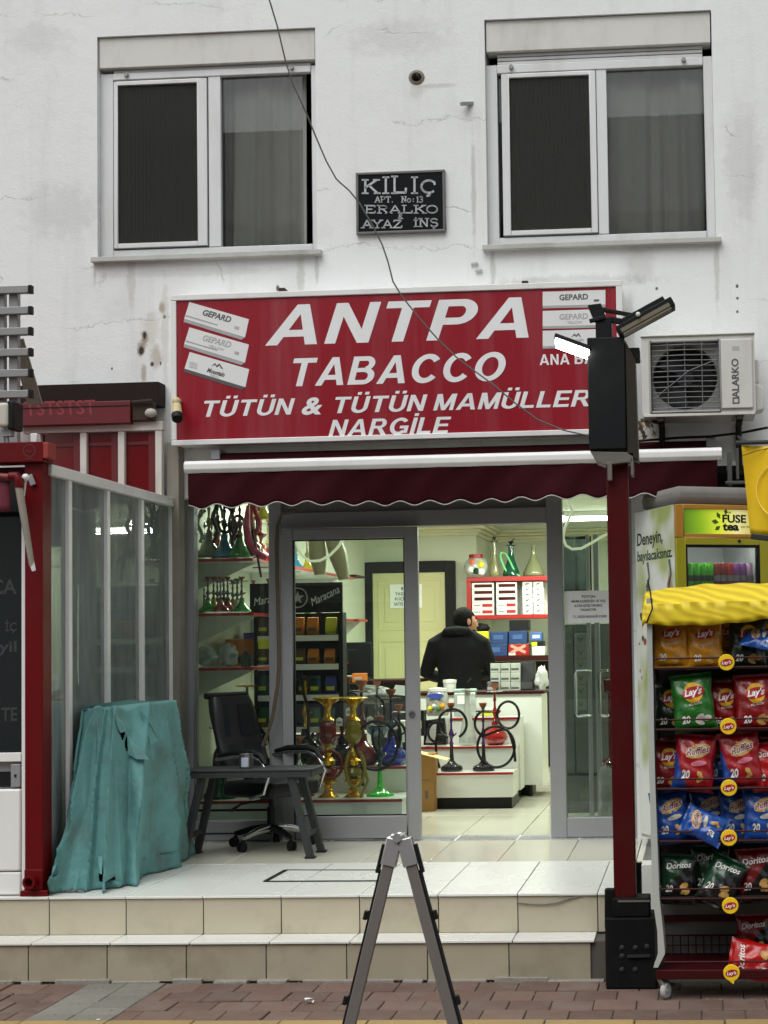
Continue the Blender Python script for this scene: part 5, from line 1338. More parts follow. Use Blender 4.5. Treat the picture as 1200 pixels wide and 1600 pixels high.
prof = [(0.40, 0.045, 0), (0.32, 0.058, 0), (0.24, 0.062, 0), (0.23, 0.0615, 0), (0.1, 0.026, .2), (-0.02, -0.008, .4), (-0.026, -0.012, .6), (-0.032, -0.05, 1), (-0.035, -0.075, 1), (-0.034, -0.1, 1)]
for dy, dz, wv in prof:
    r = []
    for i in range(nX + 1):
        u = i / nX; x = RX0 - 0.03 + (RX1 - RX0 + 0.06) * u
        sag = -0.02 * math.sin(math.pi * min(1, u * 1.6)) * (1 if dz < -0.05 else 0) + 0.03 * min(1, u * 3)* (1 if dz > 0.02 else 0.3)
        rip = 0.0035 * math.sin(u * 70 + dz * 110) * (0.3 + wv) + 0.004 * math.sin(u * 19 + dz * 20)
        r.append((x, YR + dy + rip, rz(940) + dz + sag + 0.003 * math.sin(u * 31 + dz * 60) + (-.02 if i == 0 else 0)))
    rows.append(r)
hood = part('hood', MB().rings(rows, close=False, caps=False), fold_shading(), cr, smooth=True)
hood.modifiers.new('thickness', 'SOLIDIFY').thickness = 0.004
hs_ = MB().rings([[(RX0 - .03, YR + dy, rz(940) + dz - .02) for dy, dz, w in prof], [(RX0 - .026, YR + dy, rz(940) + min(dz, -.02) - .06 * (1 if dz > -.03 else 0.9)) for dy, dz, w in prof]], close=False, caps=False)
part('hood_end', hs_, MATS['hood_yellow'], cr, smooth=True)
part('cord', MB().tube([(RX0 + .0, YR - .03, rz(905)), (RX0 + .012, YR - .045, rz(925)), (RX0 + .02, YR - .05, rz(950)), (RX0 - .01, YR - .04, rz(972))], 0.004, 5), m_black, cr)
# round badges clipped to the shelf lips
m_badge = mat('badge_yellow', rgb(240, 200, 30), 0.5)
m_red2 = mat('logo_red', rgb(170, 16, 26), 0.5)
m_w2 = mat('logo_white', (0.75, 0.75, 0.72, 1), 0.5)
m_gold2 = mat('logo_gold', rgb(224, 170, 30), 0.5)
for py, px in zip([1035, 1135, 1231, 1309, 1415, 1520], [1135, 1138, 1139, 1139, 1141, 1143]):
    p = at(px, py, YR - .012)
    b_ = thing('shelf_badge', 'round yellow badge with red logo clipped to the snack rack, %s shelf' % {1035: 'topmost', 1135: 'second', 1231: 'third', 1309: 'fourth', 1415: 'fifth', 1520: 'bottom'}[py], 'badge', p, 'badges on the snack rack')
    T = Matrix.Translation(p) @ Matrix.Rotation(math.pi / 2, 4, 'X')
    part('disc', MB().lathe([(0, -0.004), (0.038, -0.004), (0.039, 0), (0.036, 0.005), (0, 0.006)], n=28).xf(T), m_badge, b_, smooth=True)
    el = [p + Vector((0.029 * math.cos(a), -0.0065, 0.0165 * math.sin(a) + .004 * math.cos(a))) for a in [2 * math.pi * i / 20 for i in range(20)]]
    lg_ = part('logo', MB().prism(el, (0, -0.001, 0)), m_red2, b_)
    part('lettering', text_at("Lay's", p + Vector((0, -0.0076, -0.007)), (1, 0, 0.12), ZU, 0.046, 0.014, 0.2, 0.03, 0.001, center=True), m_w2, lg_)
    if py == 1520: part('tab', MB().prism([p + Vector((-.014, 0, -.034)), p + Vector((.014, 0, -.034)), p + Vector((0.008, 0, -.052))], (0, -.004, 0)), m_badge, b_)

# ---- crisp bags: pillow with crimped ends; print follows the bulge
bagm = {}
def foil(name, c1, c2=None, ang=0.0, off=0.0):
    if name in bagm: return bagm[name]
    c1 = mul(c1, .8); c2 = mul(c2, .8) if c2 else None
    m = mat(name, c1, 0.3, 0.0, 0.12, 12, bump=1.0, bs=20, coat=0.35, spec=.45, uniq=True)
    if c2:
        n = m.node_tree.nodes; l = m.node_tree.links; p = n['Principled BSDF']
        tc = n.new('ShaderNodeTexCoord'); sp = n.new('ShaderNodeSeparateXYZ'); l.new(tc.outputs['Object'], sp.inputs[0])
        a = n.new('ShaderNodeMath'); a.operation = 'MULTIPLY_ADD'; a.inputs[1].default_value = ang; l.new(sp.outputs[2], a.inputs[0]); l.new(sp.outputs[0], a.inputs[2])
        no = n.new('ShaderNodeTexNoise'); no.inputs['Scale'].default_value = 14; l.new(tc.outputs['Object'], no.inputs['Vector'])
        b = n.new('ShaderNodeMath'); b.operation = 'MULTIPLY_ADD'; b.inputs[1].default_value = 0.03; l.new(no.outputs['Fac'], b.inputs[0]); l.new(a.outputs[0], b.inputs[2])
        r = n.new('ShaderNodeMapRange'); r.inputs[1].default_value = off - 0.003; r.inputs[2].default_value = off + 0.003; l.new(b.outputs[0], r.inputs[0])
        mx = n.new('ShaderNodeMix'); mx.data_type = 'RGBA'; mx.inputs[6].default_value = c1; mx.inputs[7].default_value = c2; l.new(r.outputs[0], mx.inputs[0]); l.new(mx.outputs[2], p.inputs['Base Color'])
    bagm[name] = m
    return m
BW, BH = 0.175, 0.235
def bulge(x, z, W=BW, H=BH, T=0.035):
    u = max(-1, min(1, 2 * x / W)); v = max(-1, min(1, (2 * z / H - 1)))
    e = max(0, 1 - abs(v) ** 2.6); s_ = max(0, 1 - u * u) ** 0.5
    wr = 0.0035 * math.sin(u * 9 + v * 5) * e * s_ + 0.003 * math.sin(v * 13 + u * 4) * e * s_
    return T * (e ** 0.75) * s_ + wr
def bag_mesh(m, seed):
    q = random.Random(seed); nx_, nz_ = 22, 24; mb = MB(); ph = q.uniform(0, 6)
    for sgn in (-1, 1):
        pts = []
        for j in range(nz_ + 1):
            v = j / nz_
            for i in range(nx_ + 1):
                u = i / nx_ * 2 - 1
                z = BH * v; e = max(0, 1 - abs(2 * v - 1) ** 2.6)
                hw = BW / 2 * (1 - 0.09 * e)
                x = u * hw + 0.002 * math.sin(z * 60 + ph)
                y = sgn * bulge(u * BW / 2, z)
                if v < 0.05 or v > 0.95: y = sgn * 0.0012 + 0.003 * math.sin(u * 8 + ph)
                pts.append((x, y, z))
        W_ = nx_ + 1
        mb.add(pts, [(j * W_ + i, j * W_ + i + 1, (j + 1) * W_ + i + 1, (j + 1) * W_ + i) for j in range(nz_) for i in range(nx_)])
    return mb
def on_bag(mb2, lift):
    out = MB(); out.f = mb2.f
    out.v = [Vector((p.x * (1 - 0.09 * max(0, 1 - abs(2 * p.z / BH - 1) ** 2.6)), -bulge(p.x, p.z) - lift, p.z)) for p in mb2.v]
    return out
def disc2(cx, cz, rx_, rz_, n=18, rings_=4, tilt=0.0):
    mb2 = MB(); pts = [(0, 0)]
    vs = [Vector((cx, 0, cz))]
    for k in range(1, rings_ + 1):
        for i in range(n):
            a = 2 * math.pi * i / n; x = rx_ * k / rings_ * math.cos(a); z = rz_ * k / rings_ * math.sin(a)
            vs.append(Vector((cx + x, 0, cz + z + x * tilt)))
    fs = [(0, 1 + i, 1 + (i + 1) % n) for i in range(n)]
    for k in range(rings_ - 1):
        for i in range(n): fs.append((1 + k * n + i, 1 + (k + 1) * n + i, 1 + (k + 1) * n + (i + 1) % n, 1 + k * n + (i + 1) % n))
    return mb2.add(vs, fs)
def flat_text(s, cx, z, w, h, tilt=0.0, shear=0.1, bold=0.03):
    vs, fs = text_mb(s, shear, bold)
    x0 = min(v.x for v in vs); x1 = max(v.x for v in vs); kx_ = w / (x1 - x0); kz_ = h / cap()
    return MB().add([(cx + (v.x - (x0 + x1) / 2) * kx_, 0, z + v.y * kz_ + (v.x - (x0 + x1) / 2) * kx_ * tilt) for v in vs], fs)
def blob2(cx, cz, r, seed):
    q = random.Random(seed); mb2 = MB()
    for k in range(4):
        c = (cx + q.uniform(-r, r) * .6, cz + q.uniform(-r, r) * .5)
        b = disc2(c[0], c[1], r * q.uniform(.4, .7), r * q.uniform(.3, .5), 9, 2, q.uniform(-.6, .6)); mb2.add(b.v, b.f)
    return mb2
m_crisp = mat('printed_crisp', (0.5, 0.28, 0.07, 1), 0.4, 0, 0.35, 60)
m_cream = mat('printed_cream', (0.55, 0.52, 0.45, 1), 0.4)
m_pink = mat('printed_pink', rgb(214, 120, 140), 0.4)
KINDS = {
    'gold': (foil('foil_gold', rgb(206, 140, 10)), 'potato', 'golden'),
    'green': (foil('foil_green', rgb(34, 110, 30)), 'potato', 'green'),
    'darkgreen': (foil('foil_dark_green', rgb(16, 40, 18)), 'potato', 'dark green'),
    'red': (foil('foil_red', rgb(140, 14, 20)), 'potato', 'dark red'),
    'redblue': (foil('foil_red_blue', rgb(24, 70, 150), rgb(168, 16, 28), 0.35, -0.005), 'ridged', 'red and blue'),
    'blue': (foil('foil_blue', rgb(22, 76, 160)), 'ridged', 'blue'),
    'black': (foil('foil_black_green', rgb(8, 60, 30), rgb(12, 14, 13), -0.9, -0.11), 'corn', 'black and green'),
    'blackred': (foil('foil_black_red', rgb(120, 14, 12), rgb(10, 10, 10), -0.9, -0.09), 'corn', 'black and red'),
    'redcorn': (foil('foil_bright_red', rgb(190, 18, 16)), 'corn', 'bright red'),
}
protos = {}
def bag_proto(kind):
    if kind in protos: return protos[kind]
    m, typ, nm = KINDS[kind]
    t = thing('crisp_bag', 'crisp bag', 'crisp bag', (0, 0, 0), 'crisp bags on the snack rack')
    bd = part('bag', bag_mesh(m, hash(kind) % 99 if False else len(protos)), m, t, smooth=True)
    if typ == 'potato':
        if kind != 'gold': part('logo_sun', on_bag(disc2(0.005, 0.155, 0.042, 0.042), 0.0012), m_gold2, bd)
        part('logo', on_bag(disc2(0.005, 0.155, 0.05, 0.024, tilt=0.12), 0.0022), m_red2, bd)
        part('lettering', on_bag(flat_text("Lay's", 0.005, 0.145, 0.078, 0.026, 0.12, 0.2, 0.035), 0.0032), m_w2, bd)
        part('lettering', on_bag(flat_text('20', -0.038, 0.035, 0.036, 0.028, 0, 0.1, 0.03), 0.002), m_w2, bd)
        part('print_band', on_bag(flat_text('KLASİK', 0.01, 0.105, 0.06, 0.008, 0.1), 0.002), m_cream, bd)
        part('crisp_print', on_bag(blob2(0.035, 0.05, 0.03, 3), 0.0016), m_crisp if kind != 'green' else m_cream, bd)
    elif typ == 'ridged':
        part('logo_sun', on_bag(disc2(0.012, 0.165, 0.055, 0.03, tilt=0.25), 0.0012), m_crisp, bd)
        part('lettering', on_bag(flat_text('Ruffles', 0.012, 0.152, 0.1, 0.03, 0.25, 0.15, 0.06), 0.0022), m_w2, bd)
        part('lettering', on_bag(flat_text('Ruffles', 0.012, 0.153, 0.096, 0.028, 0.25, 0.15, 0.02), 0.0032), mat('logo_purple_red', rgb(110, 10, 40), 0.4) if 'logo_purple_red' not in MATS else MATS['logo_purple_red'], bd)
        part('flavour_band', on_bag(disc2(0.02, 0.115, 0.035, 0.011, tilt=0.15), 0.002), m_pink if kind == 'redblue' else m_cream, bd)
        part('lettering', on_bag(flat_text('20', -0.034, 0.05, 0.036, 0.032, 0, 0.1, 0.04), 0.002), m_w2, bd)
        part('crisp_print', on_bag(blob2(0.035, 0.06, 0.026, 8), 0.0016), m_crisp, bd)
    else:
        part('lettering', on_bag(flat_text('Doritos', 0, 0.17, 0.125, 0.026, 0.1, 0.15, 0.02), 0.002), m_w2, bd)
        part('lettering', on_bag(flat_text('20', -0.045, 0.06, 0.036, 0.03, 0, 0.1, 0.03), 0.002), m_w2, bd)
        part('crisp_print', on_bag(blob2(0.025, 0.08, 0.034, 5), 0.0016), m_crisp, bd)
    protos[kind] = t
    return t
used_k = set()
def bag(kind, px, pyc, k=1.0, rz_=0.0, lean=0.12, Y=0.1, label='', yaw=0.0, flat_=False):
    pr = bag_proto(kind)
    o = pr if kind not in used_k else copy_tree(pr)
    used_k.add(kind)
    o['label'] = label
    c = at(px, pyc, YR + Y)
    Rm = Matrix.Rotation(yaw, 4, 'Z') @ Matrix.Rotation(-lean, 4, 'X') @ Matrix.Rotation(-rz_, 4, 'Y')
    o.rotation_euler = Rm.to_euler()
    k *= 1.1
    o.scale = (k, k, k)
    o.location = c - (Rm @ Vector((0, 0, BH / 2 * k)))
    return o
bag('gold', 1048, 1004, 0.96, 0.0, 0.12, .1, 'golden crisp bag, first at the left of the top rack shelf')
bag('gold', 1101, 1005, 0.96, 0.04, 0.12, .1, 'golden crisp bag standing second from the left on the top rack shelf')
bag('gold', 1139, 1000, 0.9, 0.05, 0.1, .26, 'golden crisp bag standing far back in shade on the top rack shelf')
bag('darkgreen', 1168, 1005, 0.98, -0.03, 0.12, .14, 'dark green crisp bag behind the fallen blue one on the top rack shelf')
bag('blue', 1192, 1000, 0.75, 1.2, 0.9, .05, 'blue and silver crisp bag fallen flat on the top rack shelf')
bag('darkgreen', 1048, 1104, 0.95, 0.03, 0.1, .18, 'dark green crisp bag in shade at the left of the second rack shelf')
bag('green', 1083, 1098, 1.08, 0.1, 0.14, .07, 'bright green crisp bag tilted on the second rack shelf')
bag('red', 1133, 1103, 0.95, 0.02, 0.1, .15, 'dark red crisp bag behind the badge of the second rack shelf')
bag('red', 1180, 1098, 1.05, 0.04, 0.12, .08, 'dark red crisp bag at the right end of the second rack shelf')
bag('red', 1044, 1196, 0.95, -0.02, 0.1, .14, 'dark red crisp bag leaning at the left of the third rack shelf')
bag('redblue', 1085, 1192, 1.06, -0.1, 0.14, .07, 'red and blue crisp bag tilted left of the badge on the third rack shelf')
bag('blue', 1126, 1190, 0.95, 0.0, 0.1, .2, 'blue crisp bag set back between two red and blue ones on the third rack shelf')
bag('redblue', 1157, 1188, 1.04, 0.08, 0.12, .07, 'red and blue crisp bag right of the badge on the third rack shelf')
bag('redcorn', 1203, 1200, 0.95, 0.05, 0.12, .1, 'red crisp bag at the right end of the third rack shelf')
bag('blue', 1048, 1277, 0.98, 0.12, 0.12, .1, 'blue crisp bag at the left of the fourth rack shelf')
bag('blue', 1100, 1290, 0.8, 1.15, 0.35, .03, 'blue crisp bag lying tilted left of the badge on the fourth rack shelf')
bag('blue', 1108, 1272, 0.95, 0.05, 0.1, .2, 'blue crisp bag in shade at the middle back of the fourth rack shelf')
bag('blue', 1152, 1275, 0.95, 0.0, 0.1, .16, 'blue crisp bag in shade right of the badge on the fourth rack shelf')
bag('blue', 1192, 1274, 1.0, 0.0, 0.1, .09, 'blue crisp bag at the right end of the fourth rack shelf')
bag('black', 1060, 1374, 0.92, -0.05, 0.12, .1, 'black and green crisp bag at the left of the fifth rack shelf')
bag('black', 1110, 1362, 1.0, 0.0, 0.1, .18, 'black and green crisp bag upright at the middle of the fifth rack shelf')
bag('black', 1128, 1378, 0.95, -0.45, 0.3, .06, 'black and green crisp bag leaning over at the middle of the fifth rack shelf')
bag('blackred', 1182, 1368, 1.0, 0.05, 0.1, .12, 'black and red crisp bag at the right end of the fifth rack shelf')
bag('blackred', 1178, 1466, 0.9, 0.03, 0.1, .26, 'black and red crisp bag standing at the back of the bottom rack shelf')
bag('redcorn', 1182, 1502, 1.0, 1.4, 0.3, .06, 'bright red crisp bag lying on its side on the bottom rack shelf')

for kind, px, py, k, rz0, Y, label in (
    ('gold', 1074, 1003, .95, .03, .24, 'golden crisp bag in shade between the two front ones on the top rack shelf'),
    ('green', 1200, 1003, .95, .0, .22, 'green crisp bag in shade at the right end of the top rack shelf'),
    ('green', 1108, 1100, .95, -.05, .24, 'green crisp bag set back between the bright green and red ones on the second shelf'),
    ('red', 1156, 1101, .98, -.04, .22, 'dark red crisp bag set back left of the right end on the second shelf'),
    ('redblue', 1064, 1193, .98, .04, .2, 'red and blue crisp bag set back at the left of the third rack shelf'),
    ('redblue', 1184, 1192, .98, -.05, .2, 'red and blue crisp bag set back at the right of the third rack shelf'),
    ('blue', 1076, 1277, .95, -.06, .24, 'blue crisp bag in deep shade behind the tilted one on the fourth rack shelf'),
    ('blue', 1172, 1277, .95, .04, .24, 'blue crisp bag in deep shade near the right end of the fourth rack shelf'),
    ('black', 1084, 1372, .95, .03, .24, 'black and green crisp bag in deep shade at the left back of the fifth shelf'),
    ('blackred', 1156, 1370, .95, -.03, .24, 'black and red crisp bag in deep shade right of the middle of the fifth shelf')):
    bag(kind, px, py, k, rz0, .1, Y, label)
# ================================================================== SHOP INTERIOR
from mathutils import noise as mnoise
m_inwall = mat('shop_wall_cream', rgb(196, 200, 180), 0.7, 0, 0.04, 2)
m_ceil = mat('shop_ceiling', rgb(215, 216, 202), 0.8, 0, 0.03, 2)
m_redge = mat('red_edge', rgb(158, 24, 20), 0.35, 0, 0.08, 6)
m_lam = mat('white_laminate', (0.72, 0.73, 0.68, 1), 0.3, 0, 0.04, 5)
m_maro = mat('dark_maroon_board', rgb(50, 10, 10), 0.5)
m_chrome = mat('chrome', (0.6, 0.6, 0.6, 1), 0.18, 0.95)
YBW = 16.3
SX0, SX1 = SXL - 0.05, SXR + 0.06
SZT = at(700, 818, YBW).z
xc = at(745, 900, YBW).x
walls = MB().box(SX0 - 0.1, SX0, YF + 0.29, YBW + 1.6, ZP, SZT + .3).box(SX1, SX1 + 0.1, YF + 0.29, YBW + 1.6, ZP, SZT + .3)
walls.box(SX0, xc, YBW, YBW + 0.1, ZP, SZT + .3).box(xc - 0.1, xc, YBW + 0.1, YBW + 1.2, ZP, SZT + .3).box(xc, SX1, YBW + 1.2, YBW + 1.3, ZP, SZT + .3)
part('shop_wall', walls, m_inwall, bld)
part('shop_ceiling', MB().box(SX0, SX1, YF + 0.29, YBW + 1.2, SZT, SZT + 0.08), m_ceil, bld)
cn = MB()
for k, (dz, dp) in enumerate([(0.0, 0.13), (0.035, 0.1), (0.07, 0.06), (0.10, 0.025)]):
    cn.box(SX0, xc + 0.0, YBW - dp, YBW, SZT - dz - 0.034, SZT - dz - .001)
    cn.box(xc, xc + dp, YBW - dp, YBW + 1.2, SZT - dz - 0.034, SZT - dz - .001).box(xc + dp, SX1, YBW + 1.2 - dp, YBW + 1.2, SZT - dz - .034, SZT - dz - .001)
part('cornice', cn, mat('cornice_cream', rgb(216, 212, 180), 0.6), bld, bevel=0.006)
# back door
yb = YBW - 0.001
dx = lambda px: at(px, 950, YBW).x
dz = lambda py: at(640, py, YBW).z
ff = MB().box(dx(565), dx(584), yb - 0.06, yb, ZP, dz(878)).box(dx(697), dx(713), yb - 0.06, yb, ZP, dz(878)).box(dx(584), dx(697), yb - 0.06, yb, dz(895), dz(878))
bd_ = part('inner_door', MB().box(dx(584), dx(697), yb - 0.035, yb - .003, ZP + .005, dz(895) - .002), mat('cream_door', rgb(206, 201, 152), 0.45, 0, 0.03, 3), bld)
part('door_frame', ff, mat('black_door_frame', (0.012, 0.011, 0.012, 1), 0.4), bd_, bevel=0.005)
for (pa, pb, ya, yb2) in ((592, 636, 905, 985), (646, 690, 905, 985), (592, 636, 1000, 1090), (646, 690, 1000, 1090), (592, 690, 1105, 1200)):
    rp = MB(); e = 0.02
    X0, X1, Z0, Z1 = dx(pa), dx(pb), dz(yb2), dz(ya)
    rp.box(X0, X1, yb - 0.042, yb - .0345, Z0, Z0 + e).box(X0, X1, yb - .042, yb - .0345, Z1 - e, Z1).box(X0, X0 + e, yb - .0415, yb - .0345, Z0 + e, Z1 - e).box(X1 - e, X1, yb - .0415, yb - .0345, Z0 + e, Z1 - e)
    rp.box(X0 + .07, X1 - .07, yb - .041, yb - .0345, Z0 + .09, Z1 - .09)
    part('moulding', rp, MATS['cream_door'], bd_, bevel=0.004)
nt_ = thing('paper_notice', 'white paper notice taped to the cream inner door', 'notice', (dx(636), yb - .05, dz(950)))
part('sheet', MB().box(dx(611), dx(661), yb - .050, yb - .046, dz(950), dz(913)), mat('paper', (0.84, 0.85, 0.84, 1), 0.8), nt_)
for k, (s, w) in enumerate((('18', .1), ('YAŞINDAN', .24), ('KÜÇÜKLERE', .24), ('SATIŞ YOKTUR', .26))):
    part('lettering', text_at(s, (dx(636), yb - .050, dz(922 + 8 * k)), XR, ZU, w, 0.032, 0, 0.02, 0.001, center=True), m_ink, nt_)

# ceiling tubes
tubes = []
for k, (x, y) in enumerate(((-2.75, 11.6), (-1.3, 12.0), (-2.2, 14.2), (-1.1, 15.2))):
    t = thing('tube_light', ('lit fluorescent tube on the shop ceiling, ' + ('over the window shelves', 'near the entrance', 'above the counter', 'by the back shelves')[k]), 'lamp', (x, y, SZT), 'tubes on the shop ceiling')
    part('fitting', MB().box(x - 0.62, x + 0.62, y - 0.04, y + 0.04, SZT - 0.05, SZT - .001), m_white, t, bevel=0.005)
    part('tube', MB().tube([(x - 0.58, y, SZT - 0.075), (x + 0.58, y, SZT - 0.075)], 0.02, 10), mat('lit_tube', (1, 1, 1, 1), 0.5, emit=(0.93, 1.0, 0.9, 1), es=12.0) if 'lit_tube' not in MATS else MATS['lit_tube'], t)
    la = bpy.data.lights.new('tube_glow', 'AREA'); la.shape = 'RECTANGLE'; la.size = 1.15; la.size_y = 0.06; la.energy = (38, 38, 42, 38)[k]; la.color = (0.93, 1.0, 0.88)
    lo = bpy.data.objects.new('tube_glow', la); C.objects.link(lo); lo.location = (x, y, SZT - 0.11)

# ---- hookahs
def lathe_mb(prof, c, n=16): return MB().lathe(prof, c, n)
m_clay = mat('clay_bowl', rgb(150, 84, 50), 0.6)
m_goldm = mat('gold_metal', rgb(226, 176, 30), 0.22, 0.8, 0.08, 20)
m_hose = mat('black_hose', (0.012, 0.011, 0.012, 1), 0.45)
def gcol(name, col, rough=0.08):
    if name in MATS: return MATS[name]
    return mat(name, col, rough, 0, 0.08, 8, coat=0.6)
BASES = {
    'bell': [(0, 0), (.9, 0), (1, .03), (.98, .06), (.75, .12), (.42, .2), (.27, .29), (.24, .36), (.28, .38)],
    'flat': [(0, 0), (.95, 0), (1, .03), (.9, .07), (.5, .1), (.22, .15), (.17, .25), (.15, .36), (.18, .38)],
    'ball': [(0, 0), (.6, 0), (.65, .02), (.95, .08), (1, .13), (.9, .2), (.5, .26), (.3, .3), (.27, .36), (.3, .38)],
    'flask': [(0, 0), (.95, 0), (1, .05), (.95, .12), (.8, .25), (.55, .42), (.33, .58), (.22, .75), (.22, .95), (.27, 1.0)],
    'slim': [(0, 0), (.9, 0), (1, .03), (.9, .15), (.65, .3), (.4, .5), (.3, .68), (.3, .9)],
}
def hookah(label, px, ytop, ybot, Y, kind='bell', rad=0.35, basem=None, stemm=None, hose=None, tray=None, bowl=True, loops=(), group='hookahs on display', dx=0.0):
    b = at(px, ybot, Y); H = (ybot - ytop) / S(Y); b = b + Vector((dx, 0, 0))
    t = thing('hookah', label, 'hookah', b, group)
    R_ = rad * H * 0.5
    pr = BASES[kind]
    part('base', lathe_mb([(r * R_, z * H) for r, z in pr], b, 20), basem, t, smooth=True)
    if kind != 'flask':
        z0 = pr[-1][1]
        st = [(.0, z0 - .02), (.14, z0), (.2, z0 + .02), (.14, z0 + .04), (.1, z0 + .07), (.16, z0 + .12), (.24, z0 + .16), (.16, z0 + .2), (.09, z0 + .25), (.09, z0 + .32), (.14, z0 + .36), (.09, z0 + .4), (.08, .86)]
        st = [s for s in st if s[1] <= .86]
        part('stem', lathe_mb([(r * R_ if r else 0, z * H) for r, z in st], b, 12), stemm or m_chrome, t, smooth=True)
        part('tray', lathe_mb([(0, .86 * H), (.62 * R_, .87 * H), (.68 * R_, .885 * H), (.6 * R_, .882 * H), (0, .875 * H)], b, 20), tray or m_chrome, t, smooth=True)
        if bowl: part('bowl', lathe_mb([(.1 * R_, .88 * H), (.14 * R_, .92 * H), (.3 * R_, .96 * H), (.34 * R_, 1.0 * H), (.26 * R_, 1.0 * H), (.2 * R_, .97 * H), (0, .96 * H)], b, 14), bowl if not isinstance(bowl, bool) else m_clay, t, smooth=True)
        part('side_port', MB().tube([b + Vector((0, 0, (z0 + .1) * H)), b + Vector((.45 * R_, -.1 * R_, (z0 + .17) * H))], .07 * R_, 8), stemm or m_chrome, t, smooth=True)
    if hose:
        for lp in loops:
            pts = [at(a, c, Y - 0.05 - 0.012 * math.sin(i * 1.3)) + Vector((dx, 0, 0)) for i, (a, c) in enumerate(lp)]
            # smooth the path
            sm = []
            for i in range(len(pts) - 1):
                p0, p1, p2, p3 = pts[max(i - 1, 0)], pts[i], pts[i + 1], pts[min(i + 2, len(pts) - 1)]
                for k in range(5):
                    u = k / 5
                    sm.append(0.5 * ((2 * p1) + (p2 - p0) * u + (2 * p0 - 5 * p1 + 4 * p2 - p3) * u * u + (3 * p1 - p0 - 3 * p2 + p3) * u ** 3))
            sm.append(pts[-1])
            part('hose', MB().tube(sm, 0.011, 7), hose, t, smooth=True)
    return t
def circ(cx, cy, rx_, ry_, a0, a1, n=12): return [(cx + rx_ * math.cos(math.radians(a0 + (a1 - a0) * i / n)), cy - ry_ * math.sin(math.radians(a0 + (a1 - a0) * i / n))) for i in range(n + 1)]

# ---- window platform, left: stepped white plinth with red edges
def step_unit(name, label, tiers, kick=None):
    """tiers: (xpx0, xpx1, Y front, top py, front of the next one)"""
    x0, x1, Y, tp = tiers[0][:4]
    t = thing(name, label, 'display stand', at((x0 + x1) / 2, tp, Y) * 1.0)
    t.location.z = ZP; ORG[t.name] = Vector(t.location)
    for i, (a, b, Y, tp, Yb) in enumerate(tiers):
        A, B = at(a, tp, Y).x, at(b, tp, Y).x; z = at((a + b) / 2, tp, Y).z
        zb = ZP + (0.09 if kick else 0.0)
        part('tier', MB().box(A, B, Y, Yb, zb, z - 0.018), m_lam, t, bevel=0.002)
        part('red_edge', MB().box(A - .004, B + .004, Y - 0.007, Y + .002, z - 0.019, z), m_redge, t, bevel=0.003)
        part('top_board', MB().box(A - .002, B + .002, Y + .0025, Yb + .002, z - 0.0175, z - .001), m_lam, t)
    if kick: part('kick_board', MB().box(at(kick[0], 1250, kick[2]).x, at(kick[1], 1250, kick[2]).x, kick[2] + .03, kick[2] + .5, ZP, ZP + 0.09), m_black, t)
    return t
step_unit('window_plinth', 'white stepped plinth with red edges behind the left shop window', [(306, 628, 10.42, 1250, 10.92), (306, 636, 10.93, 1199, 11.32), (306, 560, 11.33, 1148, 11.8)])
m_rg = gcol('ruby_glass', rgb(110, 16, 10)); m_yg = gcol('yellow_glass', rgb(140, 120, 10))
def gold_hookah(label, px, gm, hosem):
    Y = 10.62; yt, yb_ = 1088, 1250
    b = at(px, yb_, Y); H = (yb_ - yt) / S(Y)
    t = thing('hookah', label, 'hookah', b, 'hookahs on display')
    L = lambda prof, m, nm, n=16: part(nm, lathe_mb([(r * H, z * H) for r, z in prof], b, n), m, t, smooth=True)
    L([(0, 0), (.13, 0), (.13, .02), (.1, .035), (.06, .06), (.04, .09), (.05, .1), (.035, .12), (.04, .15), (.09, .18), (.085, .21), (.03, .22)], m_goldm, 'foot', 14)
    L([(.03, .22), (.08, .235), (.095, .27), (.08, .31), (.03, .33)], gm, 'globe')
    L([(.03, .33), (.07, .34), (.075, .385), (.035, .41), (.03, .43), (.045, .47), (.03, .5), (.028, .53), (.05, .545)], m_goldm, 'lower_stem')
    L([(.05, .545), (.075, .58), (.085, .66), (.08, .72), (.06, .765)], gm, 'barrel', 8)
    L([(.06, .765), (.075, .775), (.05, .79), (.03, .82), (.028, .88), (.05, .93), (.12, .975), (.15, .99), (.13, 1.0), (.03, .985), (0, .985)], m_goldm, 'upper_stem')
    lp = circ(px + 2, 1195, 20, 22, 200, -150, 14) if gm is m_rg else circ(px + 2, 1200, 15, 30, 120, 420, 14) + [(px + 22, 1220), (px + 10, 1246)]
    pts = [at(a, c, Y - 0.08) for a, c in lp]
    part('hose', MB().tube(pts, 0.011, 8), hosem, t, smooth=True)
gold_hookah('golden hookah with ruby glass barrel in the left door window', 513, m_rg, mat('red_hose', rgb(120, 20, 18), 0.5))
gold_hookah('golden hookah with yellow glass barrel in the left door window', 553, m_yg, mat('tan_hose', rgb(150, 130, 40), 0.5))
hookah('hookah with bright green flat base and clay bowl in the left door window', 594, 1118, 1249, 10.66, 'flat', 0.35, gcol('green_glass', rgb(40, 190, 40)), gcol('dark_green_enamel', rgb(10, 50, 36)), m_hose, m_black, True, [circ(588, 1165, 33, 38, 200, -120, 16) + [(566, 1180), (567, 1228)]])
hookah('dark blue hookah standing behind the green one on the middle window step', 612, 1076, 1197, 11.05, 'ball', 0.4, gcol('blue_glass', rgb(24, 40, 150)), gcol('navy_enamel', rgb(12, 22, 70)), m_hose, m_black, True, [circ(604, 1150, 22, 32, 60, -200, 12)])
hookah('dark red hookah with grey ornament behind the yellow glass one', 566, 1062, 1198, 11.08, 'ball', 0.42, m_rg, gcol('red_enamel', rgb(80, 10, 10)), mat('grey_hose', (0.08, 0.08, 0.08, 1), 0.5), m_chrome, True, [circ(573, 1160, 26, 36, 90, -160, 12)])
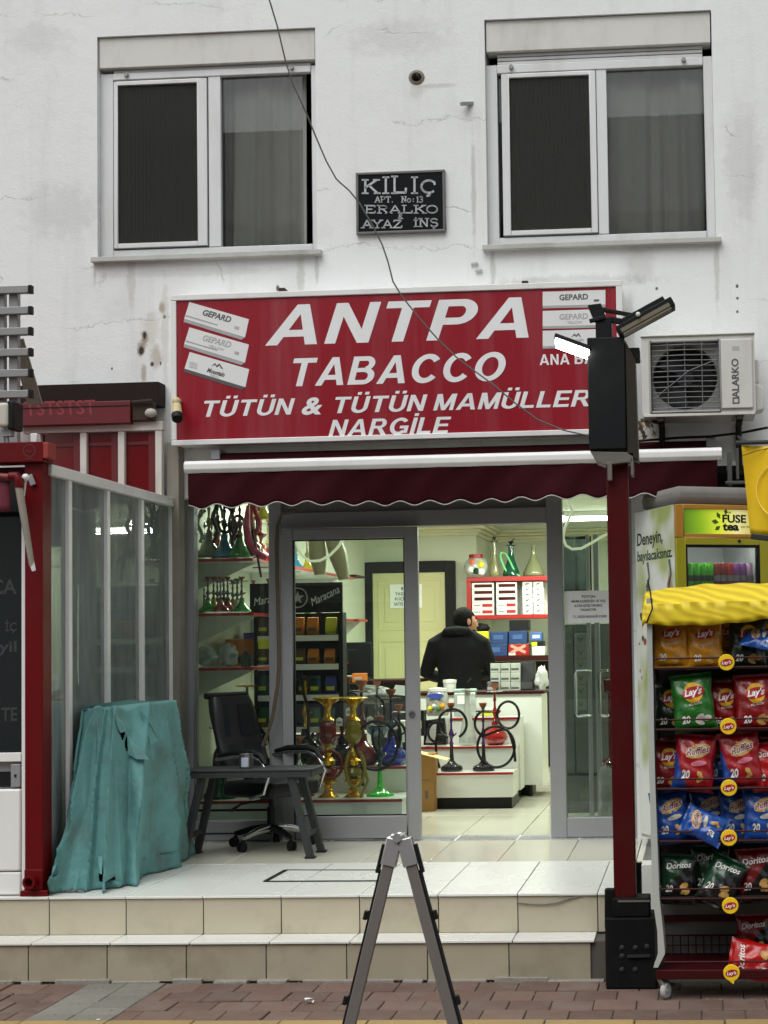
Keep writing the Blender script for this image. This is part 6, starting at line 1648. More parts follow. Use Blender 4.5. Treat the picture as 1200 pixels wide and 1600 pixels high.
hookah('tall black hookah with golden beads at the left of the door window', 478, 1040, 1198, 11.0, 'ball', 0.34, gcol('black_enamel', (0.012, 0.011, 0.01, 1)), m_goldm, m_hose, m_black, False, [[(470, 1050), (474, 1080), (481, 1110), (482, 1150), (484, 1190)]])
hookah('bronze hookah with leaf ornaments behind the left pane and chair', 387, 1052, 1200, 11.0, 'ball', 0.36, gcol('bronze_enamel', rgb(70, 56, 30)), gcol('bronze2', rgb(96, 84, 50), .3), m_hose, m_goldm, False, [circ(392, 1160, 22, 30, 30, 300, 12)])
hookah('small red hookah on the lower window step next to the chair arm', 468, 1150, 1248, 10.7, 'bell', 0.5, m_rg, m_chrome, None, m_chrome, True)

# ---- left wall shelves, red edged, receding into the shop
sw = thing('wall_shelves', 'three red edged shelves along the left shop wall behind the window', 'shelves', (SX0 + .2, 11.4, ZP))
sh_z = [at(350, 873, 10.45).z, at(350, 958, 10.45).z, at(350, 1043, 10.45).z]
XS1 = at(394, 873, 10.45).x
for z in sh_z:
    s_ = part('shelf', MB().box(SX0 + .002, XS1 - 0.005, 10.452, 13.6, z - 0.018, z), m_lam, sw)
    part('red_edge', MB().box(SX0 + .002, XS1, 10.44, 10.451, z - 0.02, z + .001).box(XS1 - .004, XS1 + 0.004, 10.452, 13.6, z - 0.02, z + .001), m_redge, s_)
    for y in (10.7, 12.0, 13.3):
        part('bracket', MB().prism([(SX0 + .003, y, z - .019), (XS1 - .05, y, z - .019), (SX0 + .003, y, z - .2)], (0, 0.02, 0)), m_lam, s_)
tq = gcol('teal_glass', rgb(20, 100, 130)); gg = gcol('green_clear', rgb(40, 130, 40)); gy = gcol('smoke_glass', rgb(100, 104, 80)); pk_ = gcol('pink_plush', rgb(190, 60, 90), .5)
dk = gcol('dark_stem', rgb(40, 30, 30)); br = gcol('brass_stem', rgb(120, 110, 60), .3)
G2 = 'hookahs on the left wall shelves'
hookah('smoky grey hookah first from the left on the top window shelf', 327, 765, 872, 10.55, 'bell', 0.42, gy, br, None, br, True, group=G2)
hookah('teal hookah second from the left on the top window shelf', 351, 770, 873, 10.56, 'bell', 0.44, tq, dk, m_hose, dk, True, [circ(352, 812, 12, 20, 100, -200, 10)], group=G2)
hookah('green glass hookah in the middle of the top window shelf', 375, 768, 872, 10.56, 'bell', 0.4, gg, gcol('red_stem', rgb(110, 20, 20)), mat('maroon_hose', rgb(70, 16, 18), .5), dk, True, [circ(372, 822, 10, 16, 0, 300, 10)], group=G2)
hookah('dark red hookah towards the back of the top window shelf', 340, 762, 872, 11.1, 'bell', 0.4, m_rg, dk, m_hose, dk, True, [circ(336, 810, 12, 26, 0, 320, 10)], group=G2)
hookah('red hookah at the right end of the top window shelf', 408, 790, 888, 11.3, 'ball', 0.45, gcol('red_glass', rgb(150, 20, 20)), gcol('red_stem2', rgb(130, 30, 26)), None, dk, True, group=G2)
ps = thing('hookah_hose', 'pink and grey hookah hoses hanging off the top window shelf', 'hose', at(395, 872, 10.5))
part('pink_hose', MB().tube([at(a, b, 10.43) for a, b in ((388, 790), (385, 820), (388, 845), (400, 862), (416, 872))], [0.012, 0.026, 0.028, 0.024, 0.016], 10), pk_, ps, smooth=True)
part('grey_hose', MB().tube([at(a, b, 10.47) for a, b in ((393, 830), (390, 850), (398, 868))], [0.02, 0.03, 0.026], 10), gcol('slate', rgb(60, 64, 72), .5), ps, smooth=True)
part('black_tip', MB().tube([at(a, b, 10.42) for a, b in ((394, 826), (402, 868), (408, 902))], 0.008, 8), m_hose, ps)
part('red_hose', MB().tube([at(a, b, 10.5) for a, b in ((396, 780), (392, 805), (396, 828), (412, 838))], 0.018, 8), gcol('red_plush', rgb(160, 60, 50), .5), ps, smooth=True)
tube2 = [('green', gg), ('yellow', gcol('amber_glass', rgb(170, 150, 20))), ('red', m_rg), ('clear', gcol('clear_glass', rgb(170, 175, 165))), ('brown red', gcol('brown_glass', rgb(110, 30, 20)))]
for k, (px, (nm, m_)) in enumerate(zip((325, 334, 345, 356, 378), (tube2[0], tube2[1], tube2[2], tube2[4], tube2[0]))):
    hookah('small %s glass hookah on the middle window shelf, %s' % (nm, ('at its left end', 'next to the left end', 'in the middle', 'right of the middle', 'standing alone at the right')[k]), px, 900, 956, 10.55 + 0.12 * (k % 2), 'bell', 0.55, m_, gcol('dull_pewter', rgb(92, 94, 92), .3), None, gcol('dull_pewter', rgb(92, 94, 92), .3), True, group=G2)
# bagged goods on the lowest shelf
m_bagclear = mat('clear_bag', (0.34, 0.4, 0.38, 1), 0.15, 0, 0.45, 14, bump=0.8, bs=25, coat=0.6)
q = random.Random(9)
def lump(label, cat_, name, px, pyb, w, h, Y, m, seed, group=None):
    q = random.Random(seed); b = at(px, pyb, Y); W = w / S(Y) / 2; Hh = h / S(Y)
    mb = MB().ball((0, 0, 0), 1, 30)
    vs = []
    ph = [q.uniform(0, 6) for _ in range(6)]
    for p in mb.v:
        k = 1 - 0.28 * abs(mnoise.noise(Vector((p.x * 2.2 + seed, p.y * 2.2, p.z * 2.2)))) - 0.14 * abs(mnoise.noise(Vector((p.x * 6 + seed, p.y * 6, p.z * 6)))) + 0.13 * math.sin(p.x * 4 + ph[0]) * math.sin(p.z * 5 + ph[1]) + 0.1 * math.sin(p.y * 7 + ph[2] + p.x * 3) + 0.07 * math.sin(p.z * 9 + ph[3])
        vs.append(b + Vector((p.x * W * k, p.y * W * .8 * k, max(0.0, (p.z * k * 0.55 + 0.45)) * Hh)))
    mb.v = vs
    o = solo(name, mb, m, label, cat_, b, group, smooth=True)
    for e in o.data.edges: e.use_edge_sharp = False
    return o
lump('clear bag of mint green goods on the lowest window shelf', 'bag', 'plastic_bag', 322, 1040, 36, 32, 10.6, m_bagclear, 1)
lump('silvery clear bag with a peaked top on the lowest window shelf', 'bag', 'plastic_bag', 356, 1040, 34, 36, 10.66, mat('silver_bag', (0.4, 0.41, 0.39, 1), 0.2, 0.3, 0.4, 16, bump=0.8, bs=25), 2)
lump('dark plastic bag at the right end of the lowest window shelf', 'bag', 'plastic_bag', 384, 1044, 26, 26, 10.62, mat('dark_bag', (0.04, 0.045, 0.04, 1), 0.3, 0, 0.4, 12, bump=0.6, bs=25), 3)

# ---- black brand stand, packets
YM = 10.98
mx_ = lambda px: at(px, 935, YM).x
mz = lambda py: at(460, py, YM).z
st_ = thing('packet_stand', 'black display stand with white script header and rows of orange packets', 'display stand', (mx_(462), YM, at(462, 1148, 11.4).z))
part('header', MB().box(mx_(392), mx_(536), YM - 0.03, YM, mz(958), mz(911)), mat('stand_black', (0.014, 0.013, 0.014, 1), 0.4), st_, bevel=0.003)
part('back', MB().box(mx_(396), mx_(534), YM + 0.12, YM + 0.14, mz(1140), mz(958)).box(mx_(396), mx_(400), YM, YM + .12, mz(1140), mz(958)).box(mx_(530), mx_(535), YM, YM + .12, mz(1140), mz(958)), MATS['stand_black'], st_)
for s, a, b, sl in (('Mara', 397, 424, 6), ('Maracana', 488, 532, 22)):
    A = at(a, 947, YM - .03); B = at(b, 947 - sl, YM - .03)
    part('lettering', text_at(s, A, B - A, Vector((0, -1, 0)).cross(B - A) * (1 if (Vector((0, -1, 0)).cross(B - A)).z > 0 else -1), (B - A).length, 12 / S(YM), 0.4, 0.0, 0.001), m_letter, st_)
em = MB(); p = at(465, 934, YM - .031)
for k in range(20):
    a0, a1 = 2 * math.pi * k / 20, 2 * math.pi * (k + 1) / 20
    em.quad(*[(p.x + r * math.cos(a), p.y, p.z + r * math.sin(a)) for r, a in ((0.075, a0), (0.075, a1), (0.066, a1), (0.066, a0))])
star = []
for k in range(10):
    a = math.pi / 2 + math.pi * k / 5; r = 0.05 if k % 2 == 0 else 0.02
    star.append((p.x + r * math.cos(a), p.y, p.z + r * math.sin(a)))
em.prism(star, (0, -0.001, 0))
part('emblem', em, m_inkl, st_)
for py in (992, 1037, 1085, 1135):
    s_ = part('shelf', MB().box(mx_(400), mx_(530), YM, YM + 0.12, mz(py + 2), mz(py)), MATS['stand_black'], st_)
    part('price_strip', MB().box(mx_(402), mx_(528), YM - 0.006, YM - .001, mz(py + 10), mz(py + 1)), m_lam, s_)
m_or = mat('orange_packet', rgb(206, 120, 12), 0.4, 0, 0.1, 10); m_brn = mat('brown_packet', rgb(88, 66, 34), 0.5, 0, 0.2, 14); m_blu = mat('blue_packet', rgb(36, 50, 130), 0.45); m_yl = mat('yellow_packet', rgb(210, 206, 30), 0.5)
m_tealp = mat('teal_packet', rgb(24, 80, 84), 0.4, 0, 0.3, 14); m_grnp = mat('green_packet', rgb(20, 90, 50), 0.4, 0, 0.3, 14)
pk_rows = [(992, 28, [(411, m_brn, 'brown'), (466, m_or, 'orange'), (488, m_or, 'orange'), (517, m_yl, 'yellow')]), (1037, 24, [(411, m_brn, 'brown'), (468, m_brn, 'brown'), (489, m_or, 'orange'), (515, m_or, 'orange')]), (1085, 30, [(410, m_tealp, 'teal'), (474, m_brn, 'brown'), (492, m_tealp, 'teal'), (517, m_blu, 'blue')]), (1135, 30, [(410, m_grnp, 'green'), (492, m_grnp, 'green'), (515, m_tealp, 'teal')])]
pos_n = {411: 'far left', 410: 'far left', 466: 'left of centre', 468: 'left of centre', 474: 'left of centre', 488: 'centre', 489: 'centre', 492: 'centre', 517: 'right end', 515: 'right end'}
for ri, (py, hh, its) in enumerate(pk_rows):
    for px, m_, nm in its:
        b = at(px, py, YM + 0.05); W = 18 / S(YM) / 2; Hh = hh / S(YM)
        t = thing('packet', '%s packet on the black stand, %s of its %s row' % (nm, pos_n[px], ('top', 'second', 'third', 'bottom')[ri]), 'packet', b, 'packets on the black stand')
        part('pouch', MB().rings([[(b.x - W, b.y, b.z), (b.x + W, b.y, b.z), (b.x + W, b.y + .05, b.z), (b.x - W, b.y + .05, b.z)], [(b.x - W, b.y - .01, b.z + Hh * .4), (b.x + W, b.y - .01, b.z + Hh * .4), (b.x + W, b.y + .05, b.z + Hh * .4), (b.x - W, b.y + .05, b.z + Hh * .4)], [(b.x - W, b.y + .02, b.z + Hh), (b.x + W, b.y + .02, b.z + Hh), (b.x + W, b.y + .03, b.z + Hh), (b.x - W, b.y + .03, b.z + Hh)]]), m_, t, bevel=0.006)
        part('label', MB().box(b.x - W * .7, b.x + W * .7, b.y - .013, b.y - .009, b.z + Hh * .22, b.z + Hh * .42), m_brn if m_ is m_or else m_yl, t)
solo('price_card', MB().box(at(404, 1010, YM - .02).x, at(423, 1010, YM - .02).x, YM - .03, YM - .026, mz(1013), mz(998)), m_yl, 'yellow price card on the black stand seen through the left pane', 'card')

# ---- pale hookah hoses/bags hanging at the window top, light cords
for k, (x0, x1, yb_, y2) in enumerate(((494, 500, 898, 838), (520, 538, 905, 838))):
    solo('hanging_bag', MB().tube([at(x0, y2, 10.9), at((x0 + x1) / 2, 870, 10.9), at(x1, yb_, 10.9)], [0.06, 0.066, 0.04], 12), mat('pale_wrap', rgb(176, 170, 130), 0.3, 0, 0.15, 12, bump=0.3, bs=30) if 'pale_wrap' not in MATS else MATS['pale_wrap'], ('pale wrapped hookah hose hanging upright at the window top', 'pale wrapped hookah hose hanging aslant at the window top')[k], 'hose', smooth=True)
m_cord = mat('light_cord', rgb(232, 236, 190), 0.5, emit=(0.9, 1, 0.7, 1), es=0.35)
solo('light_cord', MB().tube([at(a, b, 10.3) for a, b in ((462, 845), (466, 858), (474, 870), (485, 877), (500, 876), (515, 868), (528, 855), (538, 841))], 0.009, 8), m_cord, 'pale light cord looping inside the sliding door glass', 'cord', smooth=True)
solo('light_cord', MB().tube([at(a, b, 10.3) for a, b in ((884, 775), (891, 790), (894, 800), (888, 813), (882, 826), (880, 840), (884, 852), (894, 858), (908, 857), (925, 848), (938, 840), (950, 834))], 0.009, 8), m_cord, 'pale light cord looping inside the right pane', 'cord', smooth=True)
bb = thing('bare_bulb', 'small lit bulb behind the edge of the right pane', 'bulb', at(879, 812, 10.32))
part('bulb', MB().ball(at(879, 811, 10.32), 0.022, 12), mat('lit_bulb', (1, 1, 1, 1), 0.5, emit=(1, 1, .95, 1), es=9), bb, smooth=True)
part('socket', MB().cyl(at(879, 806, 10.32), at(879, 798, 10.32), 0.014), m_white, bb)

# ---- right pane: paper notice, inner glass door, tall dark mirror, cartons
YG2 = YD + 0.035
nn2 = thing('paper_notice', 'white printed notice stuck on the right shop pane', 'notice', at(917, 974, YG2))
part('sheet', MB().box(at(883, 950, YG2).x, at(953, 950, YG2).x, YG2, YG2 + .003, at(917, 973, YG2).z, at(917, 923, YG2).z), MATS['paper'], nn2)
for s, px0, px1, py in (('TÜTÜN', 908, 930, 934), ('MAMULLERİNİN 18 YAŞ', 893, 946, 941), ('ALTINA SATIŞI YAPILMAZ', 897, 941, 948), ('YASAKTIR', 906, 932, 954.5), ('T.C. SAĞLIK BAKANLIĞI UYARISI', 895, 948, 965)):
    part('lettering', text_px(s, px0, px1, py, 3.6, YG2 - .0005, 0, 0.03, 0.0006), m_ink, nn2)
YI = 10.75
ix = lambda px: at(px, 1050, YI).x
iz = lambda py: at(915, py, YI).z
gd = thing('glass_door', 'inner glass door with chrome handle standing open behind the right pane', 'door', (ix(905), YI, ZP))
part('stile', MB().box(ix(918), ix(924), YI, YI + .04, ZP, iz(835)).box(ix(930), ix(938), YI, YI + .04, ZP, iz(835)).box(ix(868), ix(918), YI, YI + .04, ZP, ZP + .05), m_alu, gd, bevel=0.003)
part('pane', MB().box(ix(868), ix(918), YI + .015, YI + .02, ZP + .05, iz(835)), m_shopglass, gd)
for a, b in ((921, 900), (948, 937)):
    part('handle', MB().tube([(ix(a), YI - .004, iz(1048)), (ix(a), YI - .05, iz(1048)), (ix(b) + .01, YI - .05, iz(1048)), (ix(b), YI - .05, iz(1054)), (ix(b), YI - .05, iz(1112)), (ix(b) + .01, YI - .05, iz(1118)), (ix(a), YI - .05, iz(1118)), (ix(a), YI - .004, iz(1118))], 0.012, 8), m_chrome, gd, smooth=True)
mr_ = thing('mirror', 'black framed mirror on the right shop wall behind the light cord', 'mirror', at(900, 925, 11.6))
X0, X1 = at(874, 880, 11.6).x, at(924, 880, 11.6).x; Z0, Z1 = at(900, 925, 11.6).z, at(900, 838, 11.6).z
part('frame', MB().box(X0, X1, 11.6, 11.62, Z0, Z0 + .02).box(X0, X1, 11.6, 11.62, Z1 - .02, Z1).box(X0, X0 + .02, 11.6, 11.62, Z0 + .02, Z1 - .02).box(X1 - .02, X1, 11.6, 11.62, Z0 + .02, Z1 - .02), m_black, mr_)
part('mirror_glass', MB().box(X0 + .01, X1 - .01, 11.622, 11.63, Z0 + .01, Z1 - .01), mat('mirror_glass', (0.22, 0.26, 0.23, 1), 0.05, 0.7), mr_)
tw_ = thing('wall_cabinet', 'tall dark cabinet standing behind the inner glass door', 'cabinet', (at(905, 1200, 11.7).x, 11.7, ZP))
part('carcass', MB().box(at(872, 1100, 11.65).x, at(960, 1100, 11.65).x, 11.7, 12.1, ZP, at(905, 975, 11.7).z), mat('cabinet_grey', (0.1, 0.1, 0.098, 1), 0.5, var=0.3), tw_, bevel=0.004)
part('drawer_line', MB().box(at(874, 1100, 11.65).x, at(958, 1100, 11.65).x, 11.69, 11.699, ZP + .28, ZP + .3).box(at(896, 1100, 11.65).x, at(898, 1100, 11.65).x, 11.69, 11.699, ZP + .3, at(905, 980, 11.7).z), m_black, tw_)
for k in range(6):
    p = at(907, 990 + 20 * k, 11.6)
    t = thing('carton', 'grey carton with dark chevron, %s from the top behind the right pane' % ('first', 'second', 'third', 'fourth', 'fifth', 'sixth')[k], 'carton', p, 'chevron cartons behind the right pane')
    W = 0.045; Hc = 20 / S(11.6)
    part('box', MB().box(p.x - W, p.x + W, 11.6, 11.68, p.z - Hc + .002, p.z), mat('carton_grey', (0.2, 0.2, 0.195, 1), 0.6) if 'carton_grey' not in MATS else MATS['carton_grey'], t, bevel=0.002)
    part('chevron', MB().prism([(p.x - .028, 11.6, p.z - .02), (p.x, 11.6, p.z - .07), (p.x + .028, 11.6, p.z - .02), (p.x, 11.6, p.z - .045)], (0, -.001, 0)), m_ink, t)
lump('crumpled black and white sack on the floor behind the right pane', 'sack', 'sack', 948, 1275, 26, 80, 10.6, mat('sack_spotted', (0.3, 0.31, 0.29, 1), 0.5, 0, 0.75, 10, bump=0.6, bs=20), 6)
solo('lamp_stand', MB().lathe([(0.0, 0), (0.07, 0), (0.075, .02), (0.02, .05), (0.015, 0.5), (0.05, .52), (0.06, .6), (0.0, .62)], at(955, 1195, 10.9), 14), gcol('red_enamel', rgb(80, 10, 10)), 'slim red and grey stand half hidden by the maroon post', 'stand', smooth=True)
"""right wall shelf in view through the door"""
# ---- stepped display in the middle with hookahs
step_unit('hookah_display', 'white three step hookah display with red edges inside the doorway', [(678, 801, 12.05, 1207, 12.36), (657, 804, 12.37, 1166, 12.62), (705, 812, 12.63, 1121, 12.92)], (679, 799, 12.05))
vio = gcol('violet_enamel', rgb(70, 24, 100)); blk = gcol('black_enamel', (0.012, 0.011, 0.01, 1)); bgl = gcol('black_glass', (0.02, 0.02, 0.022, 1))
G3 = 'hookahs on the step display'
hookah('violet and black hookah at the left of the lowest display step', 706, 1098, 1204, 12.2, 'flat', 0.34, bgl, vio, m_hose, blk, True, [circ(707, 1131, 22, 23, -60, 250, 16) + [(683, 1150), (682, 1180), (687, 1200)], circ(684, 1144, 15, 16, 60, 300, 10)], G3)
hookah('violet and black hookah at the right of the lowest display step', 756, 1098, 1204, 12.2, 'flat', 0.34, bgl, vio, m_hose, blk, True, [circ(775, 1167, 29, 32, -90, 270, 20), circ(760, 1130, 18, 20, 100, 260, 8) + [(790, 1140), (802, 1165), (805, 1190)]], G3)
hookah('slim black hookah with clear glass base on the middle display step', 731, 1066, 1163, 12.5, 'slim', 0.3, gcol('clear_glass', rgb(170, 175, 165)), blk, None, m_chrome, False, group=G3)
hookah('red hookah with red glass base on the middle display step', 774, 1068, 1164, 12.5, 'ball', 0.42, gcol('red_glass', rgb(150, 20, 20)), gcol('red_enamel2', rgb(140, 14, 16)), m_hose, m_chrome, True, [circ(794, 1117, 17, 21, -120, 240, 16), [(772, 1150), (778, 1170), (781, 1182)]], G3)
# ---- counter
YC = 12.97
ct_ = thing('shop_counter', 'white shop counter with dark red top edge on black feet', 'counter', (at(790, 1230, YC).x, YC, ZP))
X0, X1 = at(640, 1080, YC).x, at(846, 1080, YC).x; zt = at(790, 1080, YC).z
part('cabinet', MB().box(X0, X1, YC, YC + 0.5, ZP + 0.1, zt - .025), m_lam, ct_, bevel=0.003)
part('top', MB().box(X0 - .01, X1 + .025, YC - 0.02, YC + 0.52, zt - 0.025, zt), m_maro, ct_, bevel=0.003)
for x in (X0 + .1, X1 - .12, X1 - .22):
    part('foot', MB().cyl((x, YC + .08, ZP), (x, YC + .08, ZP + .1), 0.025), m_black, ct_)
part('plinth', MB().box(X0, X1 - .1, YC + .15, YC + .4, ZP, ZP + .099), m_black, ct_)
# open cardboard box
cb = thing('cardboard_box', 'tall brown cardboard box with one flap open beside the hookah display', 'box', flat(667, 1268, ZP))
p = cb.location; W = 22 / S(p.y) / 2; hb = at(667, 1178, p.y).z
m_card = mat('cardboard', rgb(152, 112, 60), 0.8, 0, 0.08, 8, bump=0.05)
part('carton', MB().box(p.x - W - .12, p.x + W, p.y, p.y + .22, ZP + .002, hb), m_card, cb, bevel=0.003)
part('flap', MB().prism([(p.x - W - .1, p.y - .01, hb + .03), (p.x + W + .12, p.y - .06, hb - .05), (p.x + W + .12, p.y - .05, hb - .042), (p.x - W - .1, p.y, hb + .038)], (0, .14, 0)), mat('card_pale', rgb(214, 196, 140), .8), cb)
part('crease', MB().box(p.x - W - .119, p.x + W - .03, p.y - .002, p.y, ZP + .24, ZP + .246).box(p.x - .01, p.x + .012, p.y - .002, p.y, ZP + .1, ZP + .16), m_ink, cb)

# ---- on the display top and counter
jar = thing('sweet_jar', 'clear jar of mixed sweets with blue oval label, left on the display', 'jar', at(684, 1118, 12.7))
b = Vector(jar.location); 
part('jar', MB().lathe([(0, 0), (.085, 0), (.095, .02), (.095, .15), (.08, .19), (.07, .2)], b, 20), mat('jar_sweets', (0.36, 0.36, 0.3, 1), 0.15, 0, 0.7, 22, coat=.6), jar, smooth=True)
part('lid', MB().lathe([(.072, .2), (.08, .2), (.08, .225), (0, .235)], b, 18), m_lam, jar, smooth=True)
part('label', MB().prism([b + Vector((.07 * math.cos(a), -.098, .165 + .024 * math.sin(a))) for a in [2 * math.pi * i / 16 for i in range(16)]], (0, -.002, 0)), mat('label_blue', rgb(60, 80, 170), .5), jar)
for k, c in enumerate((rgb(220, 200, 20), rgb(210, 210, 200), rgb(60, 120, 50), rgb(230, 150, 30))):
    part('sweet', MB().ball(b + Vector((-.05 + .035 * k, -.085, .06 + .02 * (k % 2))), 0.024, 8), mat('sweet' + 'abcd'[k], c, .4), jar, smooth=True)
tub = thing('plastic_tub', 'white plastic tub standing behind the sweet jar', 'tub', at(703, 1085, 13.05))
b = Vector(tub.location)
part('tub', MB().lathe([(0, 0), (.05, 0), (.055, .1)], b, 16), m_lam, tub, smooth=True); part('lid', MB().lathe([(.055, .1), (.06, .1), (.058, .125), (0, .13)], b, 16), m_lam, tub, smooth=True)
bx = thing('clear_box', 'clear plastic box of small goods right of the sweet jar', 'box', at(726, 1119, 12.72))
b = Vector(bx.location)
part('box', MB().box(b.x - .09, b.x + .09, b.y, b.y + .12, b.z, b.z + .2), mat('clear_box_fill', (0.42, 0.46, 0.42, 1), 0.15, 0, 0.45, 18, coat=.7), bx, bevel=0.015)
part('lid', MB().box(b.x - .092, b.x + .092, b.y - .002, b.y + .122, b.z + .201, b.z + .225), mat('mint_lid', rgb(170, 205, 185), .4), bx, bevel=0.008)
part('paper', MB().box(b.x - .06, b.x + .05, b.y - .004, b.y - .001, b.z + .1, b.z + .17), MATS['paper'], bx)
tin = thing('flat_tin', 'small flat packets lying on the display top under the counter edge', 'packet', at(766, 1118, 12.75))
b = Vector(tin.location)
for k in range(3): part('packet', MB().box(b.x - .08 + .02 * k, b.x + .06 + .02 * k, b.y, b.y + .08, b.z + .022 * k, b.z + .022 * k + .02), (m_yl, m_brn, m_lam)[k], tin, bevel=.002)
bk = thing('black_bag', 'black and white printed bag leaning at the left of the display', 'bag', at(676, 1164, 12.45))
b = Vector(bk.location)
part('bag', MB().rings([[(b.x - .07, b.y - .04, b.z), (b.x + .12, b.y - .04, b.z), (b.x + .12, b.y + .06, b.z), (b.x - .07, b.y + .06, b.z)], [(b.x - .06, b.y - .03, b.z + .2), (b.x + .1, b.y - .03, b.z + .22), (b.x + .1, b.y + .04, b.z + .22), (b.x - .06, b.y + .04, b.z + .2)]]), m_black, bk, bevel=.01)
part('print', MB().prism([(b.x - .05, b.y - .045, b.z + .02), (b.x + .03, b.y - .045, b.z + .02), (b.x + .04, b.y - .04, b.z + .17), (b.x - .02, b.y - .04, b.z + .17)], (0, -.003, 0)), m_inkl, bk)
cm = thing('carton_pile', 'pile of small clear cased boxes standing on the counter', 'boxes', at(790, 1080, 13.2))
b = Vector(cm.location)
for i in range(3):
    for j in range(3):
        part('carton', MB().box(b.x - .13 + .088 * i, b.x - .046 + .088 * i, b.y + .004 * j, b.y + .1, b.z + .081 * j, b.z + .081 * j + .079), mat('case_pale', (0.5, 0.53, 0.46, 1), .2, 0, .3, 16) if 'case_pale' not in MATS else MATS['case_pale'], cm, bevel=.003)
        part('label', MB().box(b.x - .125 + .088 * i, b.x - .06 + .088 * i, b.y + .004 * j - .003, b.y + .004 * j - .001, b.z + .081 * j + .02, b.z + .081 * j + .035), m_ink, cm)
rg = thing('cash_register', 'dark cash register on the counter right of the pale boxes', 'register', at(823, 1080, 13.2))
b = Vector(rg.location)
part('body', MB().prism([(b.x - .07, b.y, b.z), (b.x + .07, b.y, b.z), (b.x + .07, b.y + .02, b.z + .12), (b.x + .06, b.y + .08, b.z + .25), (b.x - .06, b.y + .08, b.z + .25), (b.x - .07, b.y + .02, b.z + .12)], (0, .15, 0)), m_black, rg, bevel=.008)
part('keys', MB().box(b.x - .05, b.x + .05, b.y - .004, b.y + .005, b.z + .02, b.z + .08), mat('keys_grey', (0.07, 0.07, 0.07, 1), .5, var=.5, vs=50), rg)
lump('white crumpled bag at the right end of the counter', 'bag', 'plastic_bag', 847, 1080, 22, 42, 13.2, mat('white_bag', (0.6, 0.62, 0.58, 1), .3, 0, .3, 18, bump=.8, bs=22), 8)
sc2 = thing('card_terminal', 'small dark card terminal on the counter in front of the man', 'terminal', at(768, 1080, 13.1))
b = Vector(sc2.location)
part('body', MB().prism([(b.x - .05, b.y, b.z), (b.x + .05, b.y, b.z), (b.x + .05, b.y + .02, b.z + .05), (b.x + .05, b.y + .1, b.z + .08), (b.x - .05, b.y + .1, b.z + .08), (b.x - .05, b.y + .02, b.z + .05)], (0, .06, 0)), m_black, sc2, bevel=.004)
part('screen', MB().box(b.x - .035, b.x + .035, b.y - .001, b.y + .003, b.z + .012, b.z + .036), m_inkl, sc2)
mo = thing('monitor', 'black flat monitor seen from behind through the door glass', 'monitor', at(557, 1062, 13.4))
b = Vector(mo.location); W = 24 / S(13.4)
part('panel', MB().box(b.x - W, b.x + W, b.y, b.y + .03, b.z + .04, b.z + .04 + 52 / S(13.4)), m_black, mo, bevel=.01)
part('stand', MB().box(b.x - .1, b.x + .1, b.y - .05, b.y + .12, b.z, b.z + .015).box(b.x - .03, b.x + .03, b.y + .03, b.y + .05, b.z + .015, b.z + .2), m_black, mo, bevel=.004)
part('back_rib', MB().box(b.x - W * .6, b.x - W * .55, b.y - .004, b.y - .001, b.z + .06, b.z + .26).box(b.x - W * .6, b.x, b.y - .004, b.y - .001, b.z + .26, b.z + .27), mat('rib', (.05, .05, .05, 1), .5), mo)
ds = thing('side_desk', 'dark desk along the left shop wall carrying the monitor', 'desk', (at(560, 1062, 13.4).x, 13.4, ZP))
part('top', MB().box(SX0 + .01, at(655, 1062, 13.3).x, 13.1, 13.8, b.z - .03, b.z - .002), m_maro, ds, bevel=.003)
part('panel', MB().box(SX0 + .01, at(650, 1062, 13.3).x, 13.15, 13.17, ZP, b.z - .031), mat('desk_dark', (.03, .028, .026, 1), .5), ds)
lump('heap of grey and orange odds on the dark desk behind the hookahs', 'bag', 'plastic_bag', 585, 1100, 60, 30, 12.2, mat('odd_heap', (0.12, 0.12, 0.12, 1), .4, 0, .6, 9, bump=.5), 12)
solo('price_card', MB().prism([at(a, b, 11.95) for a, b in ((612, 1085), (633, 1087), (637, 1072), (618, 1070))], (0, .004, 0)), MATS['paper'], 'white price card propped behind the window hookahs', 'card')
# small signs / wall shelf at the back left
ws = thing('wall_ledge', 'small white corner ledge with red tray on the left back wall', 'shelf', at(545, 975, 14.5))
b = at(548, 968, 14.5)
part('board', MB().box(SX0 + .01, b.x + .12, 14.3, 14.7, b.z - .02, b.z), m_redge, ws)
part('support', MB().prism([(SX0 + .02, 14.5, b.z - .02), (b.x + .1, 14.5, b.z - .02), (SX0 + .02, 14.5, b.z - .3)], (0, .02, 0)), m_lam, ws)
part('top_board', MB().box(SX0 + .01, b.x + .1, 14.3, 14.7, b.z + .4, b.z + .42), m_maro, ws)

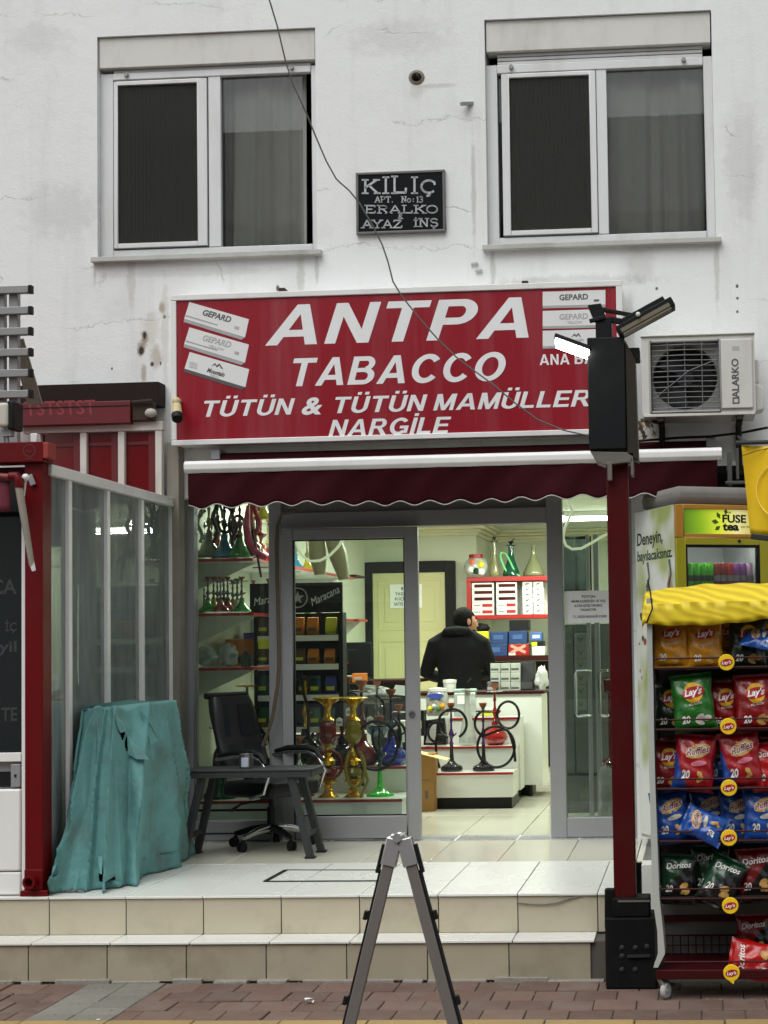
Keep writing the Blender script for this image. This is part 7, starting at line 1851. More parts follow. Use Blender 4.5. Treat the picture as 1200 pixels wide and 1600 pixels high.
# ---- right back: red framed rack of cartons, shelves below, glassware on top
YV = 15.9
vx = lambda px: at(px, 930, YV).x
vz = lambda py: at(790, py, YV).z
cbn = thing('carton_rack', 'red framed wall rack holding rows of white cartons', 'rack', (vx(790), YV, vz(966)))
part('frame', MB().box(vx(729), vx(870), YV, YV + .3, vz(908), vz(901)).box(vx(729), vx(736), YV, YV + .3, vz(961), vz(908) - .001).box(vx(736), vx(870), YV, YV + .3, vz(967), vz(961)), m_redge, cbn, bevel=.004)
part('back', MB().box(vx(736), vx(870), YV + .27, YV + .29, vz(961), vz(908)), m_lam, cbn)
part('hanger', MB().box(vx(760), vx(790), YV + .28, YBW + 1.2, vz(935), vz(925)), m_black, cbn)
k = 0
row_n = ('top', 'second', 'third', 'fourth', 'bottom', 'lowest')
for ci, (a, b) in enumerate(((737, 771), (775, 807))):
    for j in range(5):
        t = thing('carton', 'white carton with %s band, %s of the %s column in the red rack' % ('dark' if j < 3 else 'red', row_n[j], ('left', 'middle')[ci]), 'carton', (vx((a + b) / 2), YV, vz(960 - 10.2 * (4 - j))), 'cartons in the red framed rack')
        z0 = vz(960.5) + (4 - j) * 10.3 / S(YV)
        part('box', MB().box(vx(a), vx(b), YV + .02, YV + .26, z0, z0 + 10.0 / S(YV)), m_lam, t, bevel=.003)
        part('band', MB().box(vx(a + (4 if j < 3 else 16)), vx(b - 2), YV + .017, YV + .0195, z0 + .018, z0 + .05), mat('band_dark', rgb(70, 14, 16), .5) if j < 3 and 'band_dark' not in MATS else (MATS['band_dark'] if j < 3 else m_red2), t)
        if j >= 2: part('mark', MB().box(vx(a + 3), vx(a + 13), YV + .017, YV + .0195, z0 + .03, z0 + .038), m_ink, t)
for ci, (a, b) in enumerate(((816, 832), (833, 849))):
    for j in range(6):
        z0 = vz(960.5) + (5 - j) * 8.6 / S(YV)
        t = thing('carton', 'slim carton with grey wing mark, %s of the %s in the red rack' % (row_n[j] if j < 4 else ('fifth' if j == 4 else 'lowest'), ('third column', 'last column')[ci]), 'carton', (vx((a + b) / 2), YV, z0), 'cartons in the red framed rack')
        part('box', MB().box(vx(a), vx(b - .5), YV + .02, YV + .26, z0, z0 + 8.3 / S(YV)), m_lam if j else m_inkl, t, bevel=.002)
        part('mark', MB().prism([(vx(a + 4), YV + .019, z0 + .02), (vx(a + 9), YV + .019, z0 + .03), (vx(a + 12), YV + .019, z0 + .045), (vx(a + 6), YV + .019, z0 + .04)], (0, -.001, 0)), m_ink, t)
cj = thing('candy_jar', 'round glass jar of candy with red lid on the red framed rack', 'jar', (vx(742), YV + .12, vz(900)))
b = Vector(cj.location); Rj = 19 / S(YV)
part('jar', MB().lathe([(0, 0), (.6 * Rj, 0), (.95 * Rj, .5 * Rj), (Rj, .95 * Rj), (.85 * Rj, 1.4 * Rj), (.55 * Rj, 1.62 * Rj)], b, 20), mat('candy_glass', (0.42, 0.44, 0.4, 1), .12, 0, .55, 15, coat=.7), cj, smooth=True)
part('lid', MB().lathe([(.55 * Rj, 1.6 * Rj), (.6 * Rj, 1.62 * Rj), (.6 * Rj, 1.9 * Rj), (0, 1.95 * Rj)], b, 18), m_redge, cj, smooth=True)
for k, (c, dx_, dz_) in enumerate(((rgb(230, 210, 40), .5, 1.0), (rgb(240, 240, 235), -.3, .6), (rgb(30, 60, 40), .1, .5), (rgb(220, 110, 90), -.2, 1.2), (rgb(240, 240, 240), .55, .4))):
    part('candy', MB().ball(b + Vector((dx_ * Rj, -.8 * Rj, dz_ * Rj)), .3 * Rj, 8), mat('candy_' + 'abcde'[k], c, .4), cj, smooth=True)
hookah('slender clear glass hookah on the red framed rack', 773, 838, 900, YV + .12, 'slim', .3, gcol('smoke_clear', rgb(130, 130, 90)), gcol('smoke_clear', rgb(130, 130, 90)), None, blk, blk, group='glassware on the rack')
hookah('dark green hookah with pale green hose on the red framed rack', 799, 845, 900, YV + .12, 'slim', .5, gcol('bottle_green', rgb(10, 70, 50)), gcol('bottle_green', rgb(10, 70, 50)), mat('mint_hose', rgb(110, 190, 120), .4), blk, blk, [[(800, 888), (794, 896), (785, 880), (782, 868), (785, 864), (792, 868), (800, 884), (806, 896), (812, 900)]], group='glassware on the rack')
hookah('big smoky glass flask at the right of the red framed rack', 834, 852, 900, YV + .12, 'flask', .72, gcol('smoke_flask', rgb(104, 108, 76)), group='glassware on the rack')
sf2 = thing('back_shelf', 'dark shelf under the red framed rack with blue crates', 'shelf', (vx(800), YV, vz(1030)))
part('board', MB().box(vx(735), vx(870), YV - .05, YV + .4, vz(1033), vz(1025)), m_maro, sf2, bevel=.003)
part('support', MB().box(vx(740), vx(745), YV, YV + .3, ZP, vz(1034)).box(vx(862), vx(868), YV, YV + .3, ZP, vz(1034)).box(vx(745), vx(862), YV + .28, YV + .3, ZP, vz(1034)), mat('shelf_dark', (.03, .02, .018, 1), .6), sf2)
m_bcr = mat('blue_crate', rgb(24, 54, 104), .5, 0, .12, 10)
def shelf_box(label, a, b_, t_, bt, m, nm='crate', cat_='crate', band=None, dep=.2, dy=0):
    o = thing(nm, label, cat_, (vx((a + b_) / 2), YV + dy, vz(bt)))
    part('box', MB().box(vx(a), vx(b_), YV + dy, YV + dy + dep, vz(bt), vz(t_)), m, o, bevel=.005)
    if band: part('label', MB().box(vx(band[0]), vx(band[1]), YV + dy - .004, YV + dy - .001, vz(band[3]), vz(band[2])), band[4], o)
    return o
m_blabel = mat('dull_blue_label', rgb(60, 90, 140), .5)
shelf_box('blue crate lower left on the dark back shelf', 757, 791, 1006, 1025, m_bcr, band=(765, 780, 1011, 1019, m_blabel))
shelf_box('blue crate on top of the lower one, behind the yellow bag', 764, 792, 987, 1005.6, m_bcr, band=(770, 785, 992, 999, m_blabel))
shelf_box('blue crate right of the others, over the box with pale cross', 794, 822, 986, 1006, m_bcr, band=(800, 815, 992, 999, m_blabel))
xb = shelf_box('maroon box with a pale cross on the dark back shelf', 793, 825, 1007, 1025, m_redge, 'box', 'box', band=(793.5, 804, 1020, 1024, m_lam))
xm = MB(); xm.bar((vx(797), YV - .003, vz(1009)), (vx(820), YV - .003, vz(1020)), .03, .003, (0, 1, 0)).bar((vx(797), YV - .004, vz(1020)), (vx(820), YV - .004, vz(1009)), .03, .003, (0, 1, 0))
part('cross', xm, mat('pale_cross', rgb(200, 150, 130), .5), xb)
shelf_box('yellow bag hung before the blue crates beside the man', 743, 764, 986, 1006, m_yl, 'yellow_bag', 'bag', dep=.08, dy=-.12, band=(749, 757, 993, 998, m_ink))
shelf_box('black box on top of the right blue crate', 795, 825, 969, 985.5, m_black, 'box', 'box')
shelf_box('blue and white carton at the right of the dark back shelf', 828, 845, 989, 1002, mat('lightblue_box', rgb(60, 100, 170), .5), 'box', 'box', band=(831, 842, 993, 998, m_lam))
shelf_box('white tub under the blue carton on the dark back shelf', 830, 850, 1011, 1025, m_lam, 'box', 'box')
shelf_box('black and yellow box between white tub and blue carton', 829, 848, 1002.5, 1010.5, m_black, 'box', 'box', band=(829.5, 838, 1004, 1010, m_yl))
lump('round dark bag behind the yellow bag on the blue crates', 'bag', 'plastic_bag', 754, 988, 22, 14, YV + .05, m_black, 15)

# ================================================================== MAN AT THE COUNTER, seen from behind
m_skin = mat('skin', rgb(176, 124, 96), .55, 0, .06, 10)
m_hair = mat('dark_hair', (0.007, 0.006, 0.0055, 1), .75, 0, .4, 40, bump=.8, bs=90, spec=.08)
m_hood = mat('black_hoodie', (0.009, 0.009, 0.010, 1), .85, 0, .3, 6, bump=1.0, bs=9, spec=.12)
m_trou = mat('dark_trousers', (0.02, 0.022, 0.028, 1), .85)
mp_ = at(720, 1080, 13.95)
mn = thing('person', 'man in a black hoodie seen from behind at the counter, head turned right', 'person', (0, 0, 0))
def ell(c, rx_, ry_, n=20, rot=0.0):
    return [Vector(c) + Vector((rx_ * math.cos(a) * math.cos(rot) - ry_ * math.sin(a) * math.sin(rot), rx_ * math.cos(a) * math.sin(rot) + ry_ * math.sin(a) * math.cos(rot), 0)) for a in [2 * math.pi * i / n for i in range(n)]]
def torso(g):
    mb = MB()
    prof = [(.86, .16, .115, 0), (.95, .18, .125, 0), (1.05, .175, .12, .005), (1.15, .19, .125, .01), (1.25, .205, .13, .02), (1.31, .2, .125, .03), (1.36, .165, .11, .04), (1.405, .115, .09, .05), (1.44, .08, .075, .06)]
    mb.rings([ell((.01 * z, y, z), rx_ + g, ry_ + g) for z, rx_, ry_, y in prof])
    return mb
def arms(g, hands=False):
    mb = MB()
    for s in (-1, 1):
        sh_ = Vector((s * .2, .03, 1.315)); el = Vector((s * .29, .05, 1.06)); wr_ = Vector((s * .17, .30, 1.02)) if s > 0 else Vector((-.2, .28, 1.0))
        pts = [Vector((s * .1, .035, 1.37)), sh_, sh_.lerp(el, .5), el, el.lerp(wr_, .5), wr_]
        mb.tube(pts, [.075 + g, .072 + g, .06 + g, .052 + g, .047 + g, .036 + g], 14)
    return mb
def legs(g):
    mb = MB()
    for s in (-1, 1):
        mb.tube([(s * .09, 0, .92), (s * .1, .0, .7), (s * .1, .01, .48), (s * .1, .02, .28), (s * .1, .02, .07)], [.1 + g, .088 + g, .062 + g, .058 + g, .042 + g], 14)
    return mb
def remesh(o, vox=.012, sm=4):
    r = o.modifiers.new('join', 'REMESH'); r.mode = 'VOXEL'; r.voxel_size = vox; r.use_smooth_shade = True
    s = o.modifiers.new('smooth', 'SMOOTH'); s.factor = .5; s.iterations = sm
HC = Vector((.05, .085, 1.53)); FA = math.radians(38)   # face looks right and slightly away from the street
fd = Vector((math.cos(FA), math.sin(FA), -.12)).normalized(); sd_ = Vector((-math.sin(FA), math.cos(FA), 0))
body = torso(-.012); b2 = arms(-.012); body.add(b2.v, b2.f); b2 = legs(-.01); body.add(b2.v, b2.f)
body.tube([(0.01, .05, 1.40), (.03, .07, 1.46), HC + Vector((-.005, .0, -.05))], [.062, .056, .058], 14)
def headpt(a, b, c): return HC + (fd * a + sd_ * b + Vector((0, 0, c))) * 1.08
hb_ = MB().ball((0, 0, 0), 1, 20)
body.add([headpt(p.x * .098 + (.012 if p.z < 0 else 0), p.y * (.075 - .012 * max(0, -p.z)), p.z * .115) for p in hb_.v], hb_.f)
jw = MB().ball((0, 0, 0), 1, 12); body.add([headpt(.05 + p.x * .045, p.y * .05, -.075 + p.z * .04) for p in jw.v], jw.f)
body.tube([headpt(.09, 0, .03), headpt(.108, 0, -.005), headpt(.116, 0, -.022), headpt(.095, 0, -.032)], [.011, .014, .017, .012], 8)
for s in (-1, 1):
    e = MB().ball((0, 0, 0), 1, 10); body.add([headpt(-.005 + p.x * .02, s * (.078 + p.y * .008), -.005 + p.z * .032) for p in e.v], e.f)
for s in (-1, 1):
    wr_ = Vector((.17, .30, 1.02)) if s > 0 else Vector((-.2, .28, 1.0))
    palm = wr_ + Vector((-s * .02, .055, -.005)); pm_ = MB().ball((0, 0, 0), 1, 10); body.add([palm + Vector((p.x * .04, p.y * .05, p.z * .018)) for p in pm_.v], pm_.f)
    for k in range(4):
        r0 = palm + Vector((-.03 + .02 * k, .035, 0)); ln = (.06, .075, .08, .065)[k]
        body.tube([r0, r0 + Vector((0, ln * .5, .006)), r0 + Vector((0, ln * .85, -.012)), r0 + Vector((0, ln, -.026))], [.009, .0085, .008, .006], 8)
    t0 = palm + Vector((-s * .03, -.01, 0)); body.tube([t0, t0 + Vector((-s * .025, .03, -.004)), t0 + Vector((-s * .03, .055, -.012))], [.011, .010, .007], 8)
bo = part('body', body, m_skin, mn); remesh(bo, .0085, 3)
hd2 = torso(.014); b2 = arms(.012); hd2.add(b2.v, b2.f)
hd2.tube([(-.13, .0, 1.40), (-.09, -.05, 1.435), (0, -.075, 1.44), (.09, -.05, 1.435), (.13, .0, 1.405)], [.03, .045, .052, .045, .03], 12)
hd2.rings([ell((.01, 0, z), r, r * .66) for z, r in ((.87, .185), (.9, .2), (.94, .2), (.97, .192))])
ho = part('hoodie', hd2, m_hood, mn); remesh(ho, .012, 4)
tr2 = legs(.012); tr2.rings([ell((0, 0, z), .17, .125) for z in (.82, .9, .97)])
to = part('trousers', tr2, m_trou, mn); remesh(to, .014, 3)
hr = MB(); hh = MB().ball((0, 0, 0), 1, 24)
hv = []
for p in hh.v:
    z = p.z
    if p.x > .45 and z < .45: k = .9
    elif z < -.35: k = .93
    else: k = 1.07
    hv.append(headpt(p.x * .098 * k - .004, p.y * .075 * k, .004 + z * .115 * (k if z > 0 else min(k, 1.0)) if z > -.62 else -.07))
hr.add(hv, hh.f)
part('hair', hr, m_hair, mn, smooth=True)
br_ = MB().ball((0, 0, 0), 1, 14); bv = [headpt(.055 + p.x * .046, p.y * .056, -.083 + p.z * .04) for p in br_.v]
part('beard', MB().add(bv, br_.f), m_hair, mn, smooth=True)
for s in (-1, 1):
    part('eye', MB().ball(headpt(.088, s * .03, .018), .0115, 10), mat('eye_white', (.6, .6, .58, 1), .2) if 'eye_white' not in MATS else MATS['eye_white'], mn, smooth=True)
    part('brow', MB().tube([headpt(.096, s * .015, .038), headpt(.096, s * .03, .042), headpt(.086, s * .048, .037)], .005, 6), m_hair, mn)
    part('shoe', MB().ball((0, 0, 0), 1, 14).xf(Matrix.Translation((s * .1, .06, .04)) @ Matrix.Diagonal((.05, .13, .045, 1))), m_black, mn, smooth=True)
part('mouth', MB().tube([headpt(.098, -.02, -.052), headpt(.104, 0, -.053), headpt(.098, .02, -.052)], .005, 6), mat('lip', rgb(130, 70, 62), .5), mn)
kk = (at(731, 950, 13.95).z - ZP) / 1.655
mn.scale = (kk * 1.06, kk * 1.06, kk)
mn.location = (mp_.x - .01, 13.88, ZP)
# ================================================================== PORCH THINGS
m_tab = mat('charcoal_plastic', (0.035, 0.038, 0.04, 1), .55, 0, .1, 6, bump=.15, bs=150, spec=.3, dirt=.3, dcol=(.07, .07, .065, 1))
tb_ = thing('plastic_table', 'low charcoal plastic table with splayed legs on the porch', 'table', flat(390, 1338, ZP))
YT0 = flat(380, 1343, ZP).y; YT1 = YT0 + .34
ztop = at(380, 1203, YT0).z
TX0, TX1 = at(284, 1205, YT0).x, at(482, 1205, YT0).x
c = [(TX0, YT0), (TX1, YT0), (TX1 + .02, YT0 + .02), (TX1 + .02, YT1), (TX0, YT1)]
part('top', MB().prism([(x, y, ztop - .012) for x, y in c], (0, 0, .012)), m_tab, tb_, bevel=.003)
part('apron', MB().box(TX0 + .006, TX1 + .01, YT0 + .005, YT0 + .02, ztop - .05, ztop - .013).box(TX0 + .006, TX1 + .01, YT1 - .02, YT1 - .005, ztop - .05, ztop - .013).box(TX1 + .0, TX1 + .015, YT0 + .021, YT1 - .021, ztop - .05, ztop - .013).box(TX0 + .006, TX0 + .02, YT0 + .021, YT1 - .021, ztop - .05, ztop - .013), m_tab, tb_, bevel=.003)
for sx, x in ((-1, TX0 + .12), (1, TX1 - .13)):
    for y in (YT0 + .05, YT1 - .05):
        dy = -.02 if y < (YT0 + YT1) / 2 else .02
        a = Vector((x, y, ztop - .014)); b = Vector((x + sx * .13, y + dy, ZP + .002))
        dd = (b - a).normalized(); u = Vector((0, 1, 0))
        lg = part('leg', MB().bar(a, b, .042, .05, u), m_tab, tb_, bevel=.006)
        part('foot_pad', MB().box(b.x - .03, b.x + .03, b.y - .03, b.y + .03, ZP + .0005, ZP + .012), m_black, lg, bevel=.003)
for sx, x in ((-1, TX0 + .12 - .095), (1, TX1 - .13 + .095)):
    part('stretcher', MB().bar((x, YT0 + .05, ZP + .14), (x, YT1 - .05, ZP + .14), .03, .03), m_tab, tb_, bevel=.004)
cu = thing('tin_cup', 'small steel tin cup with pale label on the charcoal table', 'cup', at(385, 1200, YT0 + .12) * 1)
cu.location.z = ztop; ORG[cu.name] = Vector(cu.location); b = Vector(cu.location)
part('cup', MB().lathe([(0, .001), (.04, .001), (.042, .006), (.042, .085), (.044, .09), (.040, .09), (.038, .085), (.038, .01), (0, .008)], b, 20), mat('tin_steel', (.22, .22, .22, 1), .35, .7), cu, smooth=True)
part('label', MB().rings([[b + Vector((.0428 * math.sin(a), -.0428 * math.cos(a), z)) for a in [-.5 + 1.1 * i / 8 for i in range(9)]] for z in (.012, .07)], close=False, caps=False), mat('label_pale', (.5, .52, .62, 1), .6), cu, smooth=True)

# ---- office chair, its back to the left
ch = thing('office_chair', 'black padded office chair on castors behind the low table, facing right', 'chair', (0, 0, 0))
m_leath = mat('black_leatherette', (0.012, 0.012, 0.013, 1), .42, 0, .2, 8, bump=.12, bs=90, spec=.35)
m_cloth2 = mat('black_mesh_cloth', (0.014, 0.015, 0.017, 1), .9, 0, .2, 20, bump=.2, bs=300, spec=.15)
def pad(w, d, t, n=10):
    """soft pad in x (w) by y (d), thickness z t"""
    return MB().box(-w / 2, w / 2, -d / 2, d / 2, 0, t)
S_Z = .385
part('seat', MB().box(-.25, .26, -.25, .25, S_Z - .05, S_Z + .05), m_leath, ch, bevel=.04, seg=4)
# backrest: curved, leaning towards -x
rows = []
for k in range(11):
    t = k / 10; z = S_Z + .07 + .52 * t
    x = -.25 - .05 * math.sin(t * 2.6) - .16 * t * t
    hw = .235 - .03 * abs(2 * t - 1) ** 3 - .02 * t; th = .05 + .012 * math.sin(t * 9)
    r = []
    for i in range(20):
        a = 2 * math.pi * i / 20
        cx_, cy_ = math.cos(a), math.sin(a)
        sq = lambda v, p: math.copysign(abs(v) ** p, v)
        r.append((x + sq(cx_, .7) * th, sq(cy_, .45) * hw, z + .0 * cx_))
    rows.append(r)
bk_ = part('backrest', MB().rings(rows), m_leath, ch, smooth=True)
part('back_cloth', MB().rings([[(p[0] + .006, p[1] * .82, p[2]) for p in r if p[0] > sum(q_[0] for q_ in r) / 20 + .015] for r in rows[1:5]], close=False, caps=False), m_cloth2, bk_, smooth=True)
part('back_cloth', MB().rings([[(p[0] + .006, p[1] * .82, p[2]) for p in r if p[0] > sum(q_[0] for q_ in r) / 20 + .015] for r in rows[5:10]], close=False, caps=False), m_cloth2, bk_, smooth=True)
part('head_bar', MB().tube([(-.47, -.2, S_Z + .595), (-.475, .2, S_Z + .595)], .022, 10), m_leath, bk_, smooth=True)
part('tilt_bar', MB().bar((-.3, 0, S_Z + .1), (-.05, 0, S_Z - .08), .07, .02), m_black, ch, bevel=.004)
for s in (-1, 1):
    y = s * .285
    ar = part('armrest', MB().tube([(-.27, y, S_Z + .19), (-.1, y, S_Z + .215), (.1, y, S_Z + .22), (.2, y, S_Z + .19), (.27, y, S_Z + .10), (.22, y, S_Z - .01), (.05, y * .9, S_Z - .05)], [.012, .014, .014, .014, .013, .012, .012], 10), m_chrome, ch, smooth=True)
    part('arm_pad', MB().tube([(-.24, y, S_Z + .215), (-.1, y, S_Z + .238), (.1, y, S_Z + .242), (.18, y, S_Z + .225), (.24, y, S_Z + .17)], [.014, .021, .021, .019, .012], 10), m_black, ar, smooth=True)
part('gas_column', MB().cyl((0, 0, .1), (0, 0, .26), .03).cyl((0, 0, .26), (0, 0, S_Z - .05), .02), m_black, ch, smooth=True)
part('lever', MB().tube([(.0, -.02, S_Z - .07), (-.06, -.24, S_Z - .09), (-.1, -.3, S_Z - .13)], [.007, .007, .012], 8), m_black, ch, smooth=True)
for k in range(5):
    a = math.radians(200 + 72 * k); dv = Vector((math.cos(a), math.sin(a), 0))
    lg = part('base_leg', MB().tube([Vector((0, 0, .13)), dv * .15 + Vector((0, 0, .115)), dv * .29 + Vector((0, 0, .085))], [.028, .024, .016], 10), m_chrome if k in (1, 3) else m_black, ch, smooth=True)
    sdv = Vector((-dv.y, dv.x, 0))
    for s in (-1, 1):
        part('castor', MB().cyl(dv * .3 + sdv * (.006 * s) + Vector((0, 0, .031)), dv * .3 + sdv * (.024 * s) + Vector((0, 0, .031)), .031, n=16), m_black, lg, smooth=True)
    part('castor_hood', MB().ball(dv * .29 + Vector((0, 0, .055)), .02, 8), m_black, lg, smooth=True)
cl_ = flat(432, 1303, ZP)
ch.location = (at(424, 1303, 9.86).x, 9.86, ZP); ch.rotation_euler = (0, 0, math.radians(-30)); ch.scale = (.88, .88, 1.0); 
# ---- teal tarpaulin over a stored stack
m_tarp = None
def tarp_mat():
    m = mat('teal_tarpaulin', rgb(98, 150, 148), .85, 0, .22, 4, bump=.9, bs=16, dirt=.85, dcol=(.1, .1, .078, 1), ds=4.0, streak=.35)
    return m
m_tarp = tarp_mat()
tp = thing('tarpaulin', 'torn teal tarpaulin draped over a stack beside the kiosk glass', 'tarpaulin', (-3.2, 8.5, ZP))
TXL = XK + .035
# perimeter at the foot and at the top: left wall side, front end, right side, back end
def loop(pts, n):
    L = [0]
    P = [Vector(p) for p in pts]; P.append(P[0])
    for i in range(len(P) - 1): L.append(L[-1] + (P[i + 1] - P[i]).length)
    out = []
    for k in range(n):
        s = L[-1] * k / n
        for i in range(len(P) - 1):
            if L[i] <= s <= L[i + 1]:
                out.append(P[i].lerp(P[i + 1], (s - L[i]) / (L[i + 1] - L[i]))); break
    return out
fl_ = lambda px, py: flat(px, py, ZP)
f0, f1, f2, f3 = fl_(84, 1380), fl_(190, 1388), fl_(246, 1362), fl_(297, 1338)
zt_ = at(200, 1092, 8.6).z
def tpt(px, py, Y): return at(px, py, Y)
N = 260
foot = loop([(f0.x + .03, f0.y + .02, ZP), (f1.x, f1.y, ZP), (f2.x, f2.y, ZP), (f3.x, f3.y, ZP), (f3.x - .2, f3.y + .12, ZP), (TXL, f3.y + .1, ZP)], N)
ta, tb2, tc_ = tpt(122, 1102, 8.14), tpt(172, 1099, 8.13), tpt(275, 1090, 8.95)
topl = loop([(max(ta.x, TXL), 8.14, ta.z), (tb2.x + .0, 8.13, ta.z), (tc_.x - .1, 8.55, zt_), (tc_.x, 8.95, tc_.z), (tc_.x - .14, 9.05, tc_.z), (TXL, 9.0, tc_.z)], N)
# line the two loops up by their corner fractions
def resample(pts, keys, n_each):
    P = [Vector(p) for p in pts]; out = []
    for i in range(len(P)):
        a, b = P[i], P[(i + 1) % len(P)]
        for k in range(n_each[i]): out.append(a.lerp(b, k / n_each[i]))
    return out
ne = [70, 40, 60, 20, 20, 50]
foot = resample([(TXL + .004, 8.03, ZP), (f1.x, f1.y, ZP), (f2.x, f2.y, ZP), (f3.x, f3.y, ZP), (f3.x - .2, f3.y + .12, ZP), (TXL, f3.y + .1, ZP)], None, ne)
q0, q1, q2, q3 = at(123, 1104, 8.42), at(180, 1099, 8.4), at(228, 1094, 8.62), at(277, 1089, 8.98)
topl = resample([(q0.x, 8.42, q0.z), (q1.x, 8.40, q1.z), (q2.x, 8.62, q2.z), (q3.x, 8.98, q3.z), (q3.x - .12, 9.06, q3.z), (TXL, 9.02, q3.z)], None, ne)
n = len(foot); J = 60
from mathutils import noise as mnoise
rows = []
cen = sum((Vector((p.x, p.y, 0)) for p in topl), Vector()) / n
for j in range(J + 1):
    t = j / J
    e = t ** 1.25
    r = []
    for i in range(n):
        a, b = topl[i], foot[i]
        p = a.lerp(b, e); p.z = a.z + (b.z - a.z) * t
        out_ = Vector((p.x - cen.x, p.y - cen.y, 0)); out_.normalize()
        u = i
        skew = u + 30 * t - 6 * t * t + 11 * mnoise.noise(Vector((u * .021, t * 1.3, 8.8)))
        f = 0.0
        amp = .02 + .095 * math.sin(min(1, t * 1.15) * 1.57)
        f += amp * (1 - 2 * abs(math.sin(math.pi * skew / 27.0)) ** .8) * .75
        f += amp * .35 * math.sin(u * .21 + t * 3.0) + amp * .1 * math.sin(u * .53 - t * 4)
        f += (.012 + .03 * t) * mnoise.noise(Vector((u * .05, t * 2.2, 3.1))) * 1.6
        f += .012 * mnoise.noise(Vector((u * .16, t * 7, 1.7)))
        bulgey = .035 * math.sin(math.pi * t) 
        if t > .86: f += .05 * ((t - .86) / .14) * (.4 + mnoise.noise(Vector((u * .12, 7.0, t * 5))))
        p = p + out_ * (max(f, -.02 - .01 * t) + bulgey + .012)
        p.z += (.035 * mnoise.noise(Vector((u * .04, 2.0, 6.0))) - .02) * max(0, 1 - t * 4)
        p.z += .012 * mnoise.noise(Vector((u * .08, t * 6, 9.0))) * (1 if t < .9 else 0)
        if t > .9: p.z = max(ZP + .006, p.z + .03 * (.5 + mnoise.noise(Vector((u * .15, 1.0, 4.0)))) * (1 - (t - .9) * 6))
        p.x = max(p.x, TXL + .004 * (1 + math.sin(u)))
        p.z = max(p.z, ZP + .005)
        r.append(p)
    rows.append(r)
# tears: faces left out
def hole(i, j):
    for (ci, cj, ri, rj) in ((78, 9, 3.2, 2.4), (83, 13, 2.6, 3.0), (47, 55, 3, 3), (60, 58, 3, 2)):
        if ((i - ci) / ri) ** 2 + ((j - cj) / rj) ** 2 < 1: return True
    return False
mb = MB(); mb.v = [p for r in rows for p in r]
for j in range(J):
    for i in range(n):
        if not hole(i, j): mb.f.append([j * n + i, j * n + (i + 1) % n, (j + 1) * n + (i + 1) % n, (j + 1) * n + i])
mb.f.append(list(range(n)))
tc2 = part('cloth', mb, m_tarp, tp, smooth=True)
for e in tc2.data.edges: e.use_edge_sharp = False
for at_ in ('sharp_edge',):
    if at_ in tc2.data.attributes: tc2.data.attributes.remove(tc2.data.attributes[at_])
tc2.modifiers.new('thickness', 'SOLIDIFY').thickness = .005
G = lambda i, j: rows[j][i % n]
def flap(pts, nm='torn_flap'):
    vs = []
    for (i, j, lift, drop) in pts:
        p = G(i, j); o_ = Vector((p.x - cen.x, p.y - cen.y, 0)).normalized()
        vs.append(p + o_ * lift + Vector((0, 0, -drop)))
    m2 = MB().add(vs, [(0, k, k + 1) for k in range(1, len(vs) - 1)])
    o = part(nm, m2, m_tarp, tp); o.modifiers.new('thickness', 'SOLIDIFY').thickness = .004
flap([(72, 3, .012, 0), (80, 4, .03, .01), (84, 6, .05, .03), (78, 8, .045, .02), (74, 7, .02, .0)])
flap([(100, 2, .012, 0), (108, 6, .02, .04), (111, 12, .05, .03), (104, 14, .03, .02)])
flap([(84, 10, .012, 0), (92, 12, .025, .02), (97, 18, .05, .03), (90, 19, .035, .0), (84, 17, .012, 0)])
flap([(44, 49, .012, 0), (54, 48, .05, .02), (57, 52, .06, .03), (46, 54, .04, 0)])
# what shows through the tears: dark stacked seats
part('covered_stack', MB().prism([(q0.x + .03, 8.48, ZP + .01), (q1.x - .01, 8.48, ZP + .01), (q3.x - .05, 8.95, ZP + .01), (q0.x + .03, 8.95, ZP + .01)], (0, 0, q0.z - ZP - .08)), m_dark, tp)
# bunched edge lying on the tiles
mb = MB()
for (px0, py0, px1, py1, r_, sd) in ((105, 1391, 186, 1388, .028, 1), (186, 1378, 222, 1373, .018, 2), (92, 1392, 150, 1390, .024, 3), (140, 1382, 180, 1378, .022, 5)):
    a, b = fl_(px0, py0), fl_(px1, py1); q = random.Random(sd)
    pts = [a.lerp(b, k / 9) + Vector((q.uniform(-.012, .012), q.uniform(-.012, .012), r_ * .8)) for k in range(10)]
    mb.tube(pts, [r_ * q.uniform(.6, 1.2) * (.5 if k in (0, 9) else 1) for k in range(10)], 10)
part('bunched_hem', mb, m_tarp, tp, smooth=True)
cn_ = MB()
for k in range(9):
    p = fl_(92 + 5.0 * k, 1394 + .4 * math.sin(k * 2)) + Vector((0, -.02, .008))
    a = Vector((.016, .006 * (-1) ** k, .0)); cn_.tube([p - a, p + Vector((0, .01, .004)), p + a, p + Vector((0, -.01, .004)), p - a], .0035, 6)
part('chain', cn_, mat('dull_chain', (.2, .2, .19, 1), .5, .7), tp, smooth=True, kind='stuff')

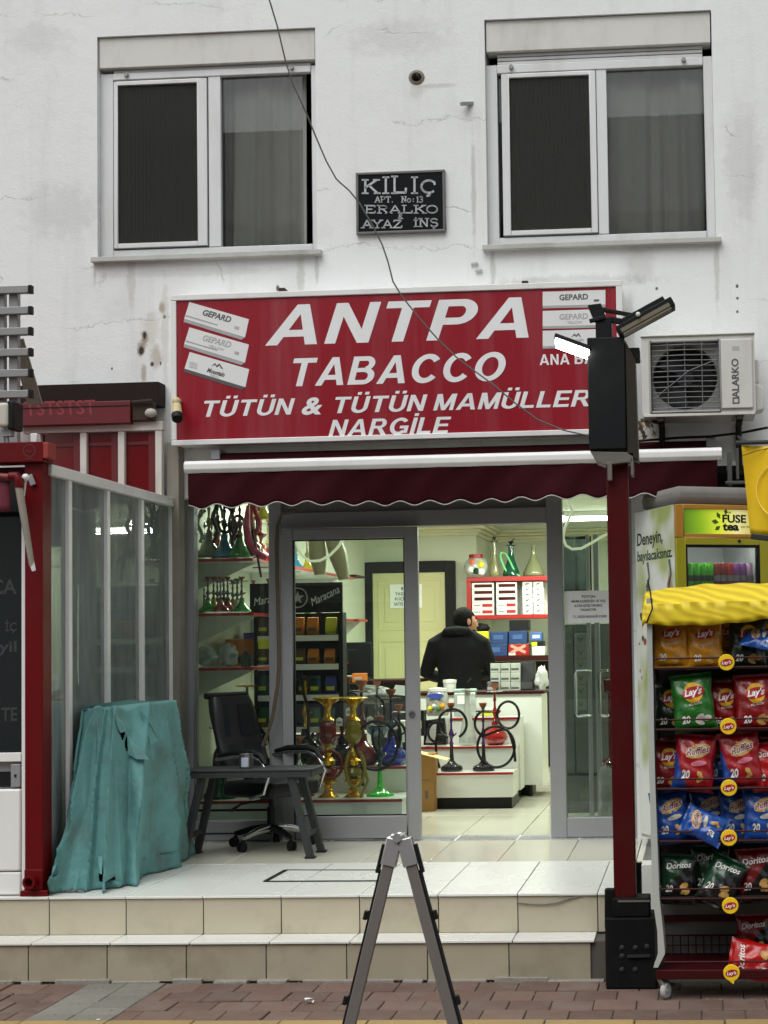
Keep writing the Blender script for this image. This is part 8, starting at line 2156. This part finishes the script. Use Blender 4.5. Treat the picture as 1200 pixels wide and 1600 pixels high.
# ---- two-legged folding stand in the street, edge on
YQ2 = 4.7
af = thing('folding_stand', 'brown aluminium A-shaped folding stand on the pavement, seen edge on', 'stand', (at(627, 1500, YQ2).x, YQ2, 0))
m_alu2 = mat('bronze_aluminium', rgb(126, 121, 115), .45, .35, .06, 4, bump=.05, bs=120, dirt=.3, dcol=(.1, .09, .08, 1), ds=8)
m_sil = mat('silver_bracket', (.62, .62, .61, 1), .3, .7, .06, 8)
topc = at(622, 1302, YQ2)
for s, (xa, ya), (xb, yb2) in ((-1, (607, 1352), (548, 1598)), (1, (643, 1352), (708, 1598))):
    a = at(xa, ya, YQ2); b = at(xb, yb2, YQ2); dv = (b - a).normalized(); b = a + dv * ((a.z - .015) / -dv.z)
    out_ = Vector((-dv.z * -s, 0, 0)); nx2 = Vector((s * abs(dv.z), 0, abs(dv.x)))
    lg = part('leg', MB().bar(a, b, .034, .024, Vector((0, 1, 0))), m_alu2, af, bevel=.003)
    part('edge_panel', MB().bar(a.lerp(b, .02) + nx2 * .0205 + Vector((0, .006, 0)), b + nx2 * .0205 + Vector((0, .006, 0)), .006, .03, Vector((0, 1, 0))), m_black, lg)
    br0 = at(xa + s * 1.0, ya - 2, YQ2); tp2 = topc + Vector((s * .012, 0, -.018))
    part('bracket', MB().bar(a - dv * -.0, a - dv * .085, .046, .034, Vector((0, 1, 0))).bar(a - dv * .075, topc + Vector((s * .008, 0, -.004)), .026, .03, Vector((0, 1, 0))), m_sil, lg, bevel=.003)
    for f in (.16, .42, .55):
        q_ = a.lerp(b, f) + nx2 * .032 + Vector((0, .0, 0))
        part('wing_bolt', MB().bar(q_ - dv * .014, q_ + dv * .014, .012, .022, Vector((0, 1, 0))), m_black, lg, bevel=.002)
    part('foot', MB().bar(b - dv * .03, b + dv * .012, .05, .04, Vector((0, 1, 0))), m_black, lg, bevel=.004)
    part('latch', MB().bar(a - dv * .06 + nx2 * .028, a + dv * .03 + nx2 * .028, .012, .02, Vector((0, 1, 0))), m_black, lg, bevel=.002)
part('hinge', MB().cyl(topc + Vector((0, -.022, -.012)), topc + Vector((0, .022, -.012)), .014, n=12), m_sil, af, smooth=True)
part('hinge_core', MB().box(topc.x - .018, topc.x + .018, YQ2 - .008, YQ2 + .014, topc.z - .06, topc.z - .02), m_black, af, bevel=.003)
sp0 = Vector((topc.x - .28, YQ2 + .0, .16)); 
part('spreader', MB().bar((topc.x - .235, YQ2, .22), (topc.x + .255, YQ2, .22), .012, .02), m_alu2, af)

# ---- litter
def paper(label, px, py, w, seed, z=0.0):
    q = random.Random(seed); c = flat(px, py, z); mb = MB(); vs = []
    for k in range(14): vs.append(c + Vector((q.uniform(-w, w), q.uniform(-w * .8, w * .8), q.uniform(.002, w * .7))))
    for k in range(12):
        a, b, d_ = q.sample(range(14), 3); mb.add([vs[a], vs[b], vs[d_]], [(0, 1, 2)])
    solo('paper_scrap', mb, MATS['paper'], label, 'litter', c)
paper('crumpled white paper scrap on the red pavers left of the folding stand', 483, 1567, .035, 3)
paper('crumpled white scrap at the foot of the black post base', 958, 1528, .022, 5)
paper('tiny white scrap on the pavers below the second riser tile', 352, 1536, .014, 6)
paper('small yellowed scrap at the edge of the yellow slabs, left', 154, 1594, .012, 8)

# ================================================================== ACROSS THE STREET (seen only in reflections)
ob = thing('opposite_building', 'grey apartment block across the street, mirrored in the window panes', 'building', (0, -13, 0))
m_opp = mat('opposite_plaster', (.62, .62, .6, 1), .85, 0, .1, .6)
part('wall', MB().box(-14, 15, -20, -13, 0, 13.3), m_opp, ob)
m_ow = mat('opposite_glass', (.03, .035, .04, 1), .1)
for fl2 in range(4):
    for k in range(6):
        x = -11.4 + 4.4 * k; z = 3.9 + 2.6 * fl2
        if z + 1.5 > 13.2: continue
        part('window', MB().box(x, x + 1.7, -13.0, -12.96, z, z + 1.5), m_ow, ob)
for fl2 in range(4):
    z = 3.2 + 2.6 * fl2
    bal = part('balcony', MB().box(-10, 13, -13, -11.8, z - .16, z), m_opp, ob)
    rl = MB().box(-10, 13, -11.84, -11.8, z + .95, z + 1.0)
    for k in range(93): rl.box(-10 + k * .25, -9.98 + k * .25, -11.83, -11.81, z, z + .95)
    part('railing', rl, m_lam, bal, kind='stuff')
part('shop_window', MB().box(-12, 14, -13.02, -12.98, .5, 2.7), m_ow, ob)

# ---- sand and bits swept into the joints at the foot of the steps
q = random.Random(31); mb = MB()
for k in range(420):
    x = q.uniform(-4.4, 1.0); y = 7.72 - abs(q.gauss(0, .12)) if q.random() < .6 else q.uniform(6.9, 7.7)
    r = q.uniform(.002, .007); c = Vector((x, y, .001)); a = q.uniform(0, 6)
    mb.add([c + Vector((math.cos(a + i * 2.09) * r, math.sin(a + i * 2.09) * r, 0)) for i in range(3)] + [c + Vector((0, 0, r * .8))], [(0, 1, 3), (1, 2, 3), (2, 0, 3)])
solo('grit', mb, mat('grit', (.2, .17, .13, 1), .95, var=.5, vs=30), 'sand and grit scattered on the pavers along the steps', 'grit', (0, 7.5, 0), kind='stuff')
# ================================================================== more goods behind the left window
G5 = 'goods crowding the left window'
sil = gcol('dull_pewter', rgb(92, 94, 92), .3)
for i, (px, yt, m1, m2, lab) in enumerate(((318, 772, gcol('ash_glass', rgb(150, 150, 140)), sil, 'pale grey hookah at the far left of the top window shelf, set back'),
        (364, 776, gcol('violet_glass', rgb(80, 50, 100)), dk, 'violet hookah set back between the teal and green ones on the top shelf'),
        (390, 768, gcol('wine_glass', rgb(110, 20, 40)), br, 'wine red hookah behind the hanging hoses on the top window shelf'))):
    hookah(lab, px, yt, 873, 10.85, 'ball', .42, m1, m2, m_hose, dk, True, [circ(px + 3, 820, 9, 22, 90, 400, 10)], group=G2)
for i, (px, yt, m1, lab) in enumerate(((319, 908, gcol('clear_glass', rgb(170, 175, 165)), 'small clear hookah at the very left of the middle window shelf, rear'), (340, 902, gg, 'small green hookah in the rear row of the middle window shelf, left'), (350, 898, m_rg, 'small ruby hookah in the rear row of the middle window shelf, centre'), (364, 905, gcol('amber_glass', rgb(170, 150, 20)), 'small amber hookah in the rear row of the middle window shelf, right'), (371, 903, gcol('clear_glass', rgb(170, 175, 165)), 'small clear hookah beside the lone green one on the middle shelf'))):
    hookah(lab, px, yt, 957, 10.82, 'bell', .6, m1, sil, None, sil, sil, group=G2)
yf = thing('flask', 'yellow glass flask hanging at the top right of the left pane', 'flask', at(412, 812, 10.7))
b = Vector(yf.location)
part('flask', MB().lathe([(0, 0), (.05, 0), (.055, .02), (.02, .08), (.016, .16), (.022, .17)], b, 16), gcol('lemon_glass', rgb(200, 196, 60)), yf, smooth=True)
part('ring', MB().lathe([(.018, .12), (.022, .125), (.018, .13)], b, 14), m_goldm, yf, smooth=True)
for i, (px, yt, yb3, Y, k, m1, m2, lab) in enumerate((
        (412, 1130, 1200, 11.0, 'ball', gcol('black_glass', (.02, .02, .022, 1)), blk, 'squat black hookah low behind the left pane near the hose'),
        (345, 1120, 1248, 10.62, 'bell', gcol('bottle_green', rgb(10, 70, 50)), dk, 'dark green hookah on the lowest window step behind the chair back'),
        (535, 1078, 1198, 11.12, 'ball', gcol('black_glass', (.02, .02, .022, 1)), blk, 'black hookah between the two golden ones, set back'),
        (498, 1096, 1198, 11.2, 'bell', gcol('wine_glass', rgb(110, 20, 40)), sil, 'wine red hookah with pewter stem behind the ruby golden one'),
        (590, 1064, 1150, 11.5, 'ball', gcol('steel_blue', rgb(70, 90, 110)), sil, 'steel blue hookah on the uppermost window step at the back'),
        (545, 1056, 1148, 11.6, 'bell', gcol('orange_glass', rgb(200, 90, 20)), blk, 'orange based hookah on the uppermost window step, middle'),
        (624, 1100, 1198, 11.15, 'bell', gcol('clear_glass', rgb(170, 175, 165)), blk, 'clear based black hookah at the right end of the middle window step'))):
    hookah(lab, px, yt, yb3, Y, k, .42, m1, m2, m_hose, blk if i % 2 else m_chrome, True, [circ(px + (4 if i % 2 else -3), (yt + yb3) / 2 + 6, 14, 26, 40 * i, 40 * i + 290, 12)], group='hookahs on display')
for i, (px, py, lab) in enumerate(((530, 1128, 'small white price tag between the golden hookahs'), (545, 1112, 'small white price tag on the blue hookah behind the yellow glass one'), (578, 1126, 'small round white price tag near the clay bowl'), (520, 1162, 'white price tag hanging beside the ruby golden hookah'))):
    c = at(px, py, 10.95)
    t = thing('price_tag', lab, 'tag', c)
    part('card', MB().prism([c + Vector(v) for v in ((-.022, 0, -.03), (.022, .004, -.03), (.024, .004, .02), (0, .002, .034), (-.022, 0, .02))], (0, .002, 0)), MATS['paper'], t)
    part('figures', text_at(('450', '600', '350', '500')[i], c + Vector((-.016, -.001, -.012)), XR, ZU, .032, .018, 0, .02, .0005), m_ink, t)
for i, (px, pyb, w, h, Y, m1, lab) in enumerate(((620, 1160, 26, 34, 11.75, m_lam, 'white carton with dark figures behind the door stile'), (604, 1160, 20, 26, 11.9, m_black, 'black carton beside the white one behind the door stile'), (500, 1070, 30, 16, 11.3, m_blu, 'blue packet lying on top of the black stand shelf'), (655, 1150, 16, 40, 12.3, m_black, 'black carton in the gap between door stile and display'), (560, 1066, 20, 14, 12.4, gcol('orange_box', rgb(220, 120, 40), .5), 'small orange box on the dark desk'))):
    c = at(px, pyb, Y); W = w / S(Y) / 2
    t = thing('carton', lab, 'carton', c)
    part('box', MB().box(c.x - W, c.x + W, c.y, c.y + .12, c.z, c.z + h / S(Y)), m1, t, bevel=.004)
    part('label', MB().box(c.x - W * .6, c.x + W * .5, c.y - .003, c.y - .001, c.z + h / S(Y) * .3, c.z + h / S(Y) * .6), m_ink if m1 is m_lam else m_inkl, t)
lump('dark heap of hookah parts low in the door window, left', 'bag', 'plastic_bag', 482, 1200, 44, 34, 11.05, mat('parts_heap', (0.05, 0.03, 0.028, 1), .4, 0, .7, 16, bump=.8, bs=25), 21)
lump('heap of dark red parts beside the bronze hookah behind the left pane', 'bag', 'plastic_bag', 352, 1200, 50, 30, 11.1, mat('parts_heap_red', (0.07, 0.03, 0.025, 1), .4, 0, .7, 14, bump=.8, bs=25), 22)
# hookahs and boxes receding along the left wall shelves, hoses hung above
mats_ = [('green', gg), ('red', m_rg), ('smoky', gy), ('teal', tq), ('amber', gcol('amber_glass', rgb(170, 150, 20))), ('clear', gcol('clear_glass', rgb(170, 175, 165)))]
pos3 = ('nearest the window', 'second from the window', 'third from the window', 'fourth from the window', 'fifth from the window', 'farthest from the window')
for si, z in enumerate(sh_z[:2]):
    for k in range(6):
        y = 11.25 + .4 * k; nm, mm = mats_[(k + 2 * si) % 6]
        c = Vector((SX0 + .24, y, z)); H = .36 - .1 * si + .03 * (k % 2)
        t = thing('hookah', '%s hookah receding along the %s wall shelf, %s' % (nm, ('top', 'middle')[si], pos3[k]), 'hookah', c, G2)
        R_ = .2 * H
        part('base', lathe_mb([(r * R_ * 1.1, zz * H) for r, zz in BASES['bell']], c, 14), mm, t, smooth=True)
        part('stem', lathe_mb([(.0, .36 * H), (.16 * R_, .38 * H), (.3 * R_, .48 * H), (.12 * R_, .55 * H), (.12 * R_, .85 * H)], c, 10), (sil, br, dk)[k % 3], t, smooth=True)
        part('tray', lathe_mb([(0, .85 * H), (.6 * R_, .87 * H), (0, .89 * H)], c, 14), sil, t, smooth=True)
        part('bowl', lathe_mb([(.1 * R_, .88 * H), (.34 * R_, 1.0 * H), (0, .98 * H)], c, 10), m_clay, t, smooth=True)
for k, (px, col, nm) in enumerate(((312, rgb(150, 150, 130), 'pale grey'), (336, rgb(30, 20, 20), 'black'), (366, rgb(60, 20, 24), 'maroon'), (402, rgb(170, 40, 40), 'bright red'))):
    pts = [at(px + 4 * math.sin(j * 1.3 + k), 740 + 9 * j, 10.42 + .02 * k) for j in range(13)]
    solo('hookah_hose', MB().tube(pts, [.02 - .0006 * j for j in range(13)], 8), gcol('hose_' + nm.replace(' ', '_'), col, .5), '%s hookah hose hanging over the top window shelf' % nm, 'hose', group=None, smooth=True)
for k in range(5):
    y = 11.2 + .45 * k; c = Vector((SX0 + .2, y, sh_z[2])); m1 = (m_or, m_blu, m_lam, m_grnp, m_brn)[k]
    t = thing('carton', '%s carton on the lowest wall shelf, %s' % (('orange', 'blue', 'white', 'green', 'brown')[k], pos3[k] if k < 4 else pos3[5]), 'carton', c)
    part('box', MB().box(c.x - .12, c.x + .13, y - .14, y + .14, c.z + .001, c.z + .2 + .05 * (k % 2)), m1, t, bevel=.004)
    part('label', MB().box(c.x + .131, c.x + .134, y - .09, y + .09, c.z + .05, c.z + .13), m_lam if k != 2 else m_ink, t)
